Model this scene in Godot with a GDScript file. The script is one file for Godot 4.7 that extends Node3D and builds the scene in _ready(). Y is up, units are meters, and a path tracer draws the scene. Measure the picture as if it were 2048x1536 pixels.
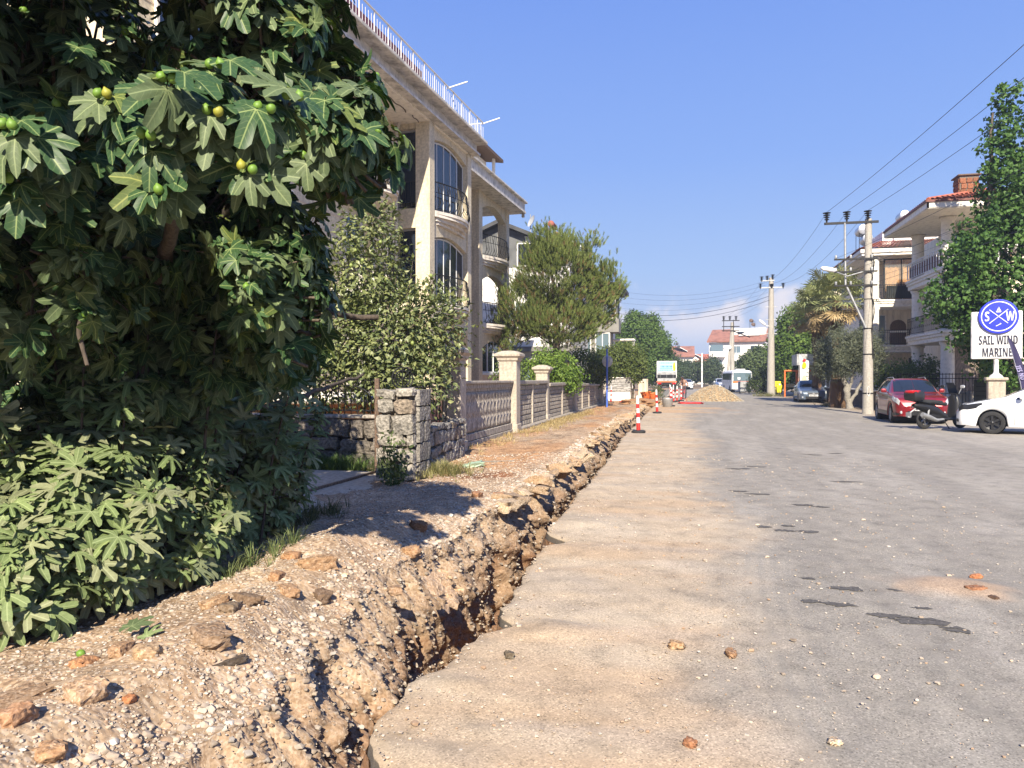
extends Node3D
# A residential street with a pipe trench dug along its left edge. World axes: the street runs along -Z, X points right, metres.

class MB:   # collects triangles with explicit normals and linear vertex colours
	var v := PackedVector3Array()
	var n := PackedVector3Array()
	var c := PackedColorArray()
	var ix := PackedInt32Array()
	var col := Color.WHITE
	func tri(a: Vector3, b: Vector3, d: Vector3) -> void:   # counter-clockwise seen from outside
		var m := (b - a).cross(d - a).normalized()
		var i := v.size()
		v.append(a); v.append(b); v.append(d)
		for k in 3:
			n.append(m); c.append(col)
		ix.append(i); ix.append(i + 2); ix.append(i + 1)
	func quad(a: Vector3, b: Vector3, d: Vector3, e: Vector3) -> void:
		var m := (b - a).cross(d - a)
		if m.length_squared() < 1e-14:
			m = (d - a).cross(e - a)
		m = m.normalized()
		var i := v.size()
		v.append(a); v.append(b); v.append(d); v.append(e)
		for k in 4:
			n.append(m); c.append(col)
		for k in [0, 2, 1, 0, 3, 2]:
			ix.append(i + k)
	func box(o: Vector3, s: Vector3, b := Basis()) -> void:
		var x := b.x * s.x * 0.5
		var y := b.y * s.y * 0.5
		var z := b.z * s.z * 0.5
		quad(o - x - y + z, o + x - y + z, o + x + y + z, o - x + y + z)
		quad(o + x - y - z, o - x - y - z, o - x + y - z, o + x + y - z)
		quad(o + x - y + z, o + x - y - z, o + x + y - z, o + x + y + z)
		quad(o - x - y - z, o - x - y + z, o - x + y + z, o - x + y - z)
		quad(o - x + y + z, o + x + y + z, o + x + y - z, o - x + y - z)
		quad(o - x - y - z, o + x - y - z, o + x - y + z, o - x - y + z)
	func cbox(o: Vector3, s: Vector3, r: float, b := Basis()) -> void:   # box with chamfered edges
		var h := s * 0.5
		r = minf(r, minf(h.x, minf(h.y, h.z)) * 0.9)
		var P := func(x: float, y: float, z: float) -> Vector3: return o + b.x * x + b.y * y + b.z * z
		for ax in 3:
			for sg in [-1.0, 1.0]:
				var u := (ax + 1) % 3
				var w := (ax + 2) % 3
				var q := []
				for e in [[-1, -1], [1, -1], [1, 1], [-1, 1]]:
					var t := Vector3()
					t[ax] = h[ax] * sg; t[u] = (h[u] - r) * e[0]; t[w] = (h[w] - r) * e[1]
					q.append(P.call(t.x, t.y, t.z))
				if sg > 0: quad(q[0], q[1], q[2], q[3])
				else: quad(q[3], q[2], q[1], q[0])
				for s2 in [-1.0, 1.0]:   # edge between faces ax and u, along w
					var e1 := Vector3(); var e2 := Vector3()
					e1[ax] = h[ax] * sg; e1[u] = (h[u] - r) * s2
					e2[ax] = (h[ax] - r) * sg; e2[u] = h[u] * s2
					var k := h[w] - r
					var a1 := e1; var a2 := e1; var b1 := e2; var b2 := e2
					a1[w] = -k; a2[w] = k; b1[w] = -k; b2[w] = k
					var qa: Vector3 = P.call(a1.x, a1.y, a1.z); var qb: Vector3 = P.call(b1.x, b1.y, b1.z)
					var qc: Vector3 = P.call(b2.x, b2.y, b2.z); var qd: Vector3 = P.call(a2.x, a2.y, a2.z)
					if sg * s2 > 0: quad(qa, qb, qc, qd)
					else: quad(qd, qc, qb, qa)
		for sx in [-1.0, 1.0]:
			for sy in [-1.0, 1.0]:
				for sz in [-1.0, 1.0]:
					var p1: Vector3 = P.call(h.x * sx, (h.y - r) * sy, (h.z - r) * sz)
					var p2: Vector3 = P.call((h.x - r) * sx, h.y * sy, (h.z - r) * sz)
					var p3: Vector3 = P.call((h.x - r) * sx, (h.y - r) * sy, h.z * sz)
					if sx * sy * sz > 0: tri(p1, p2, p3)
					else: tri(p1, p3, p2)
	func grid(rows: Array, flip := false, cols = null) -> void:   # smooth sheet; outside is where (along row) x (across rows) points
		var R := rows.size()
		var C: int = rows[0].size()
		var i0 := v.size()
		for r in R:
			for k in C:
				var du: Vector3 = rows[r][mini(k + 1, C - 1)] - rows[r][maxi(k - 1, 0)]
				var dv: Vector3 = rows[mini(r + 1, R - 1)][k] - rows[maxi(r - 1, 0)][k]
				if rows[r][0].is_equal_approx(rows[r][C - 1]) and (k == 0 or k == C - 1):
					du = rows[r][1] - rows[r][C - 2]
				var m := du.cross(dv)
				if m.length_squared() < 1e-16:
					var rr := 1 if r == 0 else R - 2
					m = (rows[rr][mini(k + 1, C - 1)] - rows[rr][maxi(k - 1, 0)]).cross(dv)
				m = m.normalized()
				v.append(rows[r][k]); n.append(-m if flip else m)
				c.append(col if cols == null else cols[r][k])
		for r in R - 1:
			for k in C - 1:
				var a := i0 + r * C + k
				var b := a + 1
				var d := a + C + 1
				var e := a + C
				if flip: ix.append_array([a, b, d, a, d, e])
				else: ix.append_array([a, d, b, a, e, d])
	func tube(pts: Array, rad: Array, k := 8, cap := true) -> void:
		var rows := []
		var ref := Vector3(0.31, 0.17, 0.93)
		for i in pts.size():
			var t: Vector3 = (pts[mini(i + 1, pts.size() - 1)] - pts[maxi(i - 1, 0)]).normalized()
			var a := (ref - t * ref.dot(t)).normalized()
			ref = a
			var b := t.cross(a)
			var row := PackedVector3Array()
			for j in k + 1:
				var w := TAU * j / k
				row.append(pts[i] + (a * cos(w) + b * sin(w)) * rad[mini(i, rad.size() - 1)])
			rows.append(row)
		grid(rows)
		if cap:
			var e := rows.size() - 1
			for j in range(1, k - 1):
				tri(rows[0][0], rows[0][j + 1], rows[0][j])
				tri(rows[e][0], rows[e][j], rows[e][j + 1])
	func lathe(prof: Array, k := 16, o := Vector3(), b := Basis()) -> void:   # profile of (radius, height), from the bottom up
		var rows := []
		for p in prof:
			var row := PackedVector3Array()
			for j in k + 1:
				var w := TAU * j / k
				row.append(o + b.x * cos(w) * p.x + b.y * p.y - b.z * sin(w) * p.x)
			rows.append(row)
		grid(rows)
	func lump(o: Vector3, s: Vector3, sd: int, rough := 0.25, q := 2, square := 0.5, b := Basis()) -> void:   # stone: a cube blown towards a sphere and made uneven
		var nz := FastNoiseLite.new()
		nz.seed = sd; nz.frequency = 0.9; nz.fractal_octaves = 2
		for ax in 3:
			for sg in [-1.0, 1.0]:
				var rows := []
				for i in q + 1:
					var row := PackedVector3Array()
					for j in q + 1:
						var t := Vector3()
						t[ax] = sg; t[(ax + 1) % 3] = (2.0 * j / q - 1.0); t[(ax + 2) % 3] = (2.0 * i / q - 1.0)
						var u := t.normalized().lerp(t, square)
						u *= 1.0 + rough * nz.get_noise_3dv(u * 1.7)
						row.append(o + b * (u * s * 0.5))
					rows.append(row)
				grid(rows, sg < 0)
	func prism(poly: PackedVector2Array, depth: float, xf := Transform3D()) -> void:   # outline in x,y pushed along +z by depth
		var tr := Geometry2D.triangulate_polygon(poly)
		var pl := poly.duplicate()
		if Geometry2D.is_polygon_clockwise(pl):
			pl.reverse()
			tr = Geometry2D.triangulate_polygon(pl)
		for i in range(0, tr.size(), 3):
			var p := [pl[tr[i]], pl[tr[i + 1]], pl[tr[i + 2]]]
			if (p[1] - p[0]).cross(p[2] - p[0]) < 0: p = [p[0], p[2], p[1]]
			tri(xf * Vector3(p[0].x, p[0].y, depth), xf * Vector3(p[1].x, p[1].y, depth), xf * Vector3(p[2].x, p[2].y, depth))
			tri(xf * Vector3(p[0].x, p[0].y, 0), xf * Vector3(p[2].x, p[2].y, 0), xf * Vector3(p[1].x, p[1].y, 0))
		for i in pl.size():
			var a := pl[i]
			var d := pl[(i + 1) % pl.size()]
			quad(xf * Vector3(a.x, a.y, 0), xf * Vector3(d.x, d.y, 0), xf * Vector3(d.x, d.y, depth), xf * Vector3(a.x, a.y, depth))
	func mesh(mat: Material) -> ArrayMesh:
		var arr := []
		arr.resize(Mesh.ARRAY_MAX)
		arr[Mesh.ARRAY_VERTEX] = v; arr[Mesh.ARRAY_NORMAL] = n; arr[Mesh.ARRAY_COLOR] = c; arr[Mesh.ARRAY_INDEX] = ix
		var m := ArrayMesh.new()
		m.add_surface_from_arrays(Mesh.PRIMITIVE_TRIANGLES, arr)
		m.surface_set_material(0, mat)
		return m

var M := {}
var T := {}
var used := {}
var rng := RandomNumberGenerator.new()
var nz := FastNoiseLite.new()

func numbered(called: String) -> String:
	var k: int = used.get(called, 0)
	used[called] = k + 1
	return called if k == 0 else "%s_%03d" % [called, k]

func tag(o: Node, label: String, category: String, group := "") -> Node:
	o.set_meta("label", label); o.set_meta("category", category)
	if group: o.set_meta("group", group)
	return o

func thing(called: String, label: String, category: String, at := Vector3.ZERO, turn := 0.0, group := "") -> Node3D:
	var o := Node3D.new()
	o.name = numbered(called)
	add_child(o)
	o.position = at; o.rotation.y = turn
	tag(o, label, category, group)
	return o

func obj(called: String, mb: MB, mat: Material, parent: Node = self) -> MeshInstance3D:
	return inst(called, mb.mesh(mat), parent)

func inst(called: String, mesh: Mesh, parent: Node = self, xf := Transform3D()) -> MeshInstance3D:
	var o := MeshInstance3D.new()
	o.mesh = mesh
	o.transform = xf
	if parent == self:
		o.name = numbered(called)
		add_child(o)
	else:
		o.name = called
		parent.add_child(o, true)
		if o.name != called:
			var k := 1
			while parent.has_node("%s_%03d" % [called, k]): k += 1
			o.name = "%s_%03d" % [called, k]
	return o

func struct(o: Node) -> Node:
	o.set_meta("kind", "structure")
	return o

func copy(o: Node3D, at: Vector3, turn: float, label: String) -> Node3D:
	var r := o.duplicate() as Node3D
	r.name = numbered(String(o.name).rstrip("_0123456789"))
	add_child(r)
	r.position = at; r.rotation.y = turn
	r.set_meta("label", label)
	return r

func stuff(called: String, mesh: Mesh, xfs: Array, cols: Array, parent: Node = self) -> MultiMeshInstance3D:
	var mm := MultiMesh.new()
	mm.transform_format = MultiMesh.TRANSFORM_3D
	mm.use_colors = cols.size() > 0
	mm.mesh = mesh
	mm.instance_count = xfs.size()
	for i in xfs.size():
		mm.set_instance_transform(i, xfs[i])
		if cols.size() > 0: mm.set_instance_color(i, cols[i])
	var o := MultiMeshInstance3D.new()
	o.multimesh = mm
	o.name = numbered(called) if parent == self else called
	parent.add_child(o, true)
	o.set_meta("kind", "stuff")
	return o

# ---------- textures and materials ----------
func noise_tex(key: String, type: int, freq: float, offs: Array, greys: Array, size := 512, ret := -1, oct := 4) -> void:
	var f := FastNoiseLite.new()
	f.noise_type = type as FastNoiseLite.NoiseType
	f.frequency = freq; f.seed = key.hash() % 1000; f.fractal_octaves = oct
	if ret >= 0:
		f.cellular_return_type = ret as FastNoiseLite.CellularReturnType
		f.fractal_type = FastNoiseLite.FRACTAL_NONE
	var g := Gradient.new()
	g.offsets = PackedFloat32Array(offs)
	var cs := PackedColorArray()
	for q in greys: cs.append(q if q is Color else Color(q, q, q))
	g.colors = cs
	var t := NoiseTexture2D.new()
	t.width = size; t.height = size; t.seamless = true; t.seamless_blend_skirt = 0.15
	t.noise = f; t.color_ramp = g
	T[key] = t

func mat(key: String, lin: Color, o := {}) -> StandardMaterial3D:
	var m := StandardMaterial3D.new()
	m.resource_name = key
	m.albedo_color = lin.linear_to_srgb()
	m.roughness = o.get("rough", 0.85)
	m.metallic = o.get("metal", 0.0)
	m.metallic_specular = o.get("spec", 0.5)
	m.vertex_color_use_as_albedo = true
	m.uv1_triplanar = true
	m.uv1_world_triplanar = o.get("world", true)
	m.uv2_triplanar = true
	m.uv2_world_triplanar = o.get("world", true)
	var sc = o.get("scale", 0.5)
	m.uv1_scale = sc if sc is Vector3 else Vector3(sc, sc, sc)
	if o.has("tex"): m.albedo_texture = T[o.tex]
	if o.has("bump"):
		m.heightmap_enabled = true; m.heightmap_texture = T[o.bump]; m.heightmap_scale = o.get("depth", 0.5)
	if o.has("detail"):
		m.detail_enabled = true; m.detail_albedo = T[o.detail]; m.detail_blend_mode = BaseMaterial3D.BLEND_MODE_MUL
		m.detail_uv_layer = BaseMaterial3D.DETAIL_UV_2
		var ds = o.get("dscale", 0.11)
		m.uv2_scale = ds if ds is Vector3 else Vector3(ds, ds, ds)
	if o.has("back"):
		m.backlight_enabled = true; m.backlight = (o.back as Color).linear_to_srgb()
	if o.has("coat"):
		m.clearcoat_enabled = true; m.clearcoat = o.coat; m.clearcoat_roughness = 0.05
	if o.get("alpha", 1.0) < 1.0:
		m.transparency = BaseMaterial3D.TRANSPARENCY_ALPHA
		m.albedo_color.a = o.alpha
	M[key] = m
	return m

func make_materials() -> void:
	var CELL := FastNoiseLite.TYPE_CELLULAR
	var SIM := FastNoiseLite.TYPE_SIMPLEX_SMOOTH
	noise_tex("fine", SIM, 0.02, [0.0, 1.0], [0.78, 1.0])
	noise_tex("blotch", SIM, 0.007, [0.0, 0.35, 0.65, 1.0], [0.7, 0.88, 0.97, 1.0], 512, -1, 5)
	noise_tex("speck", CELL, 0.11, [0.0, 0.12, 0.5, 0.86, 0.93, 1.0], [0.66, 0.79, 0.85, 0.9, 0.97, 1.0], 1024, 0)
	noise_tex("grit", CELL, 0.09, [0.0, 0.25, 0.6, 0.82, 1.0], [Color(0.62, 0.53, 0.45), Color(0.8, 0.72, 0.63), Color(0.86, 0.79, 0.7), Color(0.95, 0.9, 0.84), Color(1, 0.98, 0.95)], 1024, 0)
	noise_tex("pebble", CELL, 0.07, [0.0, 1.0], [1.0, 0.0], 1024, 1)
	noise_tex("rough", SIM, 0.03, [0.0, 1.0], [0.0, 1.0], 512, -1, 5)
	noise_tex("streak", SIM, 0.03, [0.0, 0.3, 0.55, 1.0], [0.42, 0.72, 0.93, 1.0], 512, -1, 5)
	noise_tex("stain", SIM, 0.025, [0.0, 0.3, 0.6, 1.0], [0.8, 0.93, 0.98, 1.0], 512, -1, 5)
	noise_tex("bark", SIM, 0.03, [0.0, 0.5, 1.0], [0.45, 0.8, 1.0], 512, -1, 5)
	noise_tex("clods", CELL, 0.03, [0.0, 1.0], [1.0, 0.0], 512, 1)
	# ground
	mat("road", Color.WHITE, {tex = "speck", scale = 1.15, bump = "speck", depth = 0.2, detail = "stain", dscale = 0.23, rough = 0.9})
	mat("earth", Color.WHITE, {tex = "grit", scale = 0.55, bump = "pebble", depth = 0.9, detail = "blotch", dscale = 0.4, rough = 0.95})
	mat("cut", Color.WHITE, {tex = "grit", scale = 0.9, bump = "rough", depth = 1.3, detail = "stain", dscale = Vector3(1.6, 0.6, 1.6), rough = 0.97})
	mat("pebbles", Color.WHITE, {rough = 0.9, tex = "fine", scale = 3.0})
	mat("wet", Color(0.11, 0.102, 0.095), {rough = 0.85, tex = "speck", scale = 0.62})
	mat("tar", Color(0.06, 0.055, 0.05), {rough = 0.95, tex = "speck", scale = 1.0, bump = "rough", depth = 1.0})
	mat("clod", Color.WHITE, {rough = 0.95, tex = "grit", scale = 1.2, bump = "rough", depth = 1.2})
	# masonry
	mat("stone", Color.WHITE, {rough = 0.92, tex = "bark", scale = 1.1, bump = "rough", depth = 2.2, detail = "blotch", dscale = 0.8})
	mat("mortar", Color(0.2, 0.17, 0.14), {rough = 0.95, tex = "fine", scale = 1.5, bump = "rough", depth = 1.0})
	mat("concrete", Color(0.53, 0.47, 0.4), {rough = 0.92, tex = "streak", scale = Vector3(0.9, 0.16, 0.9), bump = "rough", depth = 0.4, detail = "fine", dscale = 1.2})
	mat("concrete_pale", Color(0.56, 0.49, 0.4), {rough = 0.92, tex = "stain", scale = Vector3(0.6, 0.12, 0.6), bump = "rough", depth = 0.4, detail = "fine", dscale = 1.2})
	mat("pole_concrete", Color(0.46, 0.43, 0.38), {rough = 0.9, tex = "stain", scale = Vector3(1.5, 0.1, 1.5), detail = "fine", dscale = 1.0, world = false})
	mat("plaster", Color(0.84, 0.73, 0.53), {rough = 0.9, tex = "stain", scale = Vector3(0.25, 0.05, 0.25), bump = "fine", depth = 0.04, detail = "fine", dscale = 0.9})
	mat("plaster_tan", Color(0.7, 0.57, 0.44), {rough = 0.9, tex = "blotch", scale = 0.2, bump = "fine", depth = 0.04})
	mat("trim", Color(0.76, 0.7, 0.62), {rough = 0.85, tex = "stain", scale = Vector3(0.5, 0.1, 0.5), detail = "blotch", dscale = 0.5})
	mat("cornice", Color(0.72, 0.68, 0.62), {rough = 0.9, tex = "stain", scale = Vector3(0.5, 0.18, 0.5), detail = "blotch", dscale = 0.6})
	mat("cream", Color(0.84, 0.75, 0.6), {rough = 0.88, tex = "stain", scale = Vector3(0.3, 0.06, 0.3)})
	mat("cream_white", Color(0.86, 0.81, 0.72), {rough = 0.85, tex = "stain", scale = 0.3})
	mat("white_wall", Color(0.82, 0.8, 0.77), {rough = 0.88, tex = "stain", scale = 0.15})
	mat("grey_wall", Color(0.13, 0.135, 0.14), {rough = 0.9, tex = "blotch", scale = 0.2})
	mat("grey_mid", Color(0.24, 0.23, 0.21), {rough = 0.9, tex = "blotch", scale = 0.2})
	mat("purple", Color(0.14, 0.03, 0.06), {rough = 0.8, tex = "blotch", scale = 0.3})
	mat("tile", Color(0.5, 0.15, 0.09), {rough = 0.8, tex = "stain", scale = Vector3(1.5, 1.5, 1.5), detail = "blotch", dscale = 0.3})
	mat("tile_old", Color(0.3, 0.135, 0.095), {rough = 0.85, tex = "blotch", scale = 0.2})
	mat("slate", Color(0.06, 0.062, 0.066), {rough = 0.8, tex = "blotch", scale = 0.3})
	mat("red_stone", Color(0.4, 0.15, 0.07), {rough = 0.85, tex = "bark", scale = 1.0})
	mat("ledge", Color.WHITE, {rough = 0.9, tex = "blotch", scale = 1.5})
	# metal, glass, paint
	mat("iron", Color(0.012, 0.012, 0.013), {rough = 0.55, metal = 0.4})
	mat("steel", Color(0.55, 0.56, 0.58), {rough = 0.35, metal = 0.85})
	mat("rust", Color(0.2, 0.13, 0.09), {rough = 0.8, tex = "bark", scale = 1.2})
	mat("galv", Color(0.42, 0.43, 0.44), {rough = 0.5, metal = 0.5, tex = "blotch", scale = 0.8})
	mat("white_paint", Color(0.78, 0.78, 0.78), {rough = 0.5, tex = "blotch", scale = 0.6})
	mat("white_metal", Color(0.7, 0.71, 0.72), {rough = 0.45})
	mat("grey_paint", Color(0.35, 0.36, 0.37), {rough = 0.6})
	mat("blue_paint", Color(0.06, 0.13, 0.5), {rough = 0.5})
	mat("sign_blue", Color(0.02, 0.035, 0.62), {rough = 0.4})
	mat("letter", Color(0.01, 0.01, 0.03), {rough = 0.6})
	mat("glass_dark", Color(0.012, 0.016, 0.022), {rough = 0.06, spec = 0.7})
	mat("rail_grey", Color(0.5, 0.5, 0.51), {rough = 0.5})
	mat("glass_tint", Color(0.016, 0.022, 0.035), {rough = 0.05, spec = 0.4})
	mat("glass_blue", Color(0.12, 0.17, 0.2), {rough = 0.08, spec = 0.7})
	mat("pane", Color(0.5, 0.55, 0.58), {rough = 0.04, alpha = 0.1})
	mat("clear_plastic", Color(0.8, 0.85, 0.9), {rough = 0.08, alpha = 0.22})
	mat("dark", Color(0.01, 0.01, 0.01), {rough = 0.9})
	mat("room", Color(0.05, 0.045, 0.04), {rough = 0.95})
	mat("curtain", Color(0.5, 0.45, 0.38), {rough = 0.95, tex = "streak", scale = Vector3(3.0, 0.1, 3.0)})
	mat("curtain_ochre", Color(0.62, 0.34, 0.12), {rough = 0.95, tex = "streak", scale = Vector3(2.0, 0.1, 2.0)})
	mat("rubber", Color(0.018, 0.018, 0.019), {rough = 0.85})
	mat("black_plastic", Color(0.016, 0.016, 0.017), {rough = 0.35})
	mat("red_plastic", Color(0.62, 0.025, 0.02), {rough = 0.5, tex = "blotch", scale = 1.5})
	mat("white_plastic", Color(0.75, 0.75, 0.74), {rough = 0.5, tex = "blotch", scale = 1.5})
	mat("orange_plastic", Color(0.6, 0.14, 0.03), {rough = 0.6})
	mat("yellow_paint", Color(0.75, 0.62, 0.02), {rough = 0.3, coat = 0.6})
	mat("car_red", Color(0.22, 0.008, 0.012), {rough = 0.35, metal = 0.35, coat = 1.0})
	mat("car_white", Color(0.78, 0.79, 0.8), {rough = 0.3, coat = 1.0})
	mat("car_grey", Color(0.085, 0.115, 0.165), {rough = 0.35, metal = 0.4, coat = 1.0})
	mat("car_navy", Color(0.03, 0.045, 0.09), {rough = 0.35, metal = 0.3, coat = 1.0})
	mat("lens", Color(0.6, 0.62, 0.63), {rough = 0.08, metal = 0.4})
	mat("lens_red", Color(0.45, 0.01, 0.01), {rough = 0.15})
	mat("brown_seat", Color(0.02, 0.02, 0.02), {rough = 0.6})
	mat("wood", Color(0.2, 0.12, 0.07), {rough = 0.85, tex = "bark", scale = 1.0})
	mat("sand", Color.WHITE, {rough = 0.95, tex = "grit", scale = 0.35, bump = "pebble", depth = 4.0, detail = "blotch", dscale = 0.4})
	# plants
	mat("bark_grey", Color(0.17, 0.135, 0.1), {rough = 0.95, tex = "bark", scale = Vector3(2.0, 0.5, 2.0), bump = "rough", depth = 1.5})
	mat("bark_fig", Color(0.11, 0.085, 0.065), {rough = 0.95, tex = "bark", scale = Vector3(2.0, 0.6, 2.0), bump = "rough", depth = 1.0})
	mat("bark_pale", Color(0.4, 0.37, 0.32), {rough = 0.9, tex = "bark", scale = Vector3(2.0, 0.7, 2.0), bump = "rough", depth = 1.5})
	mat("bark_palm", Color(0.22, 0.125, 0.065), {rough = 0.95, tex = "bark", scale = Vector3(2.5, 2.5, 2.5), bump = "clods", depth = 3.0})
	mat("leafy", Color.WHITE, {rough = 0.5, spec = 0.35, back = Color(0.3, 0.42, 0.08), tex = "fine", scale = 4.0})
	mat("leaf_matt", Color.WHITE, {rough = 0.75, spec = 0.25, back = Color(0.25, 0.35, 0.08), tex = "fine", scale = 4.0})
	mat("needle", Color.WHITE, {rough = 0.8, spec = 0.2})
	mat("fruit_green", Color(0.16, 0.3, 0.035), {rough = 0.55, tex = "fine", scale = 20.0})
	mat("fruit_yellow", Color(0.36, 0.36, 0.04), {rough = 0.55, tex = "fine", scale = 20.0})
	mat("cloth_tan", Color(0.33, 0.2, 0.14), {rough = 0.95, tex = "blotch", scale = 3.0})
	mat("cloth_dark", Color(0.05, 0.055, 0.06), {rough = 0.95, tex = "blotch", scale = 3.0})
	mat("skin", Color(0.4, 0.22, 0.14), {rough = 0.6})

func make_sky() -> Sky:
	# clear summer gradient with a low bank of fair-weather cloud round the horizon
	var W := 2048
	var H := 1024
	var im := Image.create(W, H, false, Image.FORMAT_RGBF)
	var stops := [[0.0, Color(0.56, 0.63, 0.76)], [3.0, Color(0.48, 0.58, 0.80)], [8.0, Color(0.38, 0.545, 0.87)], [16.0, Color(0.265, 0.435, 0.88)], [30.0, Color(0.172, 0.318, 0.82)], [60.0, Color(0.13, 0.26, 0.74)], [90.0, Color(0.11, 0.23, 0.7)]]
	for y in H:
		var e := 90.0 - 180.0 * (y + 0.5) / H
		var c := Color(0.42, 0.38, 0.33)
		if e >= 0:
			for k in range(1, stops.size()):
				if e <= stops[k][0]:
					var t: float = (e - stops[k - 1][0]) / (stops[k][0] - stops[k - 1][0])
					c = (stops[k - 1][1] as Color).lerp(stops[k][1], t)
					break
		im.fill_rect(Rect2i(0, y, W, 1), c)
	var f := FastNoiseLite.new()
	f.seed = 5; f.frequency = 1.0; f.fractal_octaves = 6
	for y in range(int(H * 0.5 - H * 12.0 / 180.0), H / 2):
		var e := 90.0 - 180.0 * (y + 0.5) / H
		for x in W:
			var a := TAU * x / W
			var big := f.get_noise_2d(cos(a) * 3.6 + 2.3, sin(a) * 3.6 + 7.7) * 1.6
			var top := 5.9 + 3.4 * big
			var d := f.get_noise_3d(cos(a) * 16.0, sin(a) * 16.0, e * 0.3)
			var v := smoothstep(-0.12, 0.32, d + (top - e) * 0.24 - absf(e - 4.6) * 0.02) * smoothstep(0.8, 3.6, e) * smoothstep(11.0, 7.5, e)
			if v > 0.0:
				var c := im.get_pixel(x, y)
				im.set_pixel(x, y, c.lerp(Color(0.79, 0.77, 0.85), v * smoothstep(1.2, 5.0, e)))
	var m := PanoramaSkyMaterial.new()
	m.panorama = ImageTexture.create_from_image(im)
	var s := Sky.new()
	s.sky_material = m
	return s

func _ready() -> void:
	var cam := Camera3D.new()
	cam.name = "Camera"
	add_child(cam)
	cam.position = Vector3(0, 1.55, 0)
	cam.rotation = Vector3(deg_to_rad(-0.43), deg_to_rad(13.2), 0)
	cam.fov = 54.86
	cam.near = 0.05
	cam.far = 6000.0
	cam.current = true
	nz.seed = 3; nz.frequency = 1.0; nz.fractal_octaves = 3
	var env := Environment.new()
	env.background_mode = Environment.BG_SKY
	env.sky = make_sky()
	env.background_energy_multiplier = 0.5
	env.tonemap_mode = Environment.TONE_MAPPER_LINEAR
	env.tonemap_exposure = 2.12
	env.fog_enabled = true
	env.fog_density = 0.0007
	env.fog_light_color = Color(0.72, 0.78, 0.9)
	env.sdfgi_enabled = true; env.ssao_enabled = true; env.ssil_enabled = true
	var we := WorldEnvironment.new()
	we.name = "Environment"
	we.environment = env
	add_child(we)
	var sun := DirectionalLight3D.new()
	sun.name = "Sun"
	sun.light_energy = 1.6
	sun.light_color = Color(1.0, 0.952, 0.865)
	sun.light_angular_distance = 0.5
	sun.shadow_enabled = true
	add_child(sun)
	sun.look_at_from_position(Vector3.ZERO, Vector3(-0.22, -1.0, -1.35), Vector3.UP)
	make_materials()
	build_ground()
	build_apartments()
	build_house_two()
	build_villas()
	build_far()
	build_stone_wall()
	build_fence()
	build_trees()
	build_fig()
	build_lemon()
	build_poles()
	build_sign()
	build_cars()
	build_works()
	build_debris()
	build_litter()
func lerp_list(xs: Array, ys: Array, x: float) -> float:
	if x <= xs[0]: return ys[0]
	for i in range(1, xs.size()):
		if x <= xs[i]:
			var t: float = (x - xs[i - 1]) / (xs[i] - xs[i - 1])
			t = t * t * (3 - 2 * t) * 0.5 + t * 0.5
			return lerpf(ys[i - 1], ys[i], t)
	return ys[-1]

func N(x: float, z: float, f: float) -> float:   # about -1..1
	return clampf(nz.get_noise_3d(x * f, 0.0, z * f) * 1.6, -1, 1)

func edge_road(s: float) -> float:
	var e := lerp_list([-2, 1, 3, 5, 6, 8, 13, 20, 38, 60], [-1.4, -1.36, -1.32, -1.2, -1.25, -1.38, -1.42, -1.6, -1.72, -1.7], s)
	e += 0.045 * N(3.3, s, 1.1) + 0.03 * N(8.1, s, 3.7) + 0.012 * N(1.2, s, 11.0)
	e += 0.20 * exp(-pow((s - 7.0) / 0.16, 2.0)) + 0.14 * exp(-pow((s - 4.55) / 0.12, 2.0)) - 0.1 * exp(-pow((s - 3.4) / 0.5, 2.0)) + 0.12 * exp(-pow((s - 2.75) / 0.14, 2.0))
	return e

func edge_soft(s: float) -> float:
	return lerp_list([-2, 2, 3.7, 5, 6.5, 9.6, 13, 22, 38, 60], [-2.05, -2.02, -2.1, -2.24, -2.3, -2.15, -2.1, -2.28, -2.3, -2.3], s) + 0.1 * N(5.0, s, 0.9)

func edge_bank(s: float) -> float:
	return edge_soft(s) + 0.07 * N(9.0, s, 2.6) + 0.035 * N(2.0, s, 8.0)

var wall_rows := []

func trench_fade(s: float) -> float:
	return smoothstep(43.5, 41.5, s)

func bank_y(x: float, s: float) -> float:
	var e := edge_soft(s)
	var near := smoothstep(9.5, 6.0, s)
	var y := 0.04
	y += 0.13 * exp(-pow((x - e + 0.55) / 0.42, 2.0)) * lerpf(0.35, 1.0, near)
	y += 0.10 * exp(-pow((x + 2.85) / 0.5, 2.0)) * exp(-pow((s - 5.9) / 1.0, 2.0))
	y += (0.035 * N(x, s, 0.9) + 0.016 * N(x + 7.0, s, 2.8) + 0.007 * N(x, s + 5.0, 7.0)) * smoothstep(-6.0, -4.2, x)
	y -= (0.10 * smoothstep(0.45, 0.0, e - x)) * near
	return y

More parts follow.
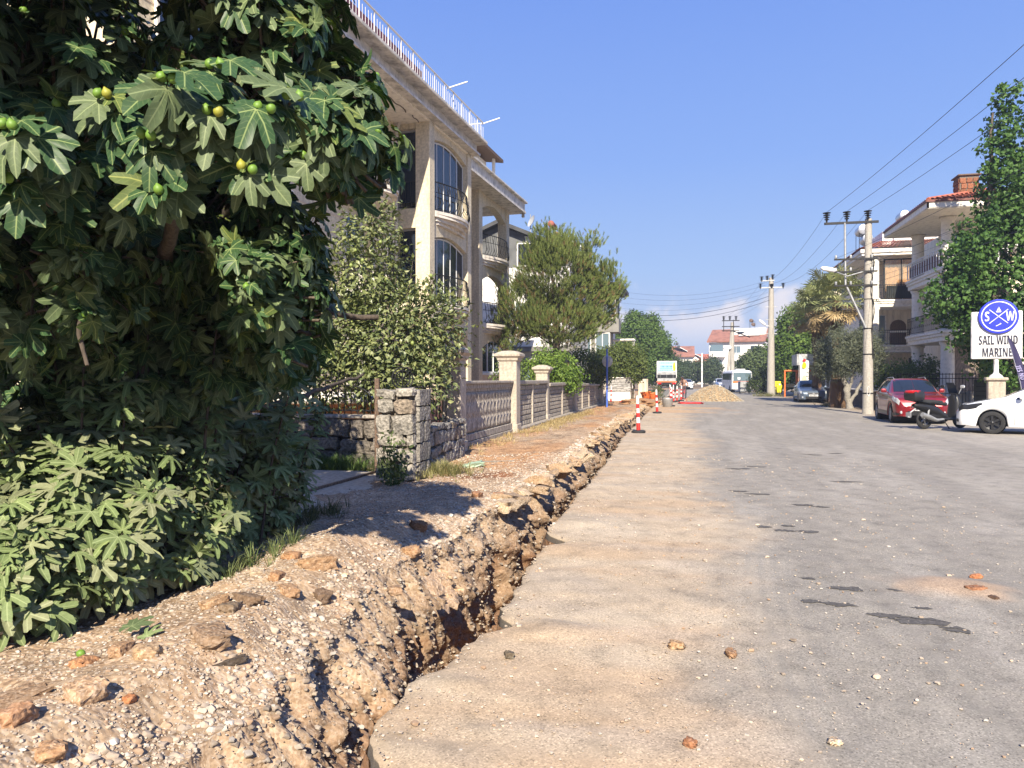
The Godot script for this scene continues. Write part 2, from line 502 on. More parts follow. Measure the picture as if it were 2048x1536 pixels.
func earth_col(x: float, s: float) -> Color:
	var c := Color(0.575, 0.495, 0.41)
	var a := N(x, s, 0.55) * 0.6 + N(x + 20, s, 1.7) * 0.4
	c = c.lerp(Color(0.66, 0.59, 0.505), smoothstep(0.0, 0.7, a))
	c = c.lerp(Color(0.48, 0.4, 0.325), smoothstep(0.1, 0.8, -a))
	var o := smoothstep(9.0, 12.5, s) * smoothstep(-0.55, 0.45, N(x * 1.2 + 31, s * 0.55, 0.42)) * smoothstep(-2.2, -2.8, x)
	c = c.lerp(Color(0.64, 0.4, 0.215), o * 0.8)
	var pale := smoothstep(0.25, 0.6, N(x + 3, s * 0.5, 0.5)) * smoothstep(14.0, 18.0, s) * smoothstep(30.0, 24.0, s)
	c = c.lerp(Color(0.66, 0.58, 0.48), pale * 0.7)
	var w := smoothstep(1.0, 0.55, Vector2((x + 3.0) / 0.62, (s - 10.85) / 0.42).length() + 0.25 * N(x, s, 3.0))
	c = c.lerp(Color(0.27, 0.115, 0.045), w * 0.9)
	var k := N(x, s, 9.0)
	c = c.lerp(Color(0.3, 0.21, 0.15), smoothstep(0.35, 0.7, k) * 0.45)
	return c

func road_col(x: float, s: float) -> Color:
	var asph := Color(0.355, 0.323, 0.278)
	var g := N(x * 1.4, s * 0.35, 0.8)
	asph = asph.lerp(Color(0.42, 0.385, 0.335), smoothstep(-0.1, 0.7, g))
	asph = asph.lerp(Color(0.29, 0.268, 0.235), smoothstep(0.0, 0.7, -N(x * 1.7 + 9, s * 0.2, 0.7)) * 0.4)
	var tracks := N(x * 6.0, s * 0.12, 0.9)   # faint tyre-swept bands along the street
	asph = asph.lerp(Color(0.43, 0.39, 0.33), smoothstep(0.1, 0.8, tracks) * 0.35)
	asph = asph.lerp(Color(0.52, 0.47, 0.4), smoothstep(5.6, 8.2, x + 0.5 * N(x, s, 0.4)) * 0.65)
	var b := 0.42 + 0.36 * N(1.0, s, 0.33) + 0.26 * N(x, s, 0.9) + 0.12 * N(x, s * 0.6, 3.5) - 0.012 * s
	var d := smoothstep(b + 0.5, b - 0.42, x)
	var dust := Color(0.6, 0.478, 0.34)
	dust = dust.lerp(Color(0.66, 0.545, 0.405), smoothstep(-0.1, 0.8, N(x * 0.7, s * 1.1, 0.8)))
	dust = dust.lerp(Color(0.62, 0.45, 0.29), smoothstep(0.05, 0.7, N(x * 0.45 + 50, s * 1.7, 0.55)) * 0.8)
	dust = dust.lerp(Color(0.56, 0.47, 0.38), smoothstep(0.2, 0.75, N(x * 0.5 + 80, s * 2.0, 0.7)) * 0.45)
	var thin := smoothstep(-0.35, 0.4, N(x * 0.6 + 11, s * 1.6, 0.75) + 0.25)
	var c := asph.lerp(dust, d * lerpf(0.86, 1.0, thin))
	var arc := x - 0.025 * pow(s - 4.5, 2.0)   # tread marks of a turning machine
	c = c.lerp(Color(0.52, 0.45, 0.36), (0.5 + 0.5 * sin(arc * 58.0)) * exp(-pow((arc - 0.42) / 0.3, 2.0)) * smoothstep(3.0, 3.8, s) * smoothstep(8.5, 6.0, s) * 0.5)
	var fan := smoothstep(30.0, 36.0, s) * smoothstep(46.0, 39.0, s) * smoothstep(2.8, 0.5, x + N(x, s, 0.5))
	c = c.lerp(Color(0.66, 0.43, 0.235), fan * 0.8 * smoothstep(-0.5, 0.3, N(x * 0.5, s, 0.4)))
	var heap := smoothstep(1.0, 0.3, Vector2((x - 1.95) / 0.62, (s - 6.05) / 0.42).length() + 0.3 * N(x, s, 2.0))
	c = c.lerp(Color(0.58, 0.40, 0.26), heap * 0.75)
	var side := smoothstep(7.0, 8.4, x + 0.4 * N(x, s, 0.3)) * smoothstep(26.0, 33.0, s)
	c = c.lerp(Color(0.5, 0.38, 0.26), side * 0.8)
	return c

func build_ground() -> void:
	# earth that carries on to the horizon, with a slot left open for the trench and the worked strip round it
	var g := MB.new()
	g.col = Color(0.36, 0.3, 0.22)
	var gy := -0.03
	for r in [[-2500, -16, -2500, 60], [-16, 26, -2500, -110], [26, 2500, -2500, 60], [-2500, 2500, 60, 2500], [-16, 26, 4, 60]]:
		g.quad(Vector3(r[0], gy, r[3]), Vector3(r[1], gy, r[3]), Vector3(r[1], gy, r[2]), Vector3(r[0], gy, r[2]))
	struct(obj("ground", g, M.earth))
	# rows along the street get longer with distance
	var ss := [-4.0, -2.0, -0.5, 0.5]
	var s := 1.1
	while s < 112.0:
		ss.append(s)
		s += maxf(0.028, 0.0105 * s) if s < 46.0 else 0.05 * s
	# left bank
	var us := []
	var u := 0.0
	while u < 13.9:
		us.append(u)
		u += lerpf(0.03, 0.5, smoothstep(0.6, 9.0, u))
	us.append(13.9)
	var rows := []
	var cols := []
	for q in ss:
		var row := PackedVector3Array()
		var cl := PackedColorArray()
		var e := edge_bank(q)
		for k in us.size():
			var x: float = e - us[us.size() - 1 - k]
			if us[us.size() - 1 - k] > 13.0: x = -16.0
			row.append(Vector3(x, bank_y(x, q), -q))
			cl.append(earth_col(x, q))
		rows.append(row); cols.append(cl)
	var m := MB.new()
	m.grid(rows, false, cols)
	struct(obj("verge", m, M.earth))
	# trench: left wall from the lip down, floor, right wall up under the road crust
	rows = []; cols = []
	for q in ss:
		if q > 60.0: break
		var row := PackedVector3Array()
		var cl := PackedColorArray()
		var e := edge_bank(q)
		var r := edge_road(q)
		var top := bank_y(e, q)
		var tf := trench_fade(q)
		var near := smoothstep(8.5, 4.0, q)
		for k in 49:
			var t := k / 48.0
			var y := lerpf(top, lerpf(top - 0.02, -1.15, tf), t)
			var run := lerpf(0.16, 0.44, near) * smoothstep(0.0, 0.45, t) * lerpf(1.0, 0.75, near) + lerpf(0.0, 0.08, near) * t
			var rag := (lerpf(0.06, 0.035, near) * N(q * 1.0, y * 3.0, 1.3) + lerpf(0.055, 0.02, near) * N(q * 3.2 + 9, y * 1.4, 1.5) + lerpf(0.022, 0.014, near) * N(q * 9.0, y * 2.5, 1.2) + 0.02 * N(q * 17.0, y * 14.0, 1.0) + 0.012 * N(q * 34.0, y * 30.0, 1.0)) * smoothstep(0.0, 0.12, t)
			rag -= 0.10 * smoothstep(0.25, 0.7, N(q + 40, y * 0.6, 1.5)) * smoothstep(0.06, 0.2, t) * smoothstep(0.9, 0.4, t)
			rag -= 0.06 * smoothstep(0.05, 0.12, t) * smoothstep(0.35, 0.15, t) * smoothstep(7.5, 10.0, q)
			row.append(Vector3(e + (run + rag) * tf + (1.0 - tf) * t * (r - e) * 0.9, y, -q))
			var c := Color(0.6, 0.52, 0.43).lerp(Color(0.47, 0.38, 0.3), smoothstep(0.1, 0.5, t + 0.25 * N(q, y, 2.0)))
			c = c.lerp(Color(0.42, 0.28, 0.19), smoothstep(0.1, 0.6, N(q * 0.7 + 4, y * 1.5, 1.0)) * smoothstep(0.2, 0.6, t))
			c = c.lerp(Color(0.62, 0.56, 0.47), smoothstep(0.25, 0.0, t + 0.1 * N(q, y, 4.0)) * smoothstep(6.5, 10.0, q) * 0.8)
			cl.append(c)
		for k in 14:
			var t := k / 13.0
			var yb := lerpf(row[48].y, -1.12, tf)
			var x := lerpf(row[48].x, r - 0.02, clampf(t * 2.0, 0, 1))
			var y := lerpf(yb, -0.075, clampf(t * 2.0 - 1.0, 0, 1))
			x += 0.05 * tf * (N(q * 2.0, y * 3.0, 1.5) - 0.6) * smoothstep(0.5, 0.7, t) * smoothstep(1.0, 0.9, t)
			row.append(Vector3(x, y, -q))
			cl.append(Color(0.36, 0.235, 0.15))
		rows.append(row); cols.append(cl)
	wall_rows = rows
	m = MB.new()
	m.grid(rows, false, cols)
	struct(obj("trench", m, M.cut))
	# road sheet: broken crust edge over the trench, then dust, then asphalt
	rows = []; cols = []
	var ws := []
	u = 0.0
	while u < 11.0:
		ws.append(u)
		u += lerpf(0.03, 0.34, smoothstep(2.5, 9.0, u))
	ws.append(11.0); ws.append(13.0); ws.append(27.6)
	for q in ss:
		var row := PackedVector3Array()
		var cl := PackedColorArray()
		var r := edge_road(q)
		row.append(Vector3(r - 0.012, -0.085, -q)); cl.append(Color(0.14, 0.125, 0.11))
		row.append(Vector3(r + 0.006 * N(q, 3, 12.0), -0.03, -q)); cl.append(Color(0.2, 0.17, 0.14))
		for w in ws:
			var x: float = r + w
			var y := 0.006 * N(x, q, 0.8) + 0.004 * N(x, q, 3.0) - 0.02 * smoothstep(0.06, 0.0, w)
			y += 0.025 * exp(-pow((w - 0.35) / 0.3, 2.0)) * smoothstep(-0.2, 0.6, N(x * 0.5, q, 1.2))
			y += 0.03 * smoothstep(1.0, 0.2, Vector2((x - 1.95) / 0.6, (q - 6.05) / 0.4).length())
			row.append(Vector3(x, y, -q)); cl.append(road_col(x, q))
		rows.append(row); cols.append(cl)
	m = MB.new()
	m.grid(rows, false, cols)
	var road := obj("road", m, M.road)
	struct(road)
	# dark wet spots on the asphalt
	for p in [[1.45, 5.17, 0.16, 0.07], [1.28, 5.25, 0.1, 0.05], [1.02, 5.42, 0.1, 0.045], [0.84, 5.46, 0.06, 0.04], [1.16, 5.86, 0.11, 0.05], [1.5, 5.88, 0.06, 0.03], [0.92, 6.1, 0.05, 0.03], [1.62, 5.05, 0.07, 0.05], [1.55, 5.45, 0.05, 0.03], [0.8, 8.1, 0.07, 0.05], [0.98, 7.95, 0.09, 0.05], [1.2, 7.95, 0.1, 0.06], [1.05, 8.2, 0.06, 0.04], [0.72, 10.6, 0.12, 0.05], [0.95, 10.4, 0.14, 0.05], [1.4, 9.6, 0.12, 0.05], [1.6, 9.5, 0.08, 0.05], [0.9, 13.2, 0.2, 0.07], [1.2, 13.6, 0.16, 0.06], [2.3, 11.9, 0.18, 0.06], [1.4, 3.15, 0.05, 0.02], [1.28, 3.1, 0.06, 0.02], [2.5, 16.0, 0.16, 0.05], [3.0, 16.4, 0.12, 0.05]]:
		var b := MB.new()
		var ring := []
		for k in 34:
			var a := TAU * k / 34
			var rr := 1.0 + 0.5 * N(cos(a) * 1.5 + p[0] * 9, sin(a) * 1.5 + p[1] * 9, 1.1) + 0.42 * N(cos(a) * 4.0 + p[0] * 9, sin(a) * 4.0, 1.1)
			var wx: float = p[0] + cos(a) * p[2] * rr
			var wz: float = p[1] + sin(a) * p[3] * rr
			ring.append(Vector3(wx, 0.006 * N(wx, wz, 0.8) + 0.004 * N(wx, wz, 3.0) + 0.004, -wz))
		for k in range(1, 33): b.tri(ring[0], ring[k], ring[k + 1])
		obj("wet_spot", b, M.wet, road)
	# concrete apron in front of the side gate, with its dark slot
	m = MB.new()
	m.col = Color(1.05, 1.02, 1.0)
	rows = []
	for i in 13:
		var row := PackedVector3Array()
		for j in 13:
			var x := lerpf(-7.6, -4.25 + 0.25 * N(2, i * 0.5, 1.0), j / 12.0)
			var q := lerpf(6.9, 10.9, i / 12.0)
			row.append(Vector3(x, 0.075 + 0.006 * N(x, q, 2.0) - (0.05 if j == 12 or i == 0 else 0.0), -q))
		rows.append(row)
	m.grid(rows)
	struct(obj("apron", m, M.concrete_pale))
	m = MB.new()
	m.box(Vector3(-4.75, 0.085, -9.4), Vector3(0.05, 0.04, 2.9), Basis(Vector3.UP, -0.03))
	tag(obj("gate_rail", m, M.rust), "rusty gate rail laid across the pale concrete apron", "rail")

func rock_mesh(sd: int, q := 2, square := 0.3, rough := 0.5) -> MB:
	var m := MB.new()
	m.lump(Vector3.ZERO, Vector3.ONE, sd, rough, q, square)
	return m

func build_debris() -> void:
	rng.seed = 11
	var pm := []
	for k in 4: pm.append(rock_mesh(40 + k, 2, 0.25, 0.6).mesh(M.pebbles))
	var xs := [[], [], [], []]
	var cs := [[], [], [], []]
	var tones := [Color(0.57, 0.485, 0.4), Color(0.53, 0.435, 0.345), Color(0.48, 0.385, 0.3), Color(0.62, 0.555, 0.48), Color(0.48, 0.33, 0.22), Color(0.42, 0.34, 0.27), Color(0.62, 0.51, 0.39)]
	for i in 80000:
		var s := 1.3 + 13.0 * pow(rng.randf(), 1.7)
		var x := edge_bank(s) - 0.02 - 2.6 * pow(rng.randf(), 1.25)
		if rng.randf() > 0.62 + 0.5 * N(x, s, 1.2): continue
		var sz := 0.004 + 0.017 * pow(rng.randf(), 3.6) * (1.0 if s < 9 else 1.4)
		var k := rng.randi() % 4
		var b := Basis(Vector3(rng.randf() - 0.5, 1, rng.randf() - 0.5).normalized(), rng.randf() * TAU).scaled(Vector3(sz * rng.randf_range(0.8, 1.5), sz * rng.randf_range(0.4, 0.9), sz))
		xs[k].append(Transform3D(b, Vector3(x, bank_y(x, s) + sz * 0.15, -s)))
		cs[k].append((tones[rng.randi() % 7] as Color) * rng.randf_range(0.75, 1.15))
	for i in 9000:   # loose grit swept over the dusty half of the road and thinly over the asphalt
		var s := 1.6 + 14.0 * pow(rng.randf(), 1.8)
		var x := edge_road(s) + 0.02 + 5.0 * pow(rng.randf(), 1.8)
		var sz := 0.004 + 0.012 * pow(rng.randf(), 4.0)
		if rng.randf() < 0.012: sz = rng.randf_range(0.015, 0.032)
		var k := rng.randi() % 4
		var b := Basis(Vector3.UP, rng.randf() * TAU).scaled(Vector3(sz * 1.3, sz * 0.7, sz))
		xs[k].append(Transform3D(b, Vector3(x, 0.004 + sz * 0.2, -s)))
		cs[k].append((tones[rng.randi() % 7] as Color) * rng.randf_range(0.75, 1.15))
	for i in 5200:   # crumbs stuck in and rolling down the cut bank lip
		var s := 1.6 + 30.0 * pow(rng.randf(), 1.5)
		var t := rng.randf()
		var x := edge_bank(s) - 0.25 * t
		var sz := (0.007 + 0.03 * pow(rng.randf(), 3.5)) * (1.0 + s * 0.04)
		var k := rng.randi() % 4
		xs[k].append(Transform3D(Basis(Vector3(rng.randf(), 1, rng.randf()).normalized(), rng.randf() * TAU).scaled(Vector3(sz * 1.3, sz * 0.8, sz)), Vector3(x, bank_y(x, s), -s)))
		cs[k].append((tones[rng.randi() % 7] as Color) * rng.randf_range(0.8, 1.1))
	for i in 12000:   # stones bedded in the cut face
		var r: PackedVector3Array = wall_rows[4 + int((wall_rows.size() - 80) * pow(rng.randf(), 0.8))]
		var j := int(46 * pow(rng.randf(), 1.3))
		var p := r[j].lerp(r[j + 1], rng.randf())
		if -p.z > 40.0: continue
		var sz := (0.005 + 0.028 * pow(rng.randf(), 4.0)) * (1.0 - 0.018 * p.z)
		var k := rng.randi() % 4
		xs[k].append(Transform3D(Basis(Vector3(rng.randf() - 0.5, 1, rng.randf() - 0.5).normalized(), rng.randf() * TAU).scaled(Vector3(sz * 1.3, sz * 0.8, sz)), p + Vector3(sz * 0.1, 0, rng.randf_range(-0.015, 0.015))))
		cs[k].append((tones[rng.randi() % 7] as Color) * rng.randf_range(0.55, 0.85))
	for k in 4:
		tag(stuff("gravel", pm[k], xs[k], cs[k]), "pale gravel and grit strewn over the dug bank and road dust", "gravel")
	# stones and lumps that can be told apart
	var L := [
		[-2.98, 3.16, 0.15, 0.055, 0.085, Color(0.5, 0.3, 0.18), 0.1, "orange oval stone on the gravel bank, nearest the fig bush"],
		[-2.59, 3.14, 0.12, 0.065, 0.12, Color(0.52, 0.42, 0.31), 0.15, "smooth tan oval stone upright on the near gravel bank"],
		[-2.79, 3.2, 0.12, 0.06, 0.08, Color(0.45, 0.34, 0.25), 0.3, "brown lump of earth between the orange and tan oval stones"],
		[-2.44, 3.43, 0.2, 0.07, 0.15, Color(0.36, 0.29, 0.23), 0.7, "broken grey asphalt slab with white crust on its near edge"],
		[-2.28, 3.36, 0.16, 0.03, 0.04, Color(0.1, 0.09, 0.08), 0.7, "thin dark charred strip beside the broken asphalt slab"],
		[-2.63, 4.95, 0.24, 0.09, 0.11, Color(0.45, 0.33, 0.23), 0.75, "long flat brown brick-like clod on top of the bank"],
		[-2.42, 4.63, 0.09, 0.07, 0.12, Color(0.2, 0.16, 0.13), 0.5, "small dark jagged clod below the long brown clod"],
		[-2.62, 4.05, 0.2, 0.05, 0.09, Color(0.24, 0.19, 0.15), 0.6, "dark flat asphalt flake in the middle of the gravel bank"],
		[-2.6, 3.85, 0.14, 0.05, 0.08, Color(0.26, 0.22, 0.18), 0.6, "dark chip just below the flat asphalt flake"],
		[-2.78, 3.95, 0.16, 0.06, 0.07, Color(0.44, 0.33, 0.23), 0.5, "long tan clod left of the dark asphalt flakes"],
		[-2.92, 2.72, 0.2, 0.05, 0.15, Color(0.34, 0.27, 0.21), 0.75, "flat greyish slab near the lower left of the bank"],
		[-3.12, 2.78, 0.11, 0.04, 0.1, Color(0.3, 0.24, 0.19), 0.75, "small tilted slab left of the flat greyish slab"],
		[-2.55, 2.72, 0.15, 0.08, 0.13, Color(0.53, 0.43, 0.34), 0.4, "rough pinkish clod with a white face on the near bank"],
		[-2.42, 2.82, 0.06, 0.035, 0.05, Color(0.5, 0.25, 0.13), 0.1, "small orange pebble right of the rough pinkish clod"],
		[-2.58, 2.4, 0.12, 0.07, 0.1, Color(0.46, 0.31, 0.22), 0.3, "reddish round clod close to the bottom left edge"],
		[-2.38, 2.36, 0.1, 0.06, 0.11, Color(0.5, 0.36, 0.25), 0.2, "tan round clod right of the reddish one near the lens"],
		[-3.0, 4.75, 0.1, 0.05, 0.09, Color(0.62, 0.58, 0.5), 0.6, "white broken plaster piece by the dry grass under the fig"],
		[-2.9, 5.05, 0.12, 0.07, 0.1, Color(0.42, 0.28, 0.18), 0.4, "round brown clod at the shadow edge of the bank"],
		[-2.75, 4.6, 0.12, 0.06, 0.08, Color(0.42, 0.29, 0.19), 0.4, "brown clod in a row under the shadow edge"],
		[-2.55, 4.4, 0.13, 0.07, 0.11, Color(0.46, 0.34, 0.24), 0.4, "tan crumbling clod beneath the long brown clod"],
		[-2.1, 5.15, 0.11, 0.06, 0.09, Color(0.4, 0.31, 0.24), 0.6, "grey clod on the bank crest above the trench"],
		[-2.52, 6.75, 0.14, 0.09, 0.12, Color(0.3, 0.19, 0.12), 0.4, "dark earth clod in the middle of the fig shadow"],
		[-2.35, 6.15, 0.14, 0.09, 0.12, Color(0.5, 0.36, 0.25), 0.4, "lit tan clod at the right end of the fig shadow"],
		[-2.3, 9.05, 0.14, 0.08, 0.12, Color(0.4, 0.25, 0.16), 0.4, "brown clod on the verge just past the fig shadow"],
		[-2.5, 8.75, 0.14, 0.08, 0.1, Color(0.37, 0.23, 0.15), 0.4, "second brown clod past the fig shadow, further left"],
		[2.05, 5.97, 0.13, 0.05, 0.09, Color(0.36, 0.2, 0.13), 0.4, "reddish brown stone lying on the small grit heap on asphalt"],
		[2.1, 5.8, 0.06, 0.03, 0.05, Color(0.12, 0.08, 0.06), 0.3, "small dark stone right of the reddish one on asphalt"],
		[2.26, 5.62, 0.05, 0.02, 0.04, Color(0.5, 0.42, 0.32), 0.3, "small tan pebble alone on the grey asphalt"],
		[2.2, 6.4, 0.09, 0.03, 0.05, Color(0.5, 0.24, 0.13), 0.4, "thin orange chip behind the grit heap on asphalt"],
		[0.72, 2.98, 0.07, 0.035, 0.06, Color(0.5, 0.25, 0.13), 0.3, "orange pebble at the bottom of the road, near the lens"],
		[0.62, 3.36, 0.05, 0.02, 0.05, Color(0.7, 0.66, 0.58), 0.3, "cream white pebble on the near asphalt"],
		[-0.95, 3.98, 0.05, 0.035, 0.05, Color(0.16, 0.15, 0.13), 0.5, "small dark cube of asphalt on the dusty road edge"],
		[-0.05, 4.35, 0.08, 0.04, 0.05, Color(0.42, 0.32, 0.22), 0.4, "brown crumb at the edge between dust and asphalt"],
		[0.25, 4.3, 0.07, 0.03, 0.05, Color(0.36, 0.25, 0.17), 0.4, "dark brown crumb on asphalt beside the dust edge"],
		[0.02, 3.2, 0.05, 0.03, 0.04, Color(0.4, 0.22, 0.14), 0.4, "rust coloured crumb low on the dusty road"],
	]
	for k in L.size():
		var q = L[k]
		var m := MB.new()
		m.col = q[5]
		m.lump(Vector3(0, q[3] * 0.38, 0), Vector3(q[2], q[3], q[4]) * 1.15, 200 + k, 0.35, 5, q[6])
		var o := obj("stone" if q[6] < 0.35 else "clod", m, M.clod)
		tag(o, q[7], "stone" if q[6] < 0.35 else "clod")
		var y := bank_y(q[0], q[1]) if q[0] < -1.5 else 0.012
		o.position = Vector3(q[0], y - 0.01, -q[1])
		o.rotation = Vector3(rng.randf_range(-0.15, 0.15), rng.randf() * TAU if k != 5 else 0.9, rng.randf_range(-0.15, 0.15))
	# chunks of broken crust along the far lip of the trench
	for k in 46:
		var s := 8.6 + 32.0 * pow(k / 46.0, 1.3) + rng.randf() * 0.3
		var m := MB.new()
		m.col = [Color(0.55, 0.5, 0.42), Color(0.42, 0.36, 0.29), Color(0.5, 0.4, 0.3)][k % 3]
		var sz := rng.randf_range(0.12, 0.3) * (1.0 + s * 0.012)
		m.lump(Vector3.ZERO, Vector3(sz, sz * 0.5, sz * 1.4), 300 + k, 0.5, 4, 0.7)
		var o := obj("crust_chunk", m, M.clod)
		tag(o, "pale chunk of broken road crust hanging at the trench lip", "rubble", "broken crust along the trench lip")
		var x := edge_bank(s) + 0.06
		o.position = Vector3(x, bank_y(x, s) - 0.03, -s)
		o.rotation = Vector3(rng.randf_range(-0.4, 0.4), rng.randf() * TAU, rng.randf_range(-0.5, 0.3))
	# crumpled sheet hanging out of the cut, and bent scrap under the road edge
	var m := MB.new()
	m.col = Color(0.6, 0.5, 0.4)
	var rows := []
	for i in 9:
		var row := PackedVector3Array()
		for j in 9:
			var a := i / 8.0
			var b := j / 8.0
			row.append(Vector3(-1.93 + 0.2 * a + 0.05 * N(i * 0.5, j * 0.8, 1.0), 0.02 - 0.24 * a + 0.03 * N(i * 0.5 + 5, j * 0.7, 1.0), -5.3 - 0.42 * b + 0.03 * N(i, j * 0.8, 1.0)))
		rows.append(row)
	m.grid(rows)
	tag(obj("torn_sheet", m, M.clod), "crumpled earth coloured torn sheet hanging in the trench wall", "sheet")
	m = MB.new()
	m.col = Color(0.62, 0.58, 0.5)
	m.lump(Vector3(-1.25, -0.16, -7.0), Vector3(0.16, 0.12, 0.22), 77, 0.5, 4, 0.6)
	tag(obj("clod", m, M.clod), "white lump of lime under the broken road edge notch", "clod")

func build_litter() -> void:
	# water bottle half hidden under the fig leaves
	var t := thing("water_bottle", "crushed clear plastic bottle with blue cap and label under the fig bush", "bottle", Vector3(-3.74, 0.09, -3.52))
	t.rotation = Vector3(0.25, 0.75, 1.15)
	var m := MB.new()
	m.lathe([Vector2(0.0, 0.0), Vector2(0.04, 0.0), Vector2(0.046, 0.02), Vector2(0.043, 0.06), Vector2(0.046, 0.1), Vector2(0.046, 0.2), Vector2(0.04, 0.25), Vector2(0.016, 0.3), Vector2(0.014, 0.33)], 18)
	obj("body", m, M.clear_plastic, t)
	m = MB.new()
	m.lathe([Vector2(0.0465, 0.12), Vector2(0.0475, 0.125), Vector2(0.0475, 0.195), Vector2(0.0465, 0.2)], 18)
	obj("label_band", m, mat("label_blue", Color(0.02, 0.2, 0.62), {rough = 0.4}), t)
	m = MB.new()
	m.lathe([Vector2(0.017, 0.32), Vector2(0.018, 0.345), Vector2(0.0, 0.346)], 14)
	obj("cap", m, M.blue_paint, t)
	m = MB.new()
	m.lump(Vector3(0, 0.03, 0), Vector3(0.09, 0.07, 0.08), 5, 0.9, 6, 0.4)
	var o := obj("crumpled_bag", m, mat("bag", Color(0.6, 0.68, 0.75), {rough = 0.4}))
	o.position = Vector3(-4.0, 0.08, -7.1)
	tag(o, "small crumpled pale plastic bag in the shade beside the fig", "litter")
	m = MB.new()
	m.col = Color(0.45, 0.6, 0.45)
	m.lump(Vector3(0, 0.04, 0), Vector3(0.34, 0.07, 0.16), 6, 0.5, 5, 0.8)
	o = obj("broken_board", m, M.white_plastic)
	o.position = Vector3(-3.5, 0.05, -12.05); o.rotation = Vector3(0.1, 0.5, 0.15)
	tag(o, "pale green broken board lying by the dry grass", "scrap")
	m = MB.new()
	m.tube([Vector3(-3.5, 0.12, -12.2), Vector3(-2.95, 0.1, -12.7)], [0.012, 0.008], 6)
	tag(obj("stick", m, M.bark_pale), "thin pale stick on the orange earth", "stick")
# ---------- plants ----------
func leaf_texture(key: String, base: Color, vein: Color, lobes: Array, sd: int) -> void:   # blade colour with pale ribs; u across, v along the midrib
	var im := Image.create(192, 192, false, Image.FORMAT_RGB8)
	for j in 192:
		for i in 192:
			var p := Vector2((i - 96) / 80.0, (j - 62) / 100.0)
			var f := 1.0 + 0.16 * nz.get_noise_2d(i * 0.04 + sd, j * 0.04) + 0.1 * nz.get_noise_2d(i * 0.21 + sd, j * 0.21)
			var c := base * f
			var r := p.length()
			var a := atan2(p.x, p.y)
			for l in lobes:
				var da := angle_difference(a, l)
				var off := absf(r * sin(da))
				if cos(da) > 0.0:
					var w := smoothstep(0.022, 0.006, off - 0.006 * (1.0 - r))
					var along := r * cos(da)
					var side := absf(fposmod(along - off * 0.9, 0.16) - 0.08)
					w = maxf(w, 0.4 * smoothstep(0.012, 0.003, side) * smoothstep(0.3, 0.05, off))
					c = c.lerp(vein, clampf(w, 0, 1) * 0.75)
			im.set_pixel(i, j, c.linear_to_srgb())
	T[key] = ImageTexture.create_from_image(im)

func leaf_mat(key: String, tex: String, back: Color, rough := 0.5) -> StandardMaterial3D:
	var m := StandardMaterial3D.new()
	m.resource_name = key
	m.albedo_texture = T[tex]
	m.vertex_color_use_as_albedo = true
	m.roughness = rough
	m.metallic_specular = 0.32
	m.backlight_enabled = true
	m.backlight = back.linear_to_srgb()
	M[key] = m
	return m

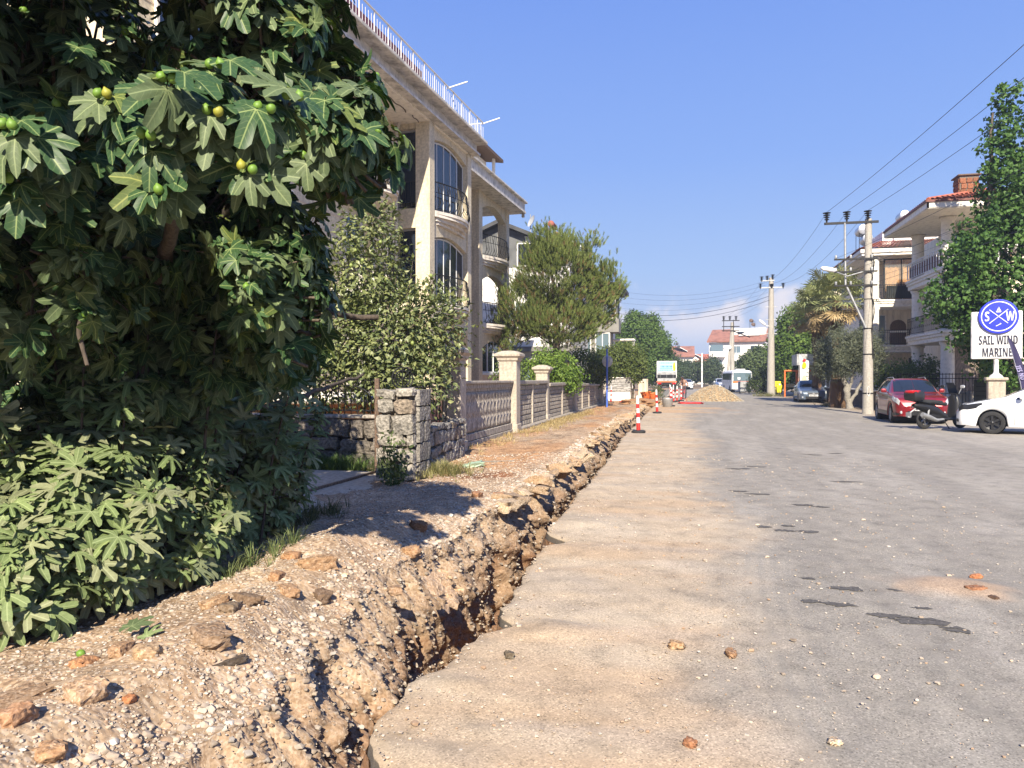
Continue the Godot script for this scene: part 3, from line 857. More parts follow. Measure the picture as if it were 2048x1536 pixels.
func fig_leaf(lens: Array, w: float, power: float, floor_r: float, sd: int, steps: int, material: Material) -> ArrayMesh:
	# base at the origin, midrib along +y, upper face +z; lobes at fixed angles with given lengths
	var r := RandomNumberGenerator.new()
	r.seed = sd
	var angs := [0.0, 0.83, -0.83, 1.72, -1.72, 2.4, -2.4]
	var v := PackedVector3Array(); var n := PackedVector3Array(); var uv := PackedVector2Array(); var ix := PackedInt32Array()
	var droop := r.randf_range(0.08, 0.62)
	var fold := r.randf_range(0.02, 0.5)
	var twist := r.randf_range(-0.25, 0.25)
	var fr := [0.0, 0.5, 1.0]
	for q in fr.size():
		for k in steps + 1:
			var a := lerpf(-2.75, 2.75, float(k) / steps)
			var rr := floor_r
			var near := 9.0
			for l in lens.size():
				var d := absf(angle_difference(a, angs[l] * (1.0 + 0.05 * sin(sd + l))))
				rr = maxf(rr, lens[l] * exp(-pow(d / w, power)))
				near = minf(near, d)
			rr *= 1.0 + 0.05 * sin(k * 2.3 + sd) + 0.03 * sin(k * 5.1)
			rr *= fr[q]
			var p := Vector3(sin(a) * rr, cos(a) * rr, 0)
			p.z = -droop * rr * rr + fold * absf(p.x) * 0.6 + 0.13 * rr * minf(near, 0.4) + twist * p.x * p.y + 0.03 * sin(k * 1.7 + sd) * fr[q]
			v.append(p)
			uv.append(Vector2((p.x * 80.0 + 96.0) / 192.0, (p.y * 100.0 + 62.0) / 192.0))
	for q in fr.size():
		for k in steps + 1:
			var i := q * (steps + 1) + k
			var du := v[q * (steps + 1) + mini(k + 1, steps)] - v[q * (steps + 1) + maxi(k - 1, 0)]
			var o := mini(q + 1, 2) * (steps + 1) + k
			var inn := maxi(q - 1, 0) * (steps + 1) + k
			var m := (v[o] - v[inn]).cross(du)
			n.append(Vector3(0, 0, 1) if m.length_squared() < 1e-12 or q == 0 else (m.normalized() * signf(m.z) + Vector3(0, 0, 0.4)).normalized())
	for q in 2:
		for k in steps:
			var a := q * (steps + 1) + k
			var b := a + 1
			var d := a + steps + 2
			var e := a + steps + 1
			if q == 0: ix.append_array([a, e, d])
			else: ix.append_array([a, e, d, a, d, b])
	# stalk
	for ax in [Vector3(0.018, 0, 0), Vector3(0, 0, 0.018)]:
		var i := v.size()
		for p in [ax, -ax, Vector3(0, -0.42, -0.06) - ax, Vector3(0, -0.42, -0.06) + ax]:
			v.append(p); n.append(Vector3(0, 0, 1)); uv.append(Vector2(0.5, 0.4))
		ix.append_array([i, i + 1, i + 2, i, i + 2, i + 3])
	var arr := []
	arr.resize(Mesh.ARRAY_MAX)
	arr[Mesh.ARRAY_VERTEX] = v; arr[Mesh.ARRAY_NORMAL] = n; arr[Mesh.ARRAY_TEX_UV] = uv; arr[Mesh.ARRAY_INDEX] = ix
	var mm := ArrayMesh.new()
	mm.add_surface_from_arrays(Mesh.PRIMITIVE_TRIANGLES, arr)
	mm.surface_set_material(0, material)
	return mm

func frame(y: Vector3, z: Vector3) -> Basis:
	y = y.normalized()
	var x := y.cross(z)
	if x.length_squared() < 1e-6: x = y.cross(Vector3(0.3, 0.5, 0.8))
	x = x.normalized()
	return Basis(x, y, x.cross(y))

func shoot_leaves(out: Array, at: Vector3, dir: Vector3, count: int, size: float, sag: float, up: float, jitter := 0.35) -> void:
	var side := frame(dir, Vector3(0.2, 0.9, 0.3))
	var a0 := rng.randf() * TAU
	for k in count:
		var a := a0 + k * 2.4
		var rad := side.x * cos(a) + side.z * sin(a)
		var pet := (dir * (0.75 - 0.08 * k) + rad * 0.9 + Vector3(rng.randf() - 0.5, rng.randf() - 0.5, rng.randf() - 0.5) * jitter).normalized()
		var sz := size * rng.randf_range(0.5, 1.25)
		var base := at - dir * (0.025 * k) + pet * sz * 0.42
		var mid := (pet + Vector3(0, -sag, 0)).normalized()
		var nrm := (dir * 0.5 + Vector3.UP * up - rad * 0.1 + Vector3(rng.randf() - 0.5, rng.randf() - 0.5, rng.randf() - 0.5) * jitter * 1.6).normalized()
		var b := frame(mid, nrm)
		out.append(Transform3D(b.scaled(Vector3.ONE * sz), base))

func in_ellipsoid(c: Vector3, r: Vector3, lo: float, b := Basis()) -> Array:   # a point in the shell and the outward direction there
	var d := Vector3(rng.randfn(), rng.randfn(), rng.randfn()).normalized()
	var k := pow(rng.randf_range(lo * lo * lo, 1.0), 1.0 / 3.0)
	return [c + b * (d * r * k), (b * (d / r)).normalized()]

func limb(parent: Node, called: String, pts: Array, r0: float, r1: float, m: Material, k := 7) -> void:
	var sm := []
	var rad := []
	var cv := Curve3D.new()
	for i in pts.size():
		var tan: Vector3 = (pts[mini(i + 1, pts.size() - 1)] - pts[maxi(i - 1, 0)]) / 6.0
		cv.add_point(pts[i], -tan, tan)
	var L := cv.get_baked_length()
	var n := maxi(5, int(L / 0.18))
	for i in n + 1:
		var t := float(i) / n
		var p := cv.sample_baked(L * t, true)
		sm.append(p + Vector3(N(p.x * 3, p.y * 3, 1.0), N(p.z * 3, p.x * 3, 1.0), N(p.y * 3, p.z * 3, 1.0)) * r0 * 0.5 * minf(1, t * 3))
		rad.append(lerpf(r0, r1, pow(t, 0.8)) * (1.0 + 0.12 * N(p.y * 4, t * 9, 1.0)))
	var mb := MB.new()
	mb.tube(sm, rad, k)
	obj(called, mb, m, parent)

func seen_size(p: Vector3, sz: float) -> float:   # share of the view that a leaf at p takes; negative when outside the frame
	var q := get_node("Camera").transform.affine_inverse() * p as Vector3
	if q.z > -0.5 or absf(q.x) > -q.z * 0.72 or absf(q.y) > -q.z * 0.54: return -1.0
	return sz / -q.z

func split_leaves(parent: Node3D, xfs: Array, meshes: Array, called: String, most: int, tones: Array) -> void:
	# the leaves that show largest are parts of their own, the rest of the crown is one part
	var order := []
	for i in xfs.size(): order.append([seen_size(xfs[i].origin, xfs[i].basis.x.length()) , i])
	order.sort_custom(func(a, b): return a[0] > b[0])
	var rest := []
	var cols := []
	for m in meshes:
		rest.append([]); cols.append([])
	for k in order.size():
		var i: int = order[k][1]
		var v := i % meshes.size()
		if k < most and order[k][0] > 0:
			inst(called, meshes[v], parent, xfs[i])
		else:
			rest[v].append(xfs[i])
			cols[v].append((tones[0] as Color).lerp(tones[1], rng.randf()))
	for v in meshes.size():
		stuff("foliage", meshes[v], rest[v], cols[v], parent)

func build_fig() -> void:
	rng.seed = 21
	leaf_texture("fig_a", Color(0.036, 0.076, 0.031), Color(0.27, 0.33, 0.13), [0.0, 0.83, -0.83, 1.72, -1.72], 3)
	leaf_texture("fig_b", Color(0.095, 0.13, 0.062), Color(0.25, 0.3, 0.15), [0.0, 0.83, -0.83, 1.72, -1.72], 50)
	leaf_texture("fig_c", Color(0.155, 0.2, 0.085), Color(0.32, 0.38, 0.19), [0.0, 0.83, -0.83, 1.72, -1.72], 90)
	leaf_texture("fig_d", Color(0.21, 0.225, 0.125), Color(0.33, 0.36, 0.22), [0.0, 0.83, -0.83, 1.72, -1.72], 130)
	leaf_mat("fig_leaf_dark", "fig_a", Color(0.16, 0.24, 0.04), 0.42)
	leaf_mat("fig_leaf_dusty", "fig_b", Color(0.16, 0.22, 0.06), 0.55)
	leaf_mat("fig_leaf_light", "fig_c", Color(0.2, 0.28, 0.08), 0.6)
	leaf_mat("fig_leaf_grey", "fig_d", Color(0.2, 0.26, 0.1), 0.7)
	var broad := []
	leaf_texture("fig_e", Color(0.085, 0.12, 0.035), Color(0.3, 0.32, 0.1), [0.0, 0.83, -0.83, 1.72, -1.72], 170)
	leaf_mat("fig_leaf_yellow", "fig_e", Color(0.25, 0.28, 0.05), 0.6)
	for k in 11:
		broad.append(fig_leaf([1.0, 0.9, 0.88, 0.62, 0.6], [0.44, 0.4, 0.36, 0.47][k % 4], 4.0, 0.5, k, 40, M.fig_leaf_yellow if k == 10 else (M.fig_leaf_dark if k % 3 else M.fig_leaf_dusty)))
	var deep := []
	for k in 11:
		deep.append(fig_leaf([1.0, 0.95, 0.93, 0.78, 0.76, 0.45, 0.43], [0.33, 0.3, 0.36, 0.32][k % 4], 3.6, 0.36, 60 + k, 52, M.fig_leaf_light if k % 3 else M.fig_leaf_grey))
	# --- the tree
	var t := thing("fig_tree", "large dark fig tree with broad leaves overhanging the verge", "tree")
	var foot := Vector3(-4.55, -0.1, -5.3)
	limb(t, "trunk", [foot, foot + Vector3(0.05, 0.8, 0.1), foot + Vector3(-0.05, 1.7, 0.0)], 0.19, 0.14, M.bark_fig, 10)
	var fork := foot + Vector3(-0.05, 1.65, 0.0)
	for q in [[Vector3(-4.6, 2.2, -4.6), Vector3(-4.3, 2.55, -3.6), Vector3(-3.6, 2.75, -2.7)], [Vector3(-3.9, 2.5, -5.1), Vector3(-3.0, 2.9, -4.7), Vector3(-2.1, 3.0, -4.3)], [Vector3(-4.7, 2.6, -5.5), Vector3(-4.6, 3.8, -5.3), Vector3(-4.2, 5.0, -4.8)], [Vector3(-4.2, 2.3, -5.2), Vector3(-3.5, 3.1, -4.6), Vector3(-2.7, 3.9, -3.9)], [Vector3(-4.5, 2.1, -6.2), Vector3(-3.9, 2.3, -7.2), Vector3(-3.3, 2.2, -7.6)], [Vector3(-4.1, 2.05, -4.8), Vector3(-3.3, 2.3, -4.2), Vector3(-2.5, 2.65, -3.2)]]:
		limb(t, "limb", [fork, q[0], q[1], q[2]], 0.085, 0.028, M.bark_fig)
	limb(t, "limb", [Vector3(-3.35, 2.6, -3.6), Vector3(-3.33, 2.3, -3.55), Vector3(-3.38, 1.95, -3.55), Vector3(-3.28, 1.62, -3.5)], 0.024, 0.012, M.bark_fig)
	limb(t, "limb", [Vector3(-4.6, 1.2, -5.6), Vector3(-4.6, 1.25, -7.6), Vector3(-4.75, 1.45, -9.4), Vector3(-4.65, 1.6, -10.2)], 0.05, 0.022, M.bark_fig)
	var xfs := []
	var fruit := []
	var twigs := MB.new()
	var hulls := [   # centre, radii, shoots, leaves per shoot
		[Vector3(-4.6, 3.0, -4.7), Vector3(1.65, 1.3, 1.6), 380], [Vector3(-2.12, 3.02, -4.3), Vector3(0.36, 0.38, 0.55), 50], [Vector3(-2.78, 2.25, -4.7), Vector3(0.34, 0.72, 0.6), 84], [Vector3(-2.5, 3.6, -4.15), Vector3(0.62, 0.75, 0.8), 110], [Vector3(-3.3, 3.7, -2.0), Vector3(0.65, 0.5, 0.7), 60], [Vector3(-6.3, 3.0, -4.2), Vector3(1.2, 1.8, 2.2), 140], [Vector3(-3.5, 2.4, -5.2), Vector3(0.62, 1.1, 0.7), 140], [Vector3(-4.2, 1.7, -4.9), Vector3(0.9, 0.6, 0.8), 110], [Vector3(-5.9, 3.5, -7.2), Vector3(1.45, 1.2, 1.5), 210],
		[Vector3(-4.0, 2.85, -3.75), Vector3(1.15, 1.35, 1.3), 230], [Vector3(-3.4, 4.3, -3.3), Vector3(1.2, 0.8, 1.25), 140], [Vector3(-4.6, 1.95, -7.2), Vector3(0.75, 0.85, 1.3), 46],
		[Vector3(-5.6, 2.2, -5.2), Vector3(1.0, 1.6, 2.0), 90], [Vector3(-6.1, 1.3, -7.4), Vector3(1.2, 1.3, 1.3), 60]]
	for h in hulls:
		for k in h[2]:
			var q := in_ellipsoid(h[0], h[1], 0.45)
			var dir: Vector3 = (q[1] + Vector3(0, 0.25, 0) + Vector3(rng.randf() - 0.5, rng.randf() - 0.5, rng.randf() - 0.5) * 0.6).normalized()
			shoot_leaves(xfs, q[0], dir, rng.randi_range(6, 10), 0.132, 0.75, 0.45)
			twigs.tube([q[0] - dir * 0.45 + Vector3(0, -0.12, 0), q[0] - dir * 0.15, q[0]], [0.012, 0.008, 0.005], 4, false)
			if k % 7 == 0: fruit.append(q[0] + dir * 0.02)
	# sunlit ends of the lower boughs that reach out towards the road
	for q in [[Vector3(-2.16, 2.82, -2.78), Vector3(0.45, 0.25, 0.5)], [Vector3(-2.02, 2.72, -2.9), Vector3(0.4, 0.1, 0.6)], [Vector3(-1.86, 2.76, -3.02), Vector3(0.6, 0.2, 0.4)], [Vector3(-2.3, 2.62, -2.85), Vector3(0.2, 0.1, 0.7)], [Vector3(-1.78, 2.84, -3.12), Vector3(0.6, 0.3, 0.3)], [Vector3(-1.95, 2.52, -3.05), Vector3(0.4, -0.1, 0.6)], [Vector3(-2.35, 2.42, -2.95), Vector3(0.3, 0.0, 0.7)], [Vector3(-2.8, 2.62, -2.62), Vector3(0.3, 0.2, 0.6)], [Vector3(-2.95, 2.45, -2.75), Vector3(0.2, 0.1, 0.7)], [Vector3(-2.15, 3.0, -3.1), Vector3(0.3, 0.4, 0.4)], [Vector3(-2.62, 2.85, -2.95), Vector3(0.2, 0.4, 0.6)]]:
		var dir: Vector3 = q[1].normalized()
		shoot_leaves(xfs, q[0], dir, 9, 0.15, 0.95, 0.5, 0.4)
		twigs.tube([q[0] - dir * 0.5 + Vector3(-0.2, 0.05, -0.1), q[0] - dir * 0.2, q[0]], [0.014, 0.01, 0.007], 5, false)
		fruit.append(q[0] + dir * 0.05 + Vector3(0.02, -0.02, 0.02)); fruit.append(q[0] + dir * 0.03 + Vector3(-0.03, 0.0, 0.03))
	obj("twigs", twigs, M.bark_grey, t).set_meta("kind", "stuff")
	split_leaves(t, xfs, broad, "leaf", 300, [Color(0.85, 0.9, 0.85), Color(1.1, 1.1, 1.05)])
	var fm := MB.new()
	fm.lathe([Vector2(0.0, -0.024), Vector2(0.009, -0.022), Vector2(0.019, -0.013), Vector2(0.0225, 0.0), Vector2(0.019, 0.013), Vector2(0.009, 0.023), Vector2(0.003, 0.03), Vector2(0.0, 0.032)], 12)
	var fms := [fm.mesh(M.fruit_green), fm.mesh(M.fruit_yellow)]
	for k in fruit.size():
		inst("fig", fms[0 if k % 9 else 1], t, Transform3D(Basis(Vector3(1, 0, 0.3).normalized(), rng.randf_range(-0.7, 0.7)), fruit[k]))
	# --- the suckers below it
	var bush := thing("fig_bush", "dense low fig shrub with deeply cut dusty leaves under the tree", "shrub")
	xfs = []
	twigs = MB.new()
	for h in [[Vector3(-3.9, 0.34, -3.62), Vector3(0.45, 0.42, 0.4), 60], [Vector3(-4.2, 0.5, -4.5), Vector3(0.98, 0.85, 1.2), 330], [Vector3(-4.35, 0.62, -6.0), Vector3(0.82, 0.85, 1.35), 250], [Vector3(-5.1, 0.6, -3.7), Vector3(1.15, 0.85, 0.8), 170], [Vector3(-5.4, 0.9, -5.6), Vector3(1.2, 1.0, 1.8), 110]]:
		for k in h[2]:
			var q := in_ellipsoid(h[0], h[1], 0.72)
			if q[0].y < 0.1: q[0].y = 0.1 + rng.randf() * 0.25
			var dir: Vector3 = (q[1] * Vector3(1, 0.8, 1) + Vector3(0.1, 0.55, 0.15) + Vector3(rng.randf() - 0.5, rng.randf() - 0.5, rng.randf() - 0.5) * 0.4).normalized()
			shoot_leaves(xfs, q[0], dir, rng.randi_range(6, 10), 0.128, 0.3, 0.6)
			twigs.tube([Vector3(lerpf(q[0].x, h[0].x, 0.6), 0.02, lerpf(q[0].z, h[0].z, 0.6)), q[0].lerp(h[0], 0.3) * Vector3(1, 0.8, 1), q[0]], [0.012, 0.009, 0.005], 4, false)
	for q in [[-3.62, -5.0, -3.28, 2.18, -4.75], [-3.7, -5.2, -3.42, 1.92, -5.05], [-3.7, -5.9, -3.3, 1.62, -5.85], [-3.75, -6.1, -3.42, 1.4, -6.1], [-3.85, -4.5, -3.62, 1.5, -4.2], [-4.0, -4.3, -3.85, 1.75, -4.1], [-4.4, -4.2, -4.4, 1.55, -3.7], [-3.8, -6.6, -3.5, 1.25, -6.7], [-4.2, -4.7, -4.1, 1.35, -3.6]]:
		var a := Vector3(q[0], 0.0, q[1])
		var b := Vector3(q[2], q[3], q[4])
		limb(bush, "stem", [a, a.lerp(b, 0.5) + Vector3(-0.05, 0.05, 0), b], 0.016, 0.006, M.bark_fig, 6)
		for k in 6:
			var p := a.lerp(b, 1.0 - k * 0.11) + Vector3(-0.03, 0.03, 0)
			shoot_leaves(xfs, p, ((b - a).normalized() + Vector3(0.25, 0.0, 0.3)).normalized(), 5 if k else 8, 0.135, 0.45, 0.7)
	obj("twigs", twigs, M.bark_grey, bush).set_meta("kind", "stuff")
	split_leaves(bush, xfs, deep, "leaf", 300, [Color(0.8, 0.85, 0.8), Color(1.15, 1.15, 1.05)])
	# leaves and fruit fallen on the bank
	var names := ["fallen green fig leaf lying flat on the gravel bank", "curled yellow green fig leaf on the gravel below the flat one"]
	for k in 2:
		var o := inst("fallen_leaf", deep[k] if k else broad[0], self, Transform3D(Basis(Vector3(0.9, 0.2, 0.1).normalized(), -1.3 + k * 0.5).scaled(Vector3.ONE * (0.13 - 0.04 * k)), Vector3([-3.03, -2.83][k], bank_y(-2.9, 3.5) + 0.03, [-3.55, -3.43][k])))
		tag(o, names[k], "leaf")
	for k in 2:
		var o := inst("fallen_fig", fms[k], self, Transform3D(Basis(Vector3(0, 0, 1), 1.4), Vector3([-3.16, -3.55][k], bank_y(-3.2, 3.3) + 0.02, [-3.33, -2.95][k])))
		tag(o, ["green fig fallen on the gravel beside the bush", "yellowish fig fallen under the lowest bush leaves"][k], "fruit")

func small_leaf(len: float, wid: float, fold: float, material: Material, count := 1, spread := 0.0, sd := 0) -> ArrayMesh:   # one leaf, or a spray of several
	var r := RandomNumberGenerator.new()
	r.seed = sd
	var m := MB.new()
	for k in count:
		var o := Vector3.ZERO
		var b := Basis()
		if count > 1:
			var d := Vector3(r.randfn(), r.randfn() + 0.3, r.randfn()).normalized()
			o = d * spread * r.randf_range(0.3, 1.0)
			b = frame((d + Vector3(0, -0.3, 0) + Vector3(r.randf() - 0.5, r.randf() - 0.5, r.randf() - 0.5)).normalized(), Vector3(r.randf() - 0.5, 1.0, r.randf() - 0.5))
			var g := r.randf_range(0.75, 1.2)
			m.col = Color(g, g, g * r.randf_range(0.85, 1.0))
		var P := func(x: float, y: float, z: float) -> Vector3: return o + b * Vector3(x * wid, y * len, z * wid)
		var a0: Vector3 = P.call(0, 0, 0); var a1: Vector3 = P.call(0.5, 0.4, fold); var a2: Vector3 = P.call(0, 1, -0.3); var a3: Vector3 = P.call(-0.5, 0.4, fold); var a4: Vector3 = P.call(0, 0.5, 0)
		m.tri(a0, a1, a4); m.tri(a1, a2, a4); m.tri(a0, a4, a3); m.tri(a4, a2, a3)
	return m.mesh(material)

func crown(hulls: Array, lo: float, clumps: float, per: int, clump_r: float, size: Vector2, droop: float) -> Array:   # leaf sprays gathered into clumps through the crown's volume
	var out := []
	for h in hulls:
		var c: Vector3 = h[0]
		var r: Vector3 = h[1]
		var n := int(clumps * pow(r.x * r.y * r.z, 0.667) * (h[2] if h.size() > 2 else 1.0))
		for k in n:
			var q := in_ellipsoid(c, r, lo)
			for j in per:
				var p: Vector3 = q[0] + Vector3(rng.randfn(), rng.randfn() * 0.8, rng.randfn()) * clump_r * 0.5
				var d: Vector3 = (q[1] + Vector3(rng.randfn(), rng.randfn() - droop, rng.randfn()) * 0.6).normalized()
				var b := frame(d, (q[1] + Vector3(rng.randf() - 0.5, 0.9, rng.randf() - 0.5)).normalized())
				out.append(Transform3D(b.scaled(Vector3.ONE * rng.randf_range(size.x, size.y)), p))
	return out

func tones(n: int, a: Color, b: Color, dead := 0.0) -> Array:
	var o := []
	for k in n:
		var c := a.lerp(b, rng.randf())
		if rng.randf() < dead: c = Color(0.25, 0.17, 0.07)
		o.append(c)
	return o

func plant(called: String, label: String, category: String, foot: Vector3, trunk: Array, hulls: Array, leaf: Array, cr: Array, ca: Color, cb: Color, bark: Material, group := "") -> Node3D:
	# trunk: [[points], r0, r1] limbs; leaf: sprays; cr: lo, clumps, per, clump radius, size, droop
	var t := thing(called, label, category, foot, 0.0, group)
	for k in trunk.size():
		limb(t, "trunk" if k == 0 else "limb", trunk[k][0], trunk[k][1], trunk[k][2], bark)
	var xf := crown(hulls, cr[0], cr[1], cr[2], cr[3], cr[4], cr[5])
	for v in leaf.size():
		var part := []
		for i in range(v, xf.size(), leaf.size()): part.append(xf[i])
		stuff("foliage", leaf[v], part, tones(part.size(), ca, cb), t)
	return t

func build_lemon() -> void:
	rng.seed = 31
	var t := thing("lemon_tree", "grey green lemon tree spreading over the stone wall", "tree", Vector3(-5.5, 0.0, -12.9))
	limb(t, "trunk", [Vector3(0, 0, 0), Vector3(0.05, 0.8, 0), Vector3(0.1, 1.5, 0.1)], 0.1, 0.07, M.bark_grey)
	for q in [[Vector3(0.5, 2.2, 0.3), Vector3(1.0, 2.9, 0.2)], [Vector3(-0.4, 2.4, 0.2), Vector3(-0.8, 3.4, 0.1)], [Vector3(0.1, 2.6, -0.3), Vector3(0.1, 4.2, -0.2)], [Vector3(0.5, 1.8, 0.7), Vector3(1.0, 1.7, 1.1)]]:
		limb(t, "limb", [Vector3(0.1, 1.4, 0.1), q[0], q[1]], 0.05, 0.012, M.bark_grey)
	var xf := crown([[Vector3(0.15, 2.35, 0), Vector3(1.25, 1.05, 1.1), 1.3], [Vector3(-0.35, 3.5, 0.1), Vector3(0.8, 0.95, 0.75), 1.2], [Vector3(0.5, 1.5, 0.5), Vector3(0.95, 0.62, 0.8), 1.2], [Vector3(-0.7, 2.4, 0.5), Vector3(0.7, 0.9, 0.6), 1.1], [Vector3(0.9, 2.45, -0.3), Vector3(0.65, 0.75, 0.6), 1.1], [Vector3(-0.9, 1.3, 0.7), Vector3(0.5, 0.55, 0.5), 1.0], [Vector3(-0.2, 4.35, 0.1), Vector3(0.5, 0.55, 0.5), 0.9]], 0.4, 230, 12, 0.3, Vector2(0.8, 1.3), 0.3)
	for q in [[Vector3(0.3, 3.1, 0.2), Vector3(0.42, 4.2, 0.2)], [Vector3(0.9, 2.8, 0.0), Vector3(1.0, 3.5, 0.0)], [Vector3(1.1, 2.3, 0.2), Vector3(1.75, 2.75, 0.1)], [Vector3(-0.2, 4.1, 0.1), Vector3(-0.1, 5.1, 0.1)], [Vector3(-0.5, 4.0, 0.2), Vector3(-0.75, 4.85, 0.3)], [Vector3(0.6, 2.9, 0.4), Vector3(0.75, 3.7, 0.4)], [Vector3(1.2, 1.9, 0.3), Vector3(1.8, 1.75, 0.3)]]:   # long water shoots
		limb(t, "limb", [q[0], q[0].lerp(q[1], 0.5) + Vector3(0.02, 0, 0), q[1]], 0.012, 0.004, M.bark_grey, 5)
		for k in 30:
			var p: Vector3 = q[0].lerp(q[1], k / 29.0)
			xf.append(Transform3D(frame(Vector3(rng.randfn(), rng.randfn() * 0.5 + 0.3, rng.randfn()).normalized(), Vector3.UP), p))
	for i in xf.size(): xf[i].origin += Vector3(-5.5, 0, -12.9)
	var lf := []
	for c in [Color(0.13, 0.165, 0.06), Color(0.2, 0.235, 0.09), Color(0.28, 0.31, 0.13)]:
		lf.append(small_leaf(0.105, 0.06, 0.12, mat("lemon_leaf_%d" % int(c.r * 1000), c, {rough = 0.42, spec = 0.5, back = Color(0.2, 0.26, 0.05), tex = "fine", scale = 4.0})))
	var inner := t
	var tr := Transform3D(Basis(), Vector3(5.5, 0, 12.9))
	# order by size in view, in the tree's own axes
	var order := []
	for i in xf.size(): order.append([seen_size(xf[i].origin, 1.0), i])
	order.sort_custom(func(a, b): return a[0] > b[0])
	var rest := [[], [], []]
	for k in order.size():
		var i: int = order[k][1]
		if k < 300: inst("leaf", lf[i % 3], inner, tr * (xf[i] as Transform3D))
		else: rest[i % 3].append(tr * (xf[i] as Transform3D))
	for v in 3: stuff("foliage", lf[v], rest[v], tones(rest[v].size(), Color(0.75, 0.8, 0.7), Color(1.2, 1.15, 1.1)), t)
	var fm := MB.new()
	fm.lathe([Vector2(0.0, -0.042), Vector2(0.012, -0.036), Vector2(0.03, -0.018), Vector2(0.033, 0.0), Vector2(0.028, 0.022), Vector2(0.012, 0.038), Vector2(0.0, 0.04)], 10)
	var fmesh := fm.mesh(mat("lemon_fruit", Color(0.2, 0.25, 0.06), {rough = 0.5}))
	for k in 26:
		var q := in_ellipsoid(Vector3(0.1, 2.5, 0.2), Vector3(1.3, 1.7, 1.1), 0.9)
		if q[1].z < -0.2: q[0].z = -q[0].z
		inst("lemon", fmesh, t, Transform3D(Basis(Vector3.UP, rng.randf() * 6), q[0]))

func pine_tuft(sd: int, material: Material) -> ArrayMesh:
	var r := RandomNumberGenerator.new()
	r.seed = sd
	var m := MB.new()
	for k in 34:
		var t := k / 34.0
		var a := k * 2.4
		var o := Vector3(0, t * 0.26, 0)
		var d := Vector3(cos(a), r.randf_range(0.7, 1.5) + t * 0.8, sin(a)).normalized()
		var w := d.cross(Vector3(r.randf(), 0.2, r.randf())).normalized() * 0.011
		var e := o + d * r.randf_range(0.13, 0.2)
		m.tri(o - w, o + w, e)
	return m.mesh(material)

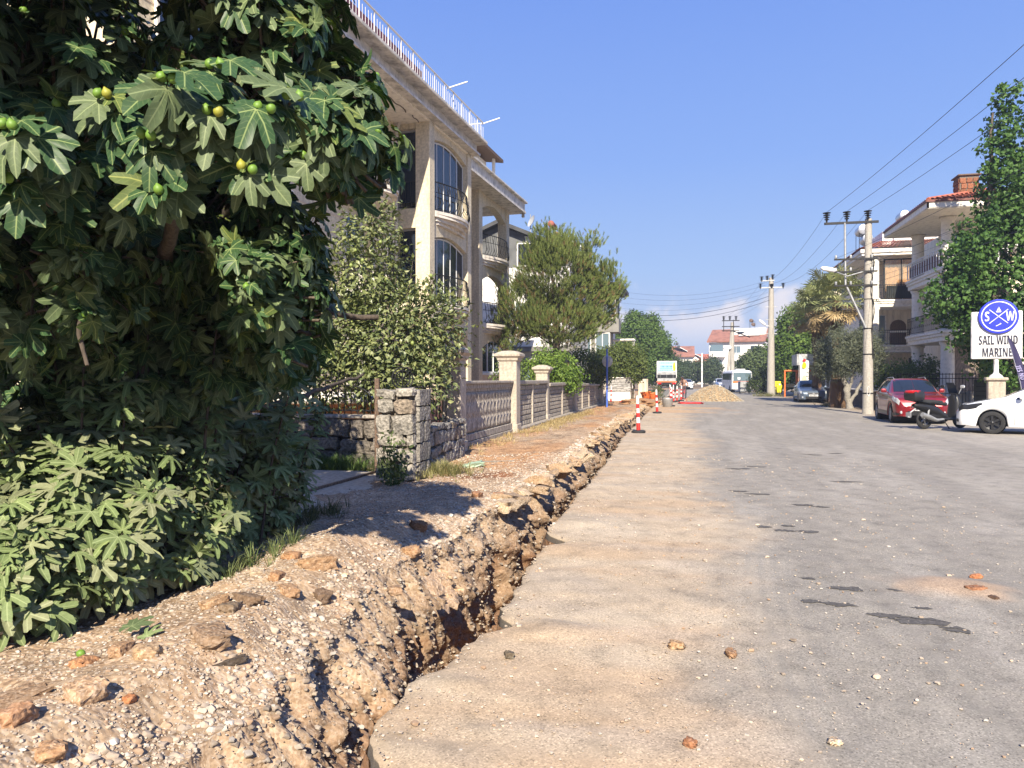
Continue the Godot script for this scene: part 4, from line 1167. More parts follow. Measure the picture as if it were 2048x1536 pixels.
func build_trees() -> void:
	rng.seed = 41
	# pine behind the fence
	var t := thing("pine_tree", "rounded olive green pine with bottlebrush shoots behind the concrete fence", "tree", Vector3(-5.95, 0, -34.6))
	limb(t, "trunk", [Vector3(0, 0, 0), Vector3(0.05, 1.6, 0), Vector3(-0.05, 3.4, 0), Vector3(0.1, 6.0, 0)], 0.17, 0.06, M.bark_grey)
	var hulls := [[Vector3(0.1, 6.3, 0), Vector3(2.2, 1.7, 2.1)], [Vector3(-1.5, 4.7, 0.3), Vector3(1.45, 1.3, 1.4)], [Vector3(1.5, 5.2, 0), Vector3(1.35, 1.35, 1.4)], [Vector3(-0.3, 7.7, 0), Vector3(1.15, 0.95, 1.1)], [Vector3(0.2, 4.0, 0.5), Vector3(2.0, 0.9, 1.6)], [Vector3(2.45, 6.1, 0), Vector3(0.75, 0.7, 0.8)], [Vector3(-2.3, 3.7, 0.4), Vector3(0.8, 0.85, 0.9)], [Vector3(1.5, 7.5, 0.1), Vector3(0.6, 0.75, 0.6)]]
	var xa := []
	var ca := []
	for h in hulls:
		var heart := []
		for k in int(760 * h[1].x * h[1].z):
			if k % 26 == 0: heart = in_ellipsoid(h[0], h[1], 0.6)
			var q := [heart[0] + Vector3(rng.randfn(), rng.randfn(), rng.randfn()) * 0.2, heart[1]]
			var d: Vector3 = (q[1] * 0.7 + Vector3(rng.randfn() * 0.25, 1.0, rng.randfn() * 0.25)).normalized()
			xa.append(Transform3D(frame(d, Vector3(1, 0, 0.2)).scaled(Vector3.ONE * rng.randf_range(0.5, 0.95)), q[0]))
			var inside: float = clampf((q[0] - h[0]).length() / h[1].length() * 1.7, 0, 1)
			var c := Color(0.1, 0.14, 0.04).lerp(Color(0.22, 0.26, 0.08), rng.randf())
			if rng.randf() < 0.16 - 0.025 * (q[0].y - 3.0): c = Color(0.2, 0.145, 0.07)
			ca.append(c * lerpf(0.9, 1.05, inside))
	for k in 22:
		var q := in_ellipsoid(hulls[k % 8][0], hulls[k % 8][1], 0.5)
		limb(t, "branch", [Vector3(0, rng.randf_range(2.6, 4.6), 0), (q[0] as Vector3).lerp(Vector3(0, 3.8, 0), 0.45), q[0]], 0.05, 0.015, M.bark_grey, 5)
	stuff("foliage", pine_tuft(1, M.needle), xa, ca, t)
	# tall sweetgum-like tree over the right pavement
	var sprays := []
	for k in 3: sprays.append(small_leaf(0.17, 0.15, 0.15, M.leafy, 7, 0.2, 70 + k))
	plant("broadleaf_tree", "tall dark green tree with star shaped leaves behind the round blue sign", "tree", Vector3(12.3, 0, -34.3), [[[Vector3(0, 0, 0), Vector3(0.1, 3, 0), Vector3(-0.1, 8, 0), Vector3(0, 12.5, 0)], 0.2, 0.04], [[Vector3(0, 3, 0), Vector3(-1.2, 4.5, 0.4), Vector3(-2.2, 6.0, 0.5)], 0.08, 0.02], [[Vector3(0, 3.5, 0), Vector3(1.2, 5.5, 0.4), Vector3(2.0, 8.0, 0.5)], 0.08, 0.02]],
		[[Vector3(0.3, 6.0, 0), Vector3(2.1, 2.6, 2.0)], [Vector3(-1.5, 4.7, 0.6), Vector3(1.15, 1.1, 1.1)], [Vector3(-1.0, 6.3, 0.4), Vector3(0.9, 1.0, 1.0)], [Vector3(0.9, 9.0, 0), Vector3(1.3, 1.8, 1.4)], [Vector3(0.6, 11.3, 0), Vector3(0.7, 1.4, 0.7), 0.8], [Vector3(0.5, 13.0, 0), Vector3(0.28, 0.9, 0.3)], [Vector3(-0.1, 10.7, 0), Vector3(0.28, 0.9, 0.35)], [Vector3(1.7, 8.5, 0.4), Vector3(1.2, 2.2, 1.2)], [Vector3(1.8, 11.6, 0), Vector3(0.45, 1.1, 0.4)], [Vector3(0.2, 3.4, 0.8), Vector3(1.7, 0.9, 1.3)], [Vector3(2.6, 5.0, 0.4), Vector3(1.5, 2.2, 1.4)], [Vector3(0.7, 2.3, 0.6), Vector3(1.7, 1.0, 1.2)]],
		sprays, [0.72, 44, 5, 0.42, Vector2(0.8, 1.3), 0.25], Color(0.05, 0.12, 0.03), Color(0.12, 0.23, 0.05), M.bark_grey)
	# olive on the right pavement
	var ol := []
	for k in 2: ol.append(small_leaf(0.12, 0.03, 0.1, M.leaf_matt, 14, 0.17, 80 + k))
	plant("olive_tree", "small grey olive tree with whitewashed trunk in front of the low wall", "tree", Vector3(8.15, 0, -40.6), [[[Vector3(0, 0, 0), Vector3(-0.1, 0.7, 0), Vector3(-0.35, 1.7, 0)], 0.2, 0.1], [[Vector3(0.0, 0.3, 0), Vector3(0.4, 1.1, 0), Vector3(0.9, 2.0, 0)], 0.11, 0.05], [[Vector3(-0.1, 0.8, 0), Vector3(0.1, 1.5, 0), Vector3(0.1, 2.3, 0)], 0.09, 0.05]],
		[[Vector3(-0.3, 2.9, 0), Vector3(1.35, 1.25, 1.2)], [Vector3(0.6, 3.0, 0.1), Vector3(0.9, 1.1, 0.9)], [Vector3(-0.9, 2.1, 0.1), Vector3(0.85, 0.6, 0.8)], [Vector3(0.9, 2.2, 0.2), Vector3(0.55, 0.6, 0.5)]],
		ol, [0.35, 170, 4, 0.35, Vector2(0.8, 1.25), 0.3], Color(0.105, 0.125, 0.085), Color(0.22, 0.24, 0.175), M.bark_pale)
	# greenery along both sides, farther off
	var near := []
	for k in 2: near.append(small_leaf(0.12, 0.075, 0.15, M.leafy, 8, 0.17, 90 + k))
	var far := []
	for k in 2: far.append(small_leaf(0.3, 0.2, 0.15, M.leaf_matt, 9, 0.45, 95 + k))
	var P := [
		["vine_bush", "bright green leafy creeper spilling over the fence by the lanterns", "shrub", Vector3(-4.95, 0, -30.2), [], [[Vector3(0.0, 1.75, 0), Vector3(0.75, 0.65, 1.0)], [Vector3(0.25, 1.35, 0.3), Vector3(0.4, 0.5, 0.7)], [Vector3(-0.9, 1.9, -1.0), Vector3(1.0, 0.9, 1.2)]], near, [0.4, 130, 4, 0.3, Vector2(0.8, 1.2), 0.4], Color(0.1, 0.18, 0.03), Color(0.22, 0.33, 0.06)],
		["oleander_bush", "pale green bush behind the tall fence pillar", "shrub", Vector3(-5.6, 0, -23.6), [], [[Vector3(0, 1.5, 0), Vector3(0.45, 0.85, 0.7)], [Vector3(-0.2, 1.3, -1.3), Vector3(0.35, 0.7, 0.5)]], near, [0.3, 90, 3, 0.3, Vector2(0.7, 1.0), 0.2], Color(0.1, 0.15, 0.04), Color(0.2, 0.27, 0.09)],
		["orange_tree", "dark rounded citrus tree behind the far end of the concrete fence", "tree", Vector3(-6.0, 0, -40.5), [[[Vector3(0, 0, 0), Vector3(0, 1.5, 0)], 0.08, 0.06]], [[Vector3(0.3, 2.2, 0), Vector3(1.6, 1.0, 1.4)], [Vector3(1.3, 1.9, -1), Vector3(0.8, 0.8, 0.8)]], near, [0.45, 110, 4, 0.35, Vector2(0.9, 1.3), 0.3], Color(0.07, 0.11, 0.025), Color(0.15, 0.2, 0.05)],
		["orange_tree", "olive green citrus tree standing over the grey stacked stone wall", "tree", Vector3(-3.55, 0, -51.5), [[[Vector3(0, 0, 0), Vector3(0.1, 1.3, 0)], 0.1, 0.07]], [[Vector3(-0.7, 2.7, 0), Vector3(1.6, 1.2, 1.4)], [Vector3(0.0, 2.2, 0.2), Vector3(0.9, 0.9, 0.9)], [Vector3(-1.9, 2.5, 0), Vector3(0.9, 1.0, 1)]], near, [0.45, 110, 4, 0.4, Vector2(1.0, 1.5), 0.3], Color(0.08, 0.115, 0.025), Color(0.17, 0.215, 0.055)],
		["street_tree", "big bright green tree on the left behind the waiting truck", "tree", Vector3(-5.1, 0, -92), [[[Vector3(0, 0, 0), Vector3(0, 4, 0)], 0.25, 0.1]], [[Vector3(-0.6, 6.3, 0), Vector3(3.0, 3.0, 2.6)], [Vector3(1.5, 5.2, 0.5), Vector3(2.0, 2.3, 1.9)], [Vector3(-2.8, 4.8, 0), Vector3(2.6, 2.6, 2.3)], [Vector3(0.6, 2.9, 0.6), Vector3(2.3, 2.1, 1.8)], [Vector3(-1.0, 8.7, 0), Vector3(1.1, 1.0, 0.9)], [Vector3(1.0, 8.2, 0), Vector3(0.9, 1.0, 0.9)]], far, [0.6, 60, 3, 0.5, Vector2(0.6, 1.1), 0.1], Color(0.065, 0.125, 0.03), Color(0.15, 0.235, 0.06)],
		["street_tree", "leafy tree on the right behind the tall bare pole", "tree", Vector3(10.6, 0, -74), [[[Vector3(0, 0, 0), Vector3(0, 4, 0)], 0.25, 0.1]], [[Vector3(0.3, 6.4, 0), Vector3(2.4, 2.2, 2.2)], [Vector3(-0.8, 3.9, 0.5), Vector3(2.0, 2.4, 2.0)], [Vector3(1.8, 4.5, 0.5), Vector3(2.2, 2.6, 2)], [Vector3(1.6, 7.9, 0), Vector3(1.6, 1.2, 1.4)], [Vector3(-0.2, 2.0, 0.8), Vector3(2.2, 1.4, 1.6)]], far, [0.6, 60, 3, 0.5, Vector2(0.6, 1.1), 0.1], Color(0.07, 0.13, 0.025), Color(0.17, 0.26, 0.06)],
		["street_tree", "grey green rounded tree just behind the parked bus", "tree", Vector3(8.2, 0, -93), [[[Vector3(0, 0, 0), Vector3(0, 2, 0)], 0.25, 0.1]], [[Vector3(0.3, 3.3, 0), Vector3(2.2, 1.9, 2.0)], [Vector3(2.5, 3.7, 0), Vector3(1.7, 2.0, 1.8)], [Vector3(-0.8, 2.4, 0), Vector3(1.5, 1.6, 1.5)], [Vector3(2.2, 2.0, 0.5), Vector3(1.8, 1.7, 1.5)]], far, [0.6, 60, 3, 0.5, Vector2(0.6, 1.1), 0.1], Color(0.075, 0.11, 0.05), Color(0.15, 0.2, 0.085)],
		["street_tree", "low dark trees at the bend in front of the far red roofs", "tree", Vector3(0.6, 0, -140), [[[Vector3(0, 0, 0), Vector3(0, 2, 0)], 0.25, 0.1]], [[Vector3(0, 2.6, 0), Vector3(2.9, 2.2, 2.4)], [Vector3(3.6, 2.9, 0), Vector3(2.4, 2.6, 2.2)], [Vector3(-3.2, 1.9, 0), Vector3(2.0, 1.7, 2)]], far, [0.6, 50, 3, 0.6, Vector2(0.7, 1.2), 0.1], Color(0.045, 0.07, 0.03), Color(0.1, 0.14, 0.06)],
		["street_tree", "dark tree between the truck and the white house at the far bend", "tree", Vector3(-2.2, 0, -125), [[[Vector3(0, 0, 0), Vector3(0, 2, 0)], 0.25, 0.1]], [[Vector3(-1.5, 3.5, 0), Vector3(3.2, 2.6, 2.2)], [Vector3(0.6, 2.6, 0), Vector3(1.4, 1.8, 1.4)]], far, [0.6, 50, 3, 0.6, Vector2(0.7, 1.2), 0.1], Color(0.05, 0.085, 0.035), Color(0.11, 0.16, 0.07)],
		["garden_shrub", "yellow green bushes behind the roof of the red car", "shrub", Vector3(10.6, 0, -42.5), [], [[Vector3(0.3, 1.5, 0), Vector3(1.6, 0.75, 1.0)], [Vector3(1.7, 1.7, -0.3), Vector3(0.8, 0.9, 0.8)]], near, [0.4, 110, 4, 0.4, Vector2(0.8, 1.2), 0.3], Color(0.09, 0.15, 0.03), Color(0.2, 0.27, 0.06)],
		["street_shrub", "dark shrub growing beside the bus and the bare pole", "shrub", Vector3(7.6, 0, -78), [], [[Vector3(0, 1.4, 0), Vector3(1.4, 1.4, 1.2)], [Vector3(-0.6, 0.7, 0.7), Vector3(1.0, 0.7, 0.8)]], far, [0.5, 60, 3, 0.4, Vector2(0.4, 0.7), 0.2], Color(0.05, 0.075, 0.03), Color(0.12, 0.16, 0.06)],
		["wall_shrub", "leafy weed growing up against the foot of the stone pillar", "shrub", Vector3(-4.1, 0.05, -9.9), [], [[Vector3(0, 0.38, 0), Vector3(0.17, 0.36, 0.14)], [Vector3(-0.03, 0.12, 0.02), Vector3(0.13, 0.14, 0.12)]], [small_leaf(0.1, 0.045, 0.1, M.leaf_matt, 5, 0.06, 3)], [0.3, 400, 3, 0.08, Vector2(0.7, 1.1), 0.7], Color(0.09, 0.13, 0.05), Color(0.17, 0.21, 0.09)],
		["potted_bush", "small bushy plant beside the orange pots", "plant", Vector3(-2.15, 0, -55.2), [], [[Vector3(0, 0.55, 0), Vector3(0.6, 0.55, 0.5)]], near, [0.4, 160, 3, 0.2, Vector2(0.5, 0.8), 0.1], Color(0.1, 0.13, 0.05), Color(0.2, 0.22, 0.1)],
	]
	for p in P: plant(p[0], p[1], p[2], p[3], p[4], p[5], p[6], p[7], p[8], p[9], M.bark_grey)
	build_palms()
	build_grass()

func fan_leaf(sd: int, dead: bool) -> MB:
	var m := MB.new()
	var r := RandomNumberGenerator.new()
	r.seed = sd
	m.tube([Vector3.ZERO, Vector3(0, 0.5, 0.05), Vector3(0, 0.95, 0.0)], [0.018, 0.014, 0.01], 4, false)
	for k in 30:
		var a := lerpf(-2.0, 2.0, k / 29.0)
		var d := Vector3(sin(a), cos(a), 0)
		var o := Vector3(0, 0.95, 0)
		var L := (0.85 if not dead else 0.7) * (1.0 - 0.1 * absf(a)) * r.randf_range(0.85, 1.05)
		var w := Vector3(cos(a), -sin(a), 0) * 0.032
		var p1 := o + d * L * 0.55 + Vector3(0, 0, 0.04 if k % 2 else -0.02)
		var p2 := o + d * L + Vector3(0, -0.12 - 0.3 * r.randf() * absf(a) * 0.5, -0.22 * r.randf())
		m.quad(o, p1 + w, p1, p1 - w)
		m.tri(p1 + w, p2, p1 - w)
	return m

func build_palms() -> void:
	rng.seed = 51
	var lm := [fan_leaf(1, false).mesh(M.leaf_matt), fan_leaf(2, false).mesh(M.leaf_matt), fan_leaf(3, true).mesh(M.leaf_matt)]
	var mg := []
	for c in [Color(0.2, 0.23, 0.09), Color(0.27, 0.28, 0.13), Color(0.37, 0.27, 0.13)]:
		mg.append(mat("palm_%d" % int(c.r * 100), c, {rough = 0.6, back = Color(0.2, 0.22, 0.06)}))
	var spots := [[Vector3(8.75, 0, -47.6), 6.2, "fan palm with brown skirt behind the olive, nearer of the two"], [Vector3(8.3, 0, -51.4), 5.7, "fan palm with drooping dry fronds beside the grey car, farther of the two"]]
	for q in spots:
		var t := thing("fan_palm", q[2], "palm", q[0], 0.0, "fan palms on the right pavement")
		var H: float = q[1]
		var m := MB.new()
		var prof := []
		for k in 18: prof.append(Vector2(lerpf(0.42, 0.2, minf(1, k / 6.0)) * (1.0 + 0.05 * (k % 2)), H * k / 17.0))
		m.lathe(prof, 14)
		obj("trunk", m, M.bark_palm, t)
		var ms := []
		for k in 3:
			var x: ArrayMesh = lm[k].duplicate()
			x.surface_set_material(0, mg[k])
			ms.append(x)
		var skirt: ArrayMesh = lm[2].duplicate()
		skirt.surface_set_material(0, M.bark_palm)
		for k in 46:
			var a := k * 2.4
			var el := lerpf(1.5, -0.75, pow(k / 45.0, 0.85))
			var d := Vector3(cos(a) * cos(el), sin(el), sin(a) * cos(el))
			var b := frame(d, (Vector3.UP + d * 0.2).normalized())
			inst("frond", ms[2 if k > 36 else k % 2], t, Transform3D(b.scaled(Vector3.ONE * rng.randf_range(1.1, 1.7)), Vector3(0, H, 0)))
		for k in 60:   # dry leaf skirt
			var a := k * 2.4
			var d := Vector3(cos(a) * 0.35, -1, sin(a) * 0.35).normalized()
			inst("dry_frond", skirt, t, Transform3D(frame(d, Vector3(cos(a), 0.2, sin(a))).scaled(Vector3(0.3, 0.6, 0.3)), Vector3(cos(a) * 0.16, H - 0.1 - k * 0.022, sin(a) * 0.16)))
	# cut palm stump with brown fibre beside them
	var m := MB.new()
	var prof := []
	for k in 9: prof.append(Vector2(lerpf(0.46, 0.4, k / 8.0) * (1.0 + 0.06 * (k % 2)), 1.5 * k / 8.0))
	prof.append(Vector2(0, 1.52))
	m.lathe(prof, 14)
	var o := obj("palm_stump", m, M.bark_palm)
	o.position = Vector3(7.95, 0, -42.3)
	tag(o, "short thick brown palm stump just left of the whitewashed olive", "stump")

func blade_tuft(sd: int, h: float, count: int, lean: float) -> MB:
	var m := MB.new()
	var r := RandomNumberGenerator.new()
	r.seed = sd
	for k in count:
		var a := r.randf() * TAU
		var d := Vector3(cos(a), 0, sin(a))
		var o := d * r.randf() * 0.05
		var hh := h * r.randf_range(0.5, 1.1)
		var w := Vector3(-d.z, 0, d.x) * 0.0035
		var p1 := o + d * lean * hh * 0.4 + Vector3(0, hh * 0.6, 0)
		var p2 := o + d * lean * hh + Vector3(0, hh * r.randf_range(0.6, 1.0), 0)
		m.quad(o - w, o + w, p1 + w * 0.7, p1 - w * 0.7)
		m.tri(p1 - w * 0.7, p1 + w * 0.7, p2)
	return m

func build_grass() -> void:
	rng.seed = 61
	var zones := [
		["green_weeds", "green weeds along the foot of the shaded stone wall", Vector3(-5.9, 0.05, -11.2), Vector2(1.2, 0.28), 260, 0.3, Color(0.1, 0.17, 0.04), Color(0.22, 0.32, 0.1)],
		["dry_grass", "dry yellow green grass tuft at the corner of the stone wall", Vector3(-3.75, 0.05, -11.0), Vector2(0.42, 0.5), 170, 0.24, Color(0.22, 0.24, 0.08), Color(0.42, 0.36, 0.18)],
		["long_grass", "long thin grass at the shaded foot of the fig bush", Vector3(-3.2, 0.04, -5.1), Vector2(0.2, 0.45), 32, 0.2, Color(0.1, 0.15, 0.05), Color(0.22, 0.25, 0.11)],
		["straw", "dry straw scattered along the foot of the concrete fence", Vector3(-4.25, 0.06, -26.0), Vector2(0.5, 9.0), 900, 0.13, Color(0.42, 0.3, 0.13), Color(0.62, 0.5, 0.28)],
		["shade_grass", "sparse grass on the shaded gravel beside the fig", Vector3(-3.95, 0.05, -7.0), Vector2(0.3, 0.9), 90, 0.2, Color(0.09, 0.11, 0.05), Color(0.2, 0.2, 0.1)],
		["pole_weeds", "dry weeds around the foot of the bare pole across the street", Vector3(6.6, 0.02, -66.5), Vector2(1.0, 0.8), 120, 0.4, Color(0.15, 0.17, 0.07), Color(0.35, 0.31, 0.16)],
		["stump_weeds", "tangle of dry weeds between the palm stump and the olive", Vector3(7.9, 0.02, -43.5), Vector2(0.6, 1.5), 160, 0.3, Color(0.2, 0.18, 0.09), Color(0.4, 0.32, 0.18)],
	]
	for z in zones:
		var xf := []
		for k in z[4]:
			var p: Vector3 = z[2] + Vector3(rng.randfn() * z[3].x * 0.5, 0, rng.randfn() * z[3].y * 0.5)
			if p.x < -2.4 and p.x > -8: p.y = maxf(bank_y(p.x, -p.z) - 0.01, 0.0)
			xf.append(Transform3D(Basis(Vector3.UP, rng.randf() * TAU).scaled(Vector3.ONE * rng.randf_range(0.6, 1.3)), p))
		tag(stuff(z[0], blade_tuft(7, z[5], 12, 0.9).mesh(M.leaf_matt), xf, tones(xf.size(), z[6], z[7])), z[1], "grass")
# ---------- walls and fences on the left ----------
func stones(parent: Node, o: Vector3, along: Vector3, out: Vector3, L: float, H: float, cell: Vector2, thick: float, ca: Color, cb: Color, sd: int, regular := 0.0) -> void:
	# uneven rubble set in courses; every stone a part of its own
	var r := RandomNumberGenerator.new()
	r.seed = sd
	var b := Basis(along, Vector3.UP, out)
	var y := 0.0
	var k := 0
	while y < H - cell.y * 0.3:
		var h := minf(cell.y * r.randf_range(0.75, 1.3), H - y)
		if H - y - h < cell.y * 0.4: h = H - y
		var x := -r.randf() * cell.x * 0.4
		while x < L:
			var w := cell.x * r.randf_range(0.55, 1.7)
			var x0 := maxf(x, 0.0)
			var x1 := minf(x + w, L)
			if L - x1 < cell.x * 0.35: x1 = L
			if x1 - x0 > cell.x * 0.2:
				var m := MB.new()
				var c := ca.lerp(cb, r.randf())
				if r.randf() < 0.15: c = c.lerp(Color(0.4, 0.27, 0.16), 0.5)
				m.col = c
				m.lump(Vector3.ZERO, Vector3(x1 - x0 - 0.012, h - 0.012, thick * r.randf_range(0.85, 1.25)), sd * 31 + k, lerpf(0.34, 0.1, regular), 4, lerpf(0.6, 0.88, regular))
				var yy := y + h * 0.5 + (r.randf() - 0.5) * cell.y * 0.25 * (1.0 - regular)
				var i := inst("stone", m.mesh(M.stone), parent, Transform3D(b.rotated(out, (r.randf() - 0.5) * 0.3 * (1.0 - regular)), o + along * (x0 + x1) * 0.5 + Vector3.UP * yy + out * (r.randf() - 0.5) * thick * 0.12))
				i.name = "stone" if k == 0 else "stone_%03d" % k
				k += 1
			if x1 == L: break
			x = x1
		y += h

func build_stone_wall() -> void:
	var right := Vector3(1, 0, 0)
	var to_cam := Vector3(0, 0, 1)
	# pillar at the gate
	var t := thing("stone_pillar", "pale rough stone gate pillar with a leafy weed at its foot", "pillar")
	var m := MB.new()
	m.cbox(Vector3(-4.2, 0.7, -10.62), Vector3(0.46, 1.36, 0.46), 0.05)
	obj("core", m, M.mortar, t)
	stones(t, Vector3(-4.5, 0.03, -10.36), right, to_cam, 0.6, 1.38, Vector2(0.32, 0.26), 0.17, Color(0.6, 0.55, 0.47), Color(0.48, 0.44, 0.38), 3, 0.2)
	stones_side(t, Vector3(-3.93, 0.03, -10.42), Vector3(0, 0, -1), right, 0.5, 1.36, 5)
	# rubble wall from the pillar to the fence
	t = thing("rubble_wall", "grey rubble stone wall between the stone pillar and the patterned fence", "wall")
	m = MB.new()
	m.box(Vector3(-4.32, 0.36, -12.3), Vector3(0.3, 0.7, 2.9), Basis(Vector3.UP, 0.06))
	obj("core", m, M.mortar, t)
	stones(t, Vector3(-4.06, 0.0, -10.9), Vector3(-0.075, 0, -1).normalized(), Vector3(1, 0, -0.075).normalized(), 3.0, 0.78, Vector2(0.24, 0.2), 0.2, Color(0.5, 0.47, 0.43), Color(0.38, 0.36, 0.34), 9, 0.0)
	# iron grille with ring ornaments on it
	t = thing("iron_grille", "black wrought iron grille with two rings above the rubble wall", "grille")
	for k in 12:
		var z := -11.0 - k * 0.2
		m = MB.new()
		m.tube([Vector3(-4.3 - 0.006 * k, 0.74, z), Vector3(-4.3 - 0.006 * k, 1.42, z)], [0.011], 5)
		obj("bar", m, M.iron, t)
	m = MB.new()
	for y in [0.8, 1.4]: m.tube([Vector3(-4.3, y, -10.9), Vector3(-4.4, y, -13.4)], [0.015], 5)
	obj("rail", m, M.iron, t)
	for q in [[Vector3(-4.26, 1.55, -10.75), 0.17], [Vector3(-4.38, 1.52, -13.15), 0.17]]:
		m = MB.new()
		for rr in [1.0, 0.72]:
			var ring := []
			for k in 25: ring.append(q[0] + Vector3(cos(TAU * k / 24.0) * 0.75, sin(TAU * k / 24.0), -cos(TAU * k / 24.0) * 0.66) * q[1] * rr)
			m.tube(ring, [0.012], 5, false)
		for k in 8:
			var a := TAU * k / 8
			m.tube([q[0], q[0] + Vector3(cos(a) * 0.75, sin(a), -cos(a) * 0.66) * q[1]], [0.008], 4)
		obj("ring", m, M.iron, t)
	# shaded cross wall behind the gate
	t = thing("shaded_stone_wall", "dark shaded stone wall with iron railing behind the gate post", "wall")
	m = MB.new()
	m.box(Vector3(-7.0, 0.42, -11.85), Vector3(4.4, 0.84, 0.3))
	obj("core", m, M.mortar, t)
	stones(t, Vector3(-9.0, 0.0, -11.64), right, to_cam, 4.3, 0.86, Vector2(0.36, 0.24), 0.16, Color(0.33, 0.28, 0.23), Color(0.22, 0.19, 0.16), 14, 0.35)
	m = MB.new()
	m.cbox(Vector3(-7.0, 0.9, -11.8), Vector3(4.5, 0.06, 0.42), 0.015)
	obj("coping", m, M.concrete, t)
	var rl := MB.new()
	for y in [1.0, 1.52]: rl.box(Vector3(-7.0, y, -11.8), Vector3(4.3, 0.025, 0.025))
	var rail := obj("railing", rl, M.iron, t)
	for k in 36:
		m = MB.new()
		m.tube([Vector3(-9.1 + k * 0.12, 0.93, -11.8), Vector3(-9.1 + k * 0.12, 1.66, -11.8)], [0.009], 5)
		obj("bar", m, M.iron, rail)
	m = MB.new()
	var arc := []
	for k in 13: arc.append(Vector3(-5.65 + cos(PI * k / 12.0) * 0.42, 1.15 + sin(PI * k / 12.0) * 0.28, -11.78))
	m.tube(arc, [0.014], 5)
	m.tube([Vector3(-6.0, 1.4, -11.78), Vector3(-5.6, 1.0, -11.78)], [0.01], 5)
	obj("arch_bar", m, M.iron, rail)
	# post of the missing gate
	m = MB.new()
	m.cbox(Vector3.ZERO, Vector3(0.075, 1.5, 0.06), 0.01)
	var o := obj("gate_post", m, M.rust)
	o.position = Vector3(-4.68, 0.8, -10.75)
	tag(o, "thin rusty grey steel gate post left of the stone pillar", "post")
	# house corner seen low through the railing
	t = thing("garden_terrace", "salmon painted terrace base with white ledge seen through the railing", "terrace", Vector3(-8.4, 0, -17.5))
	m = MB.new()
	m.cbox(Vector3(0, 0.5, 0), Vector3(4.2, 1.0, 3.0), 0.02)
	obj("base", m, mat("salmon", Color(0.6, 0.36, 0.24), {rough = 0.9, tex = "blotch", scale = 0.3}), t)
	m = MB.new()
	m.lathe([Vector2(1.9, 1.0), Vector2(2.0, 1.03), Vector2(2.05, 1.2), Vector2(0.0, 1.22)], 28, Vector3(0.2, 0, 1.4))
	obj("ledge", m, M.cream_white, t)
	t = thing("garden_kiosk", "pinkish brown garden wall glimpsed under the fig crown", "wall", Vector3(-8.9, 0, -9.6))
	m = MB.new()
	m.cbox(Vector3(0, 0.7, 0), Vector3(1.8, 1.4, 0.3), 0.02)
	obj("panel", m, M.salmon, t)
	m = MB.new()
	m.cbox(Vector3(0, 1.44, 0), Vector3(1.95, 0.08, 0.42), 0.02)
	obj("coping", m, M.trim, t)

func stones_side(parent: Node, o: Vector3, along: Vector3, out: Vector3, L: float, H: float, sd: int) -> void:
	var r := RandomNumberGenerator.new()
	r.seed = sd
	var y := 0.0
	while y < H - 0.05:
		var h := minf(r.randf_range(0.2, 0.32), H - y)
		var x := 0.0
		while x < L - 0.03:
			var w := minf(r.randf_range(0.2, 0.38), L - x)
			var m := MB.new()
			m.col = Color(0.4, 0.37, 0.33) * r.randf_range(0.8, 1.15)
			m.lump(Vector3.ZERO, Vector3(w - 0.01, h - 0.01, 0.15), sd * 50 + int(y * 100) + int(x * 37), 0.2, 3, 0.78)
			inst("side_stone", m.mesh(M.stone), parent, Transform3D(Basis(along, Vector3.UP, out), o + along * (x + w * 0.5) + Vector3.UP * (y + h * 0.5)))
			x += w
		y += h

func fence_pillar(at: Vector3, H: float, w: float, label: String, material: Material, called := "fence_pillar") -> Node3D:
	var t := thing(called, label, "pillar", at, 0.0)
	var m := MB.new()
	m.cbox(Vector3(0, H * 0.5 - 0.1, 0), Vector3(w, H - 0.2, w), 0.02)
	m.cbox(Vector3(0, 0.12, 0), Vector3(w + 0.06, 0.34, w + 0.06), 0.02)
	obj("shaft", m, material, t)
	m = MB.new()
	var rows := []
	for q in [[w * 0.5 + 0.005, H - 0.26], [w * 0.5 + 0.04, H - 0.22], [w * 0.5 + 0.045, H - 0.17], [w * 0.5 + 0.11, H - 0.11], [w * 0.5 + 0.11, H - 0.05], [w * 0.5 + 0.03, H - 0.01], [w * 0.5 - 0.06, H + 0.03], [0.0, H + 0.05]]:
		rows.append(q)
	for k in rows.size() - 1:
		var a: Array = rows[k]
		var b: Array = rows[k + 1]
		for e in 4:
			var x := Basis(Vector3.UP, e * PI / 2)
			m.quad(x * Vector3(-a[0], a[1], a[0]), x * Vector3(a[0], a[1], a[0]), x * Vector3(b[0], b[1], b[0]), x * Vector3(-b[0], b[1], b[0]))
	obj("capital", m, material, t)
	return t

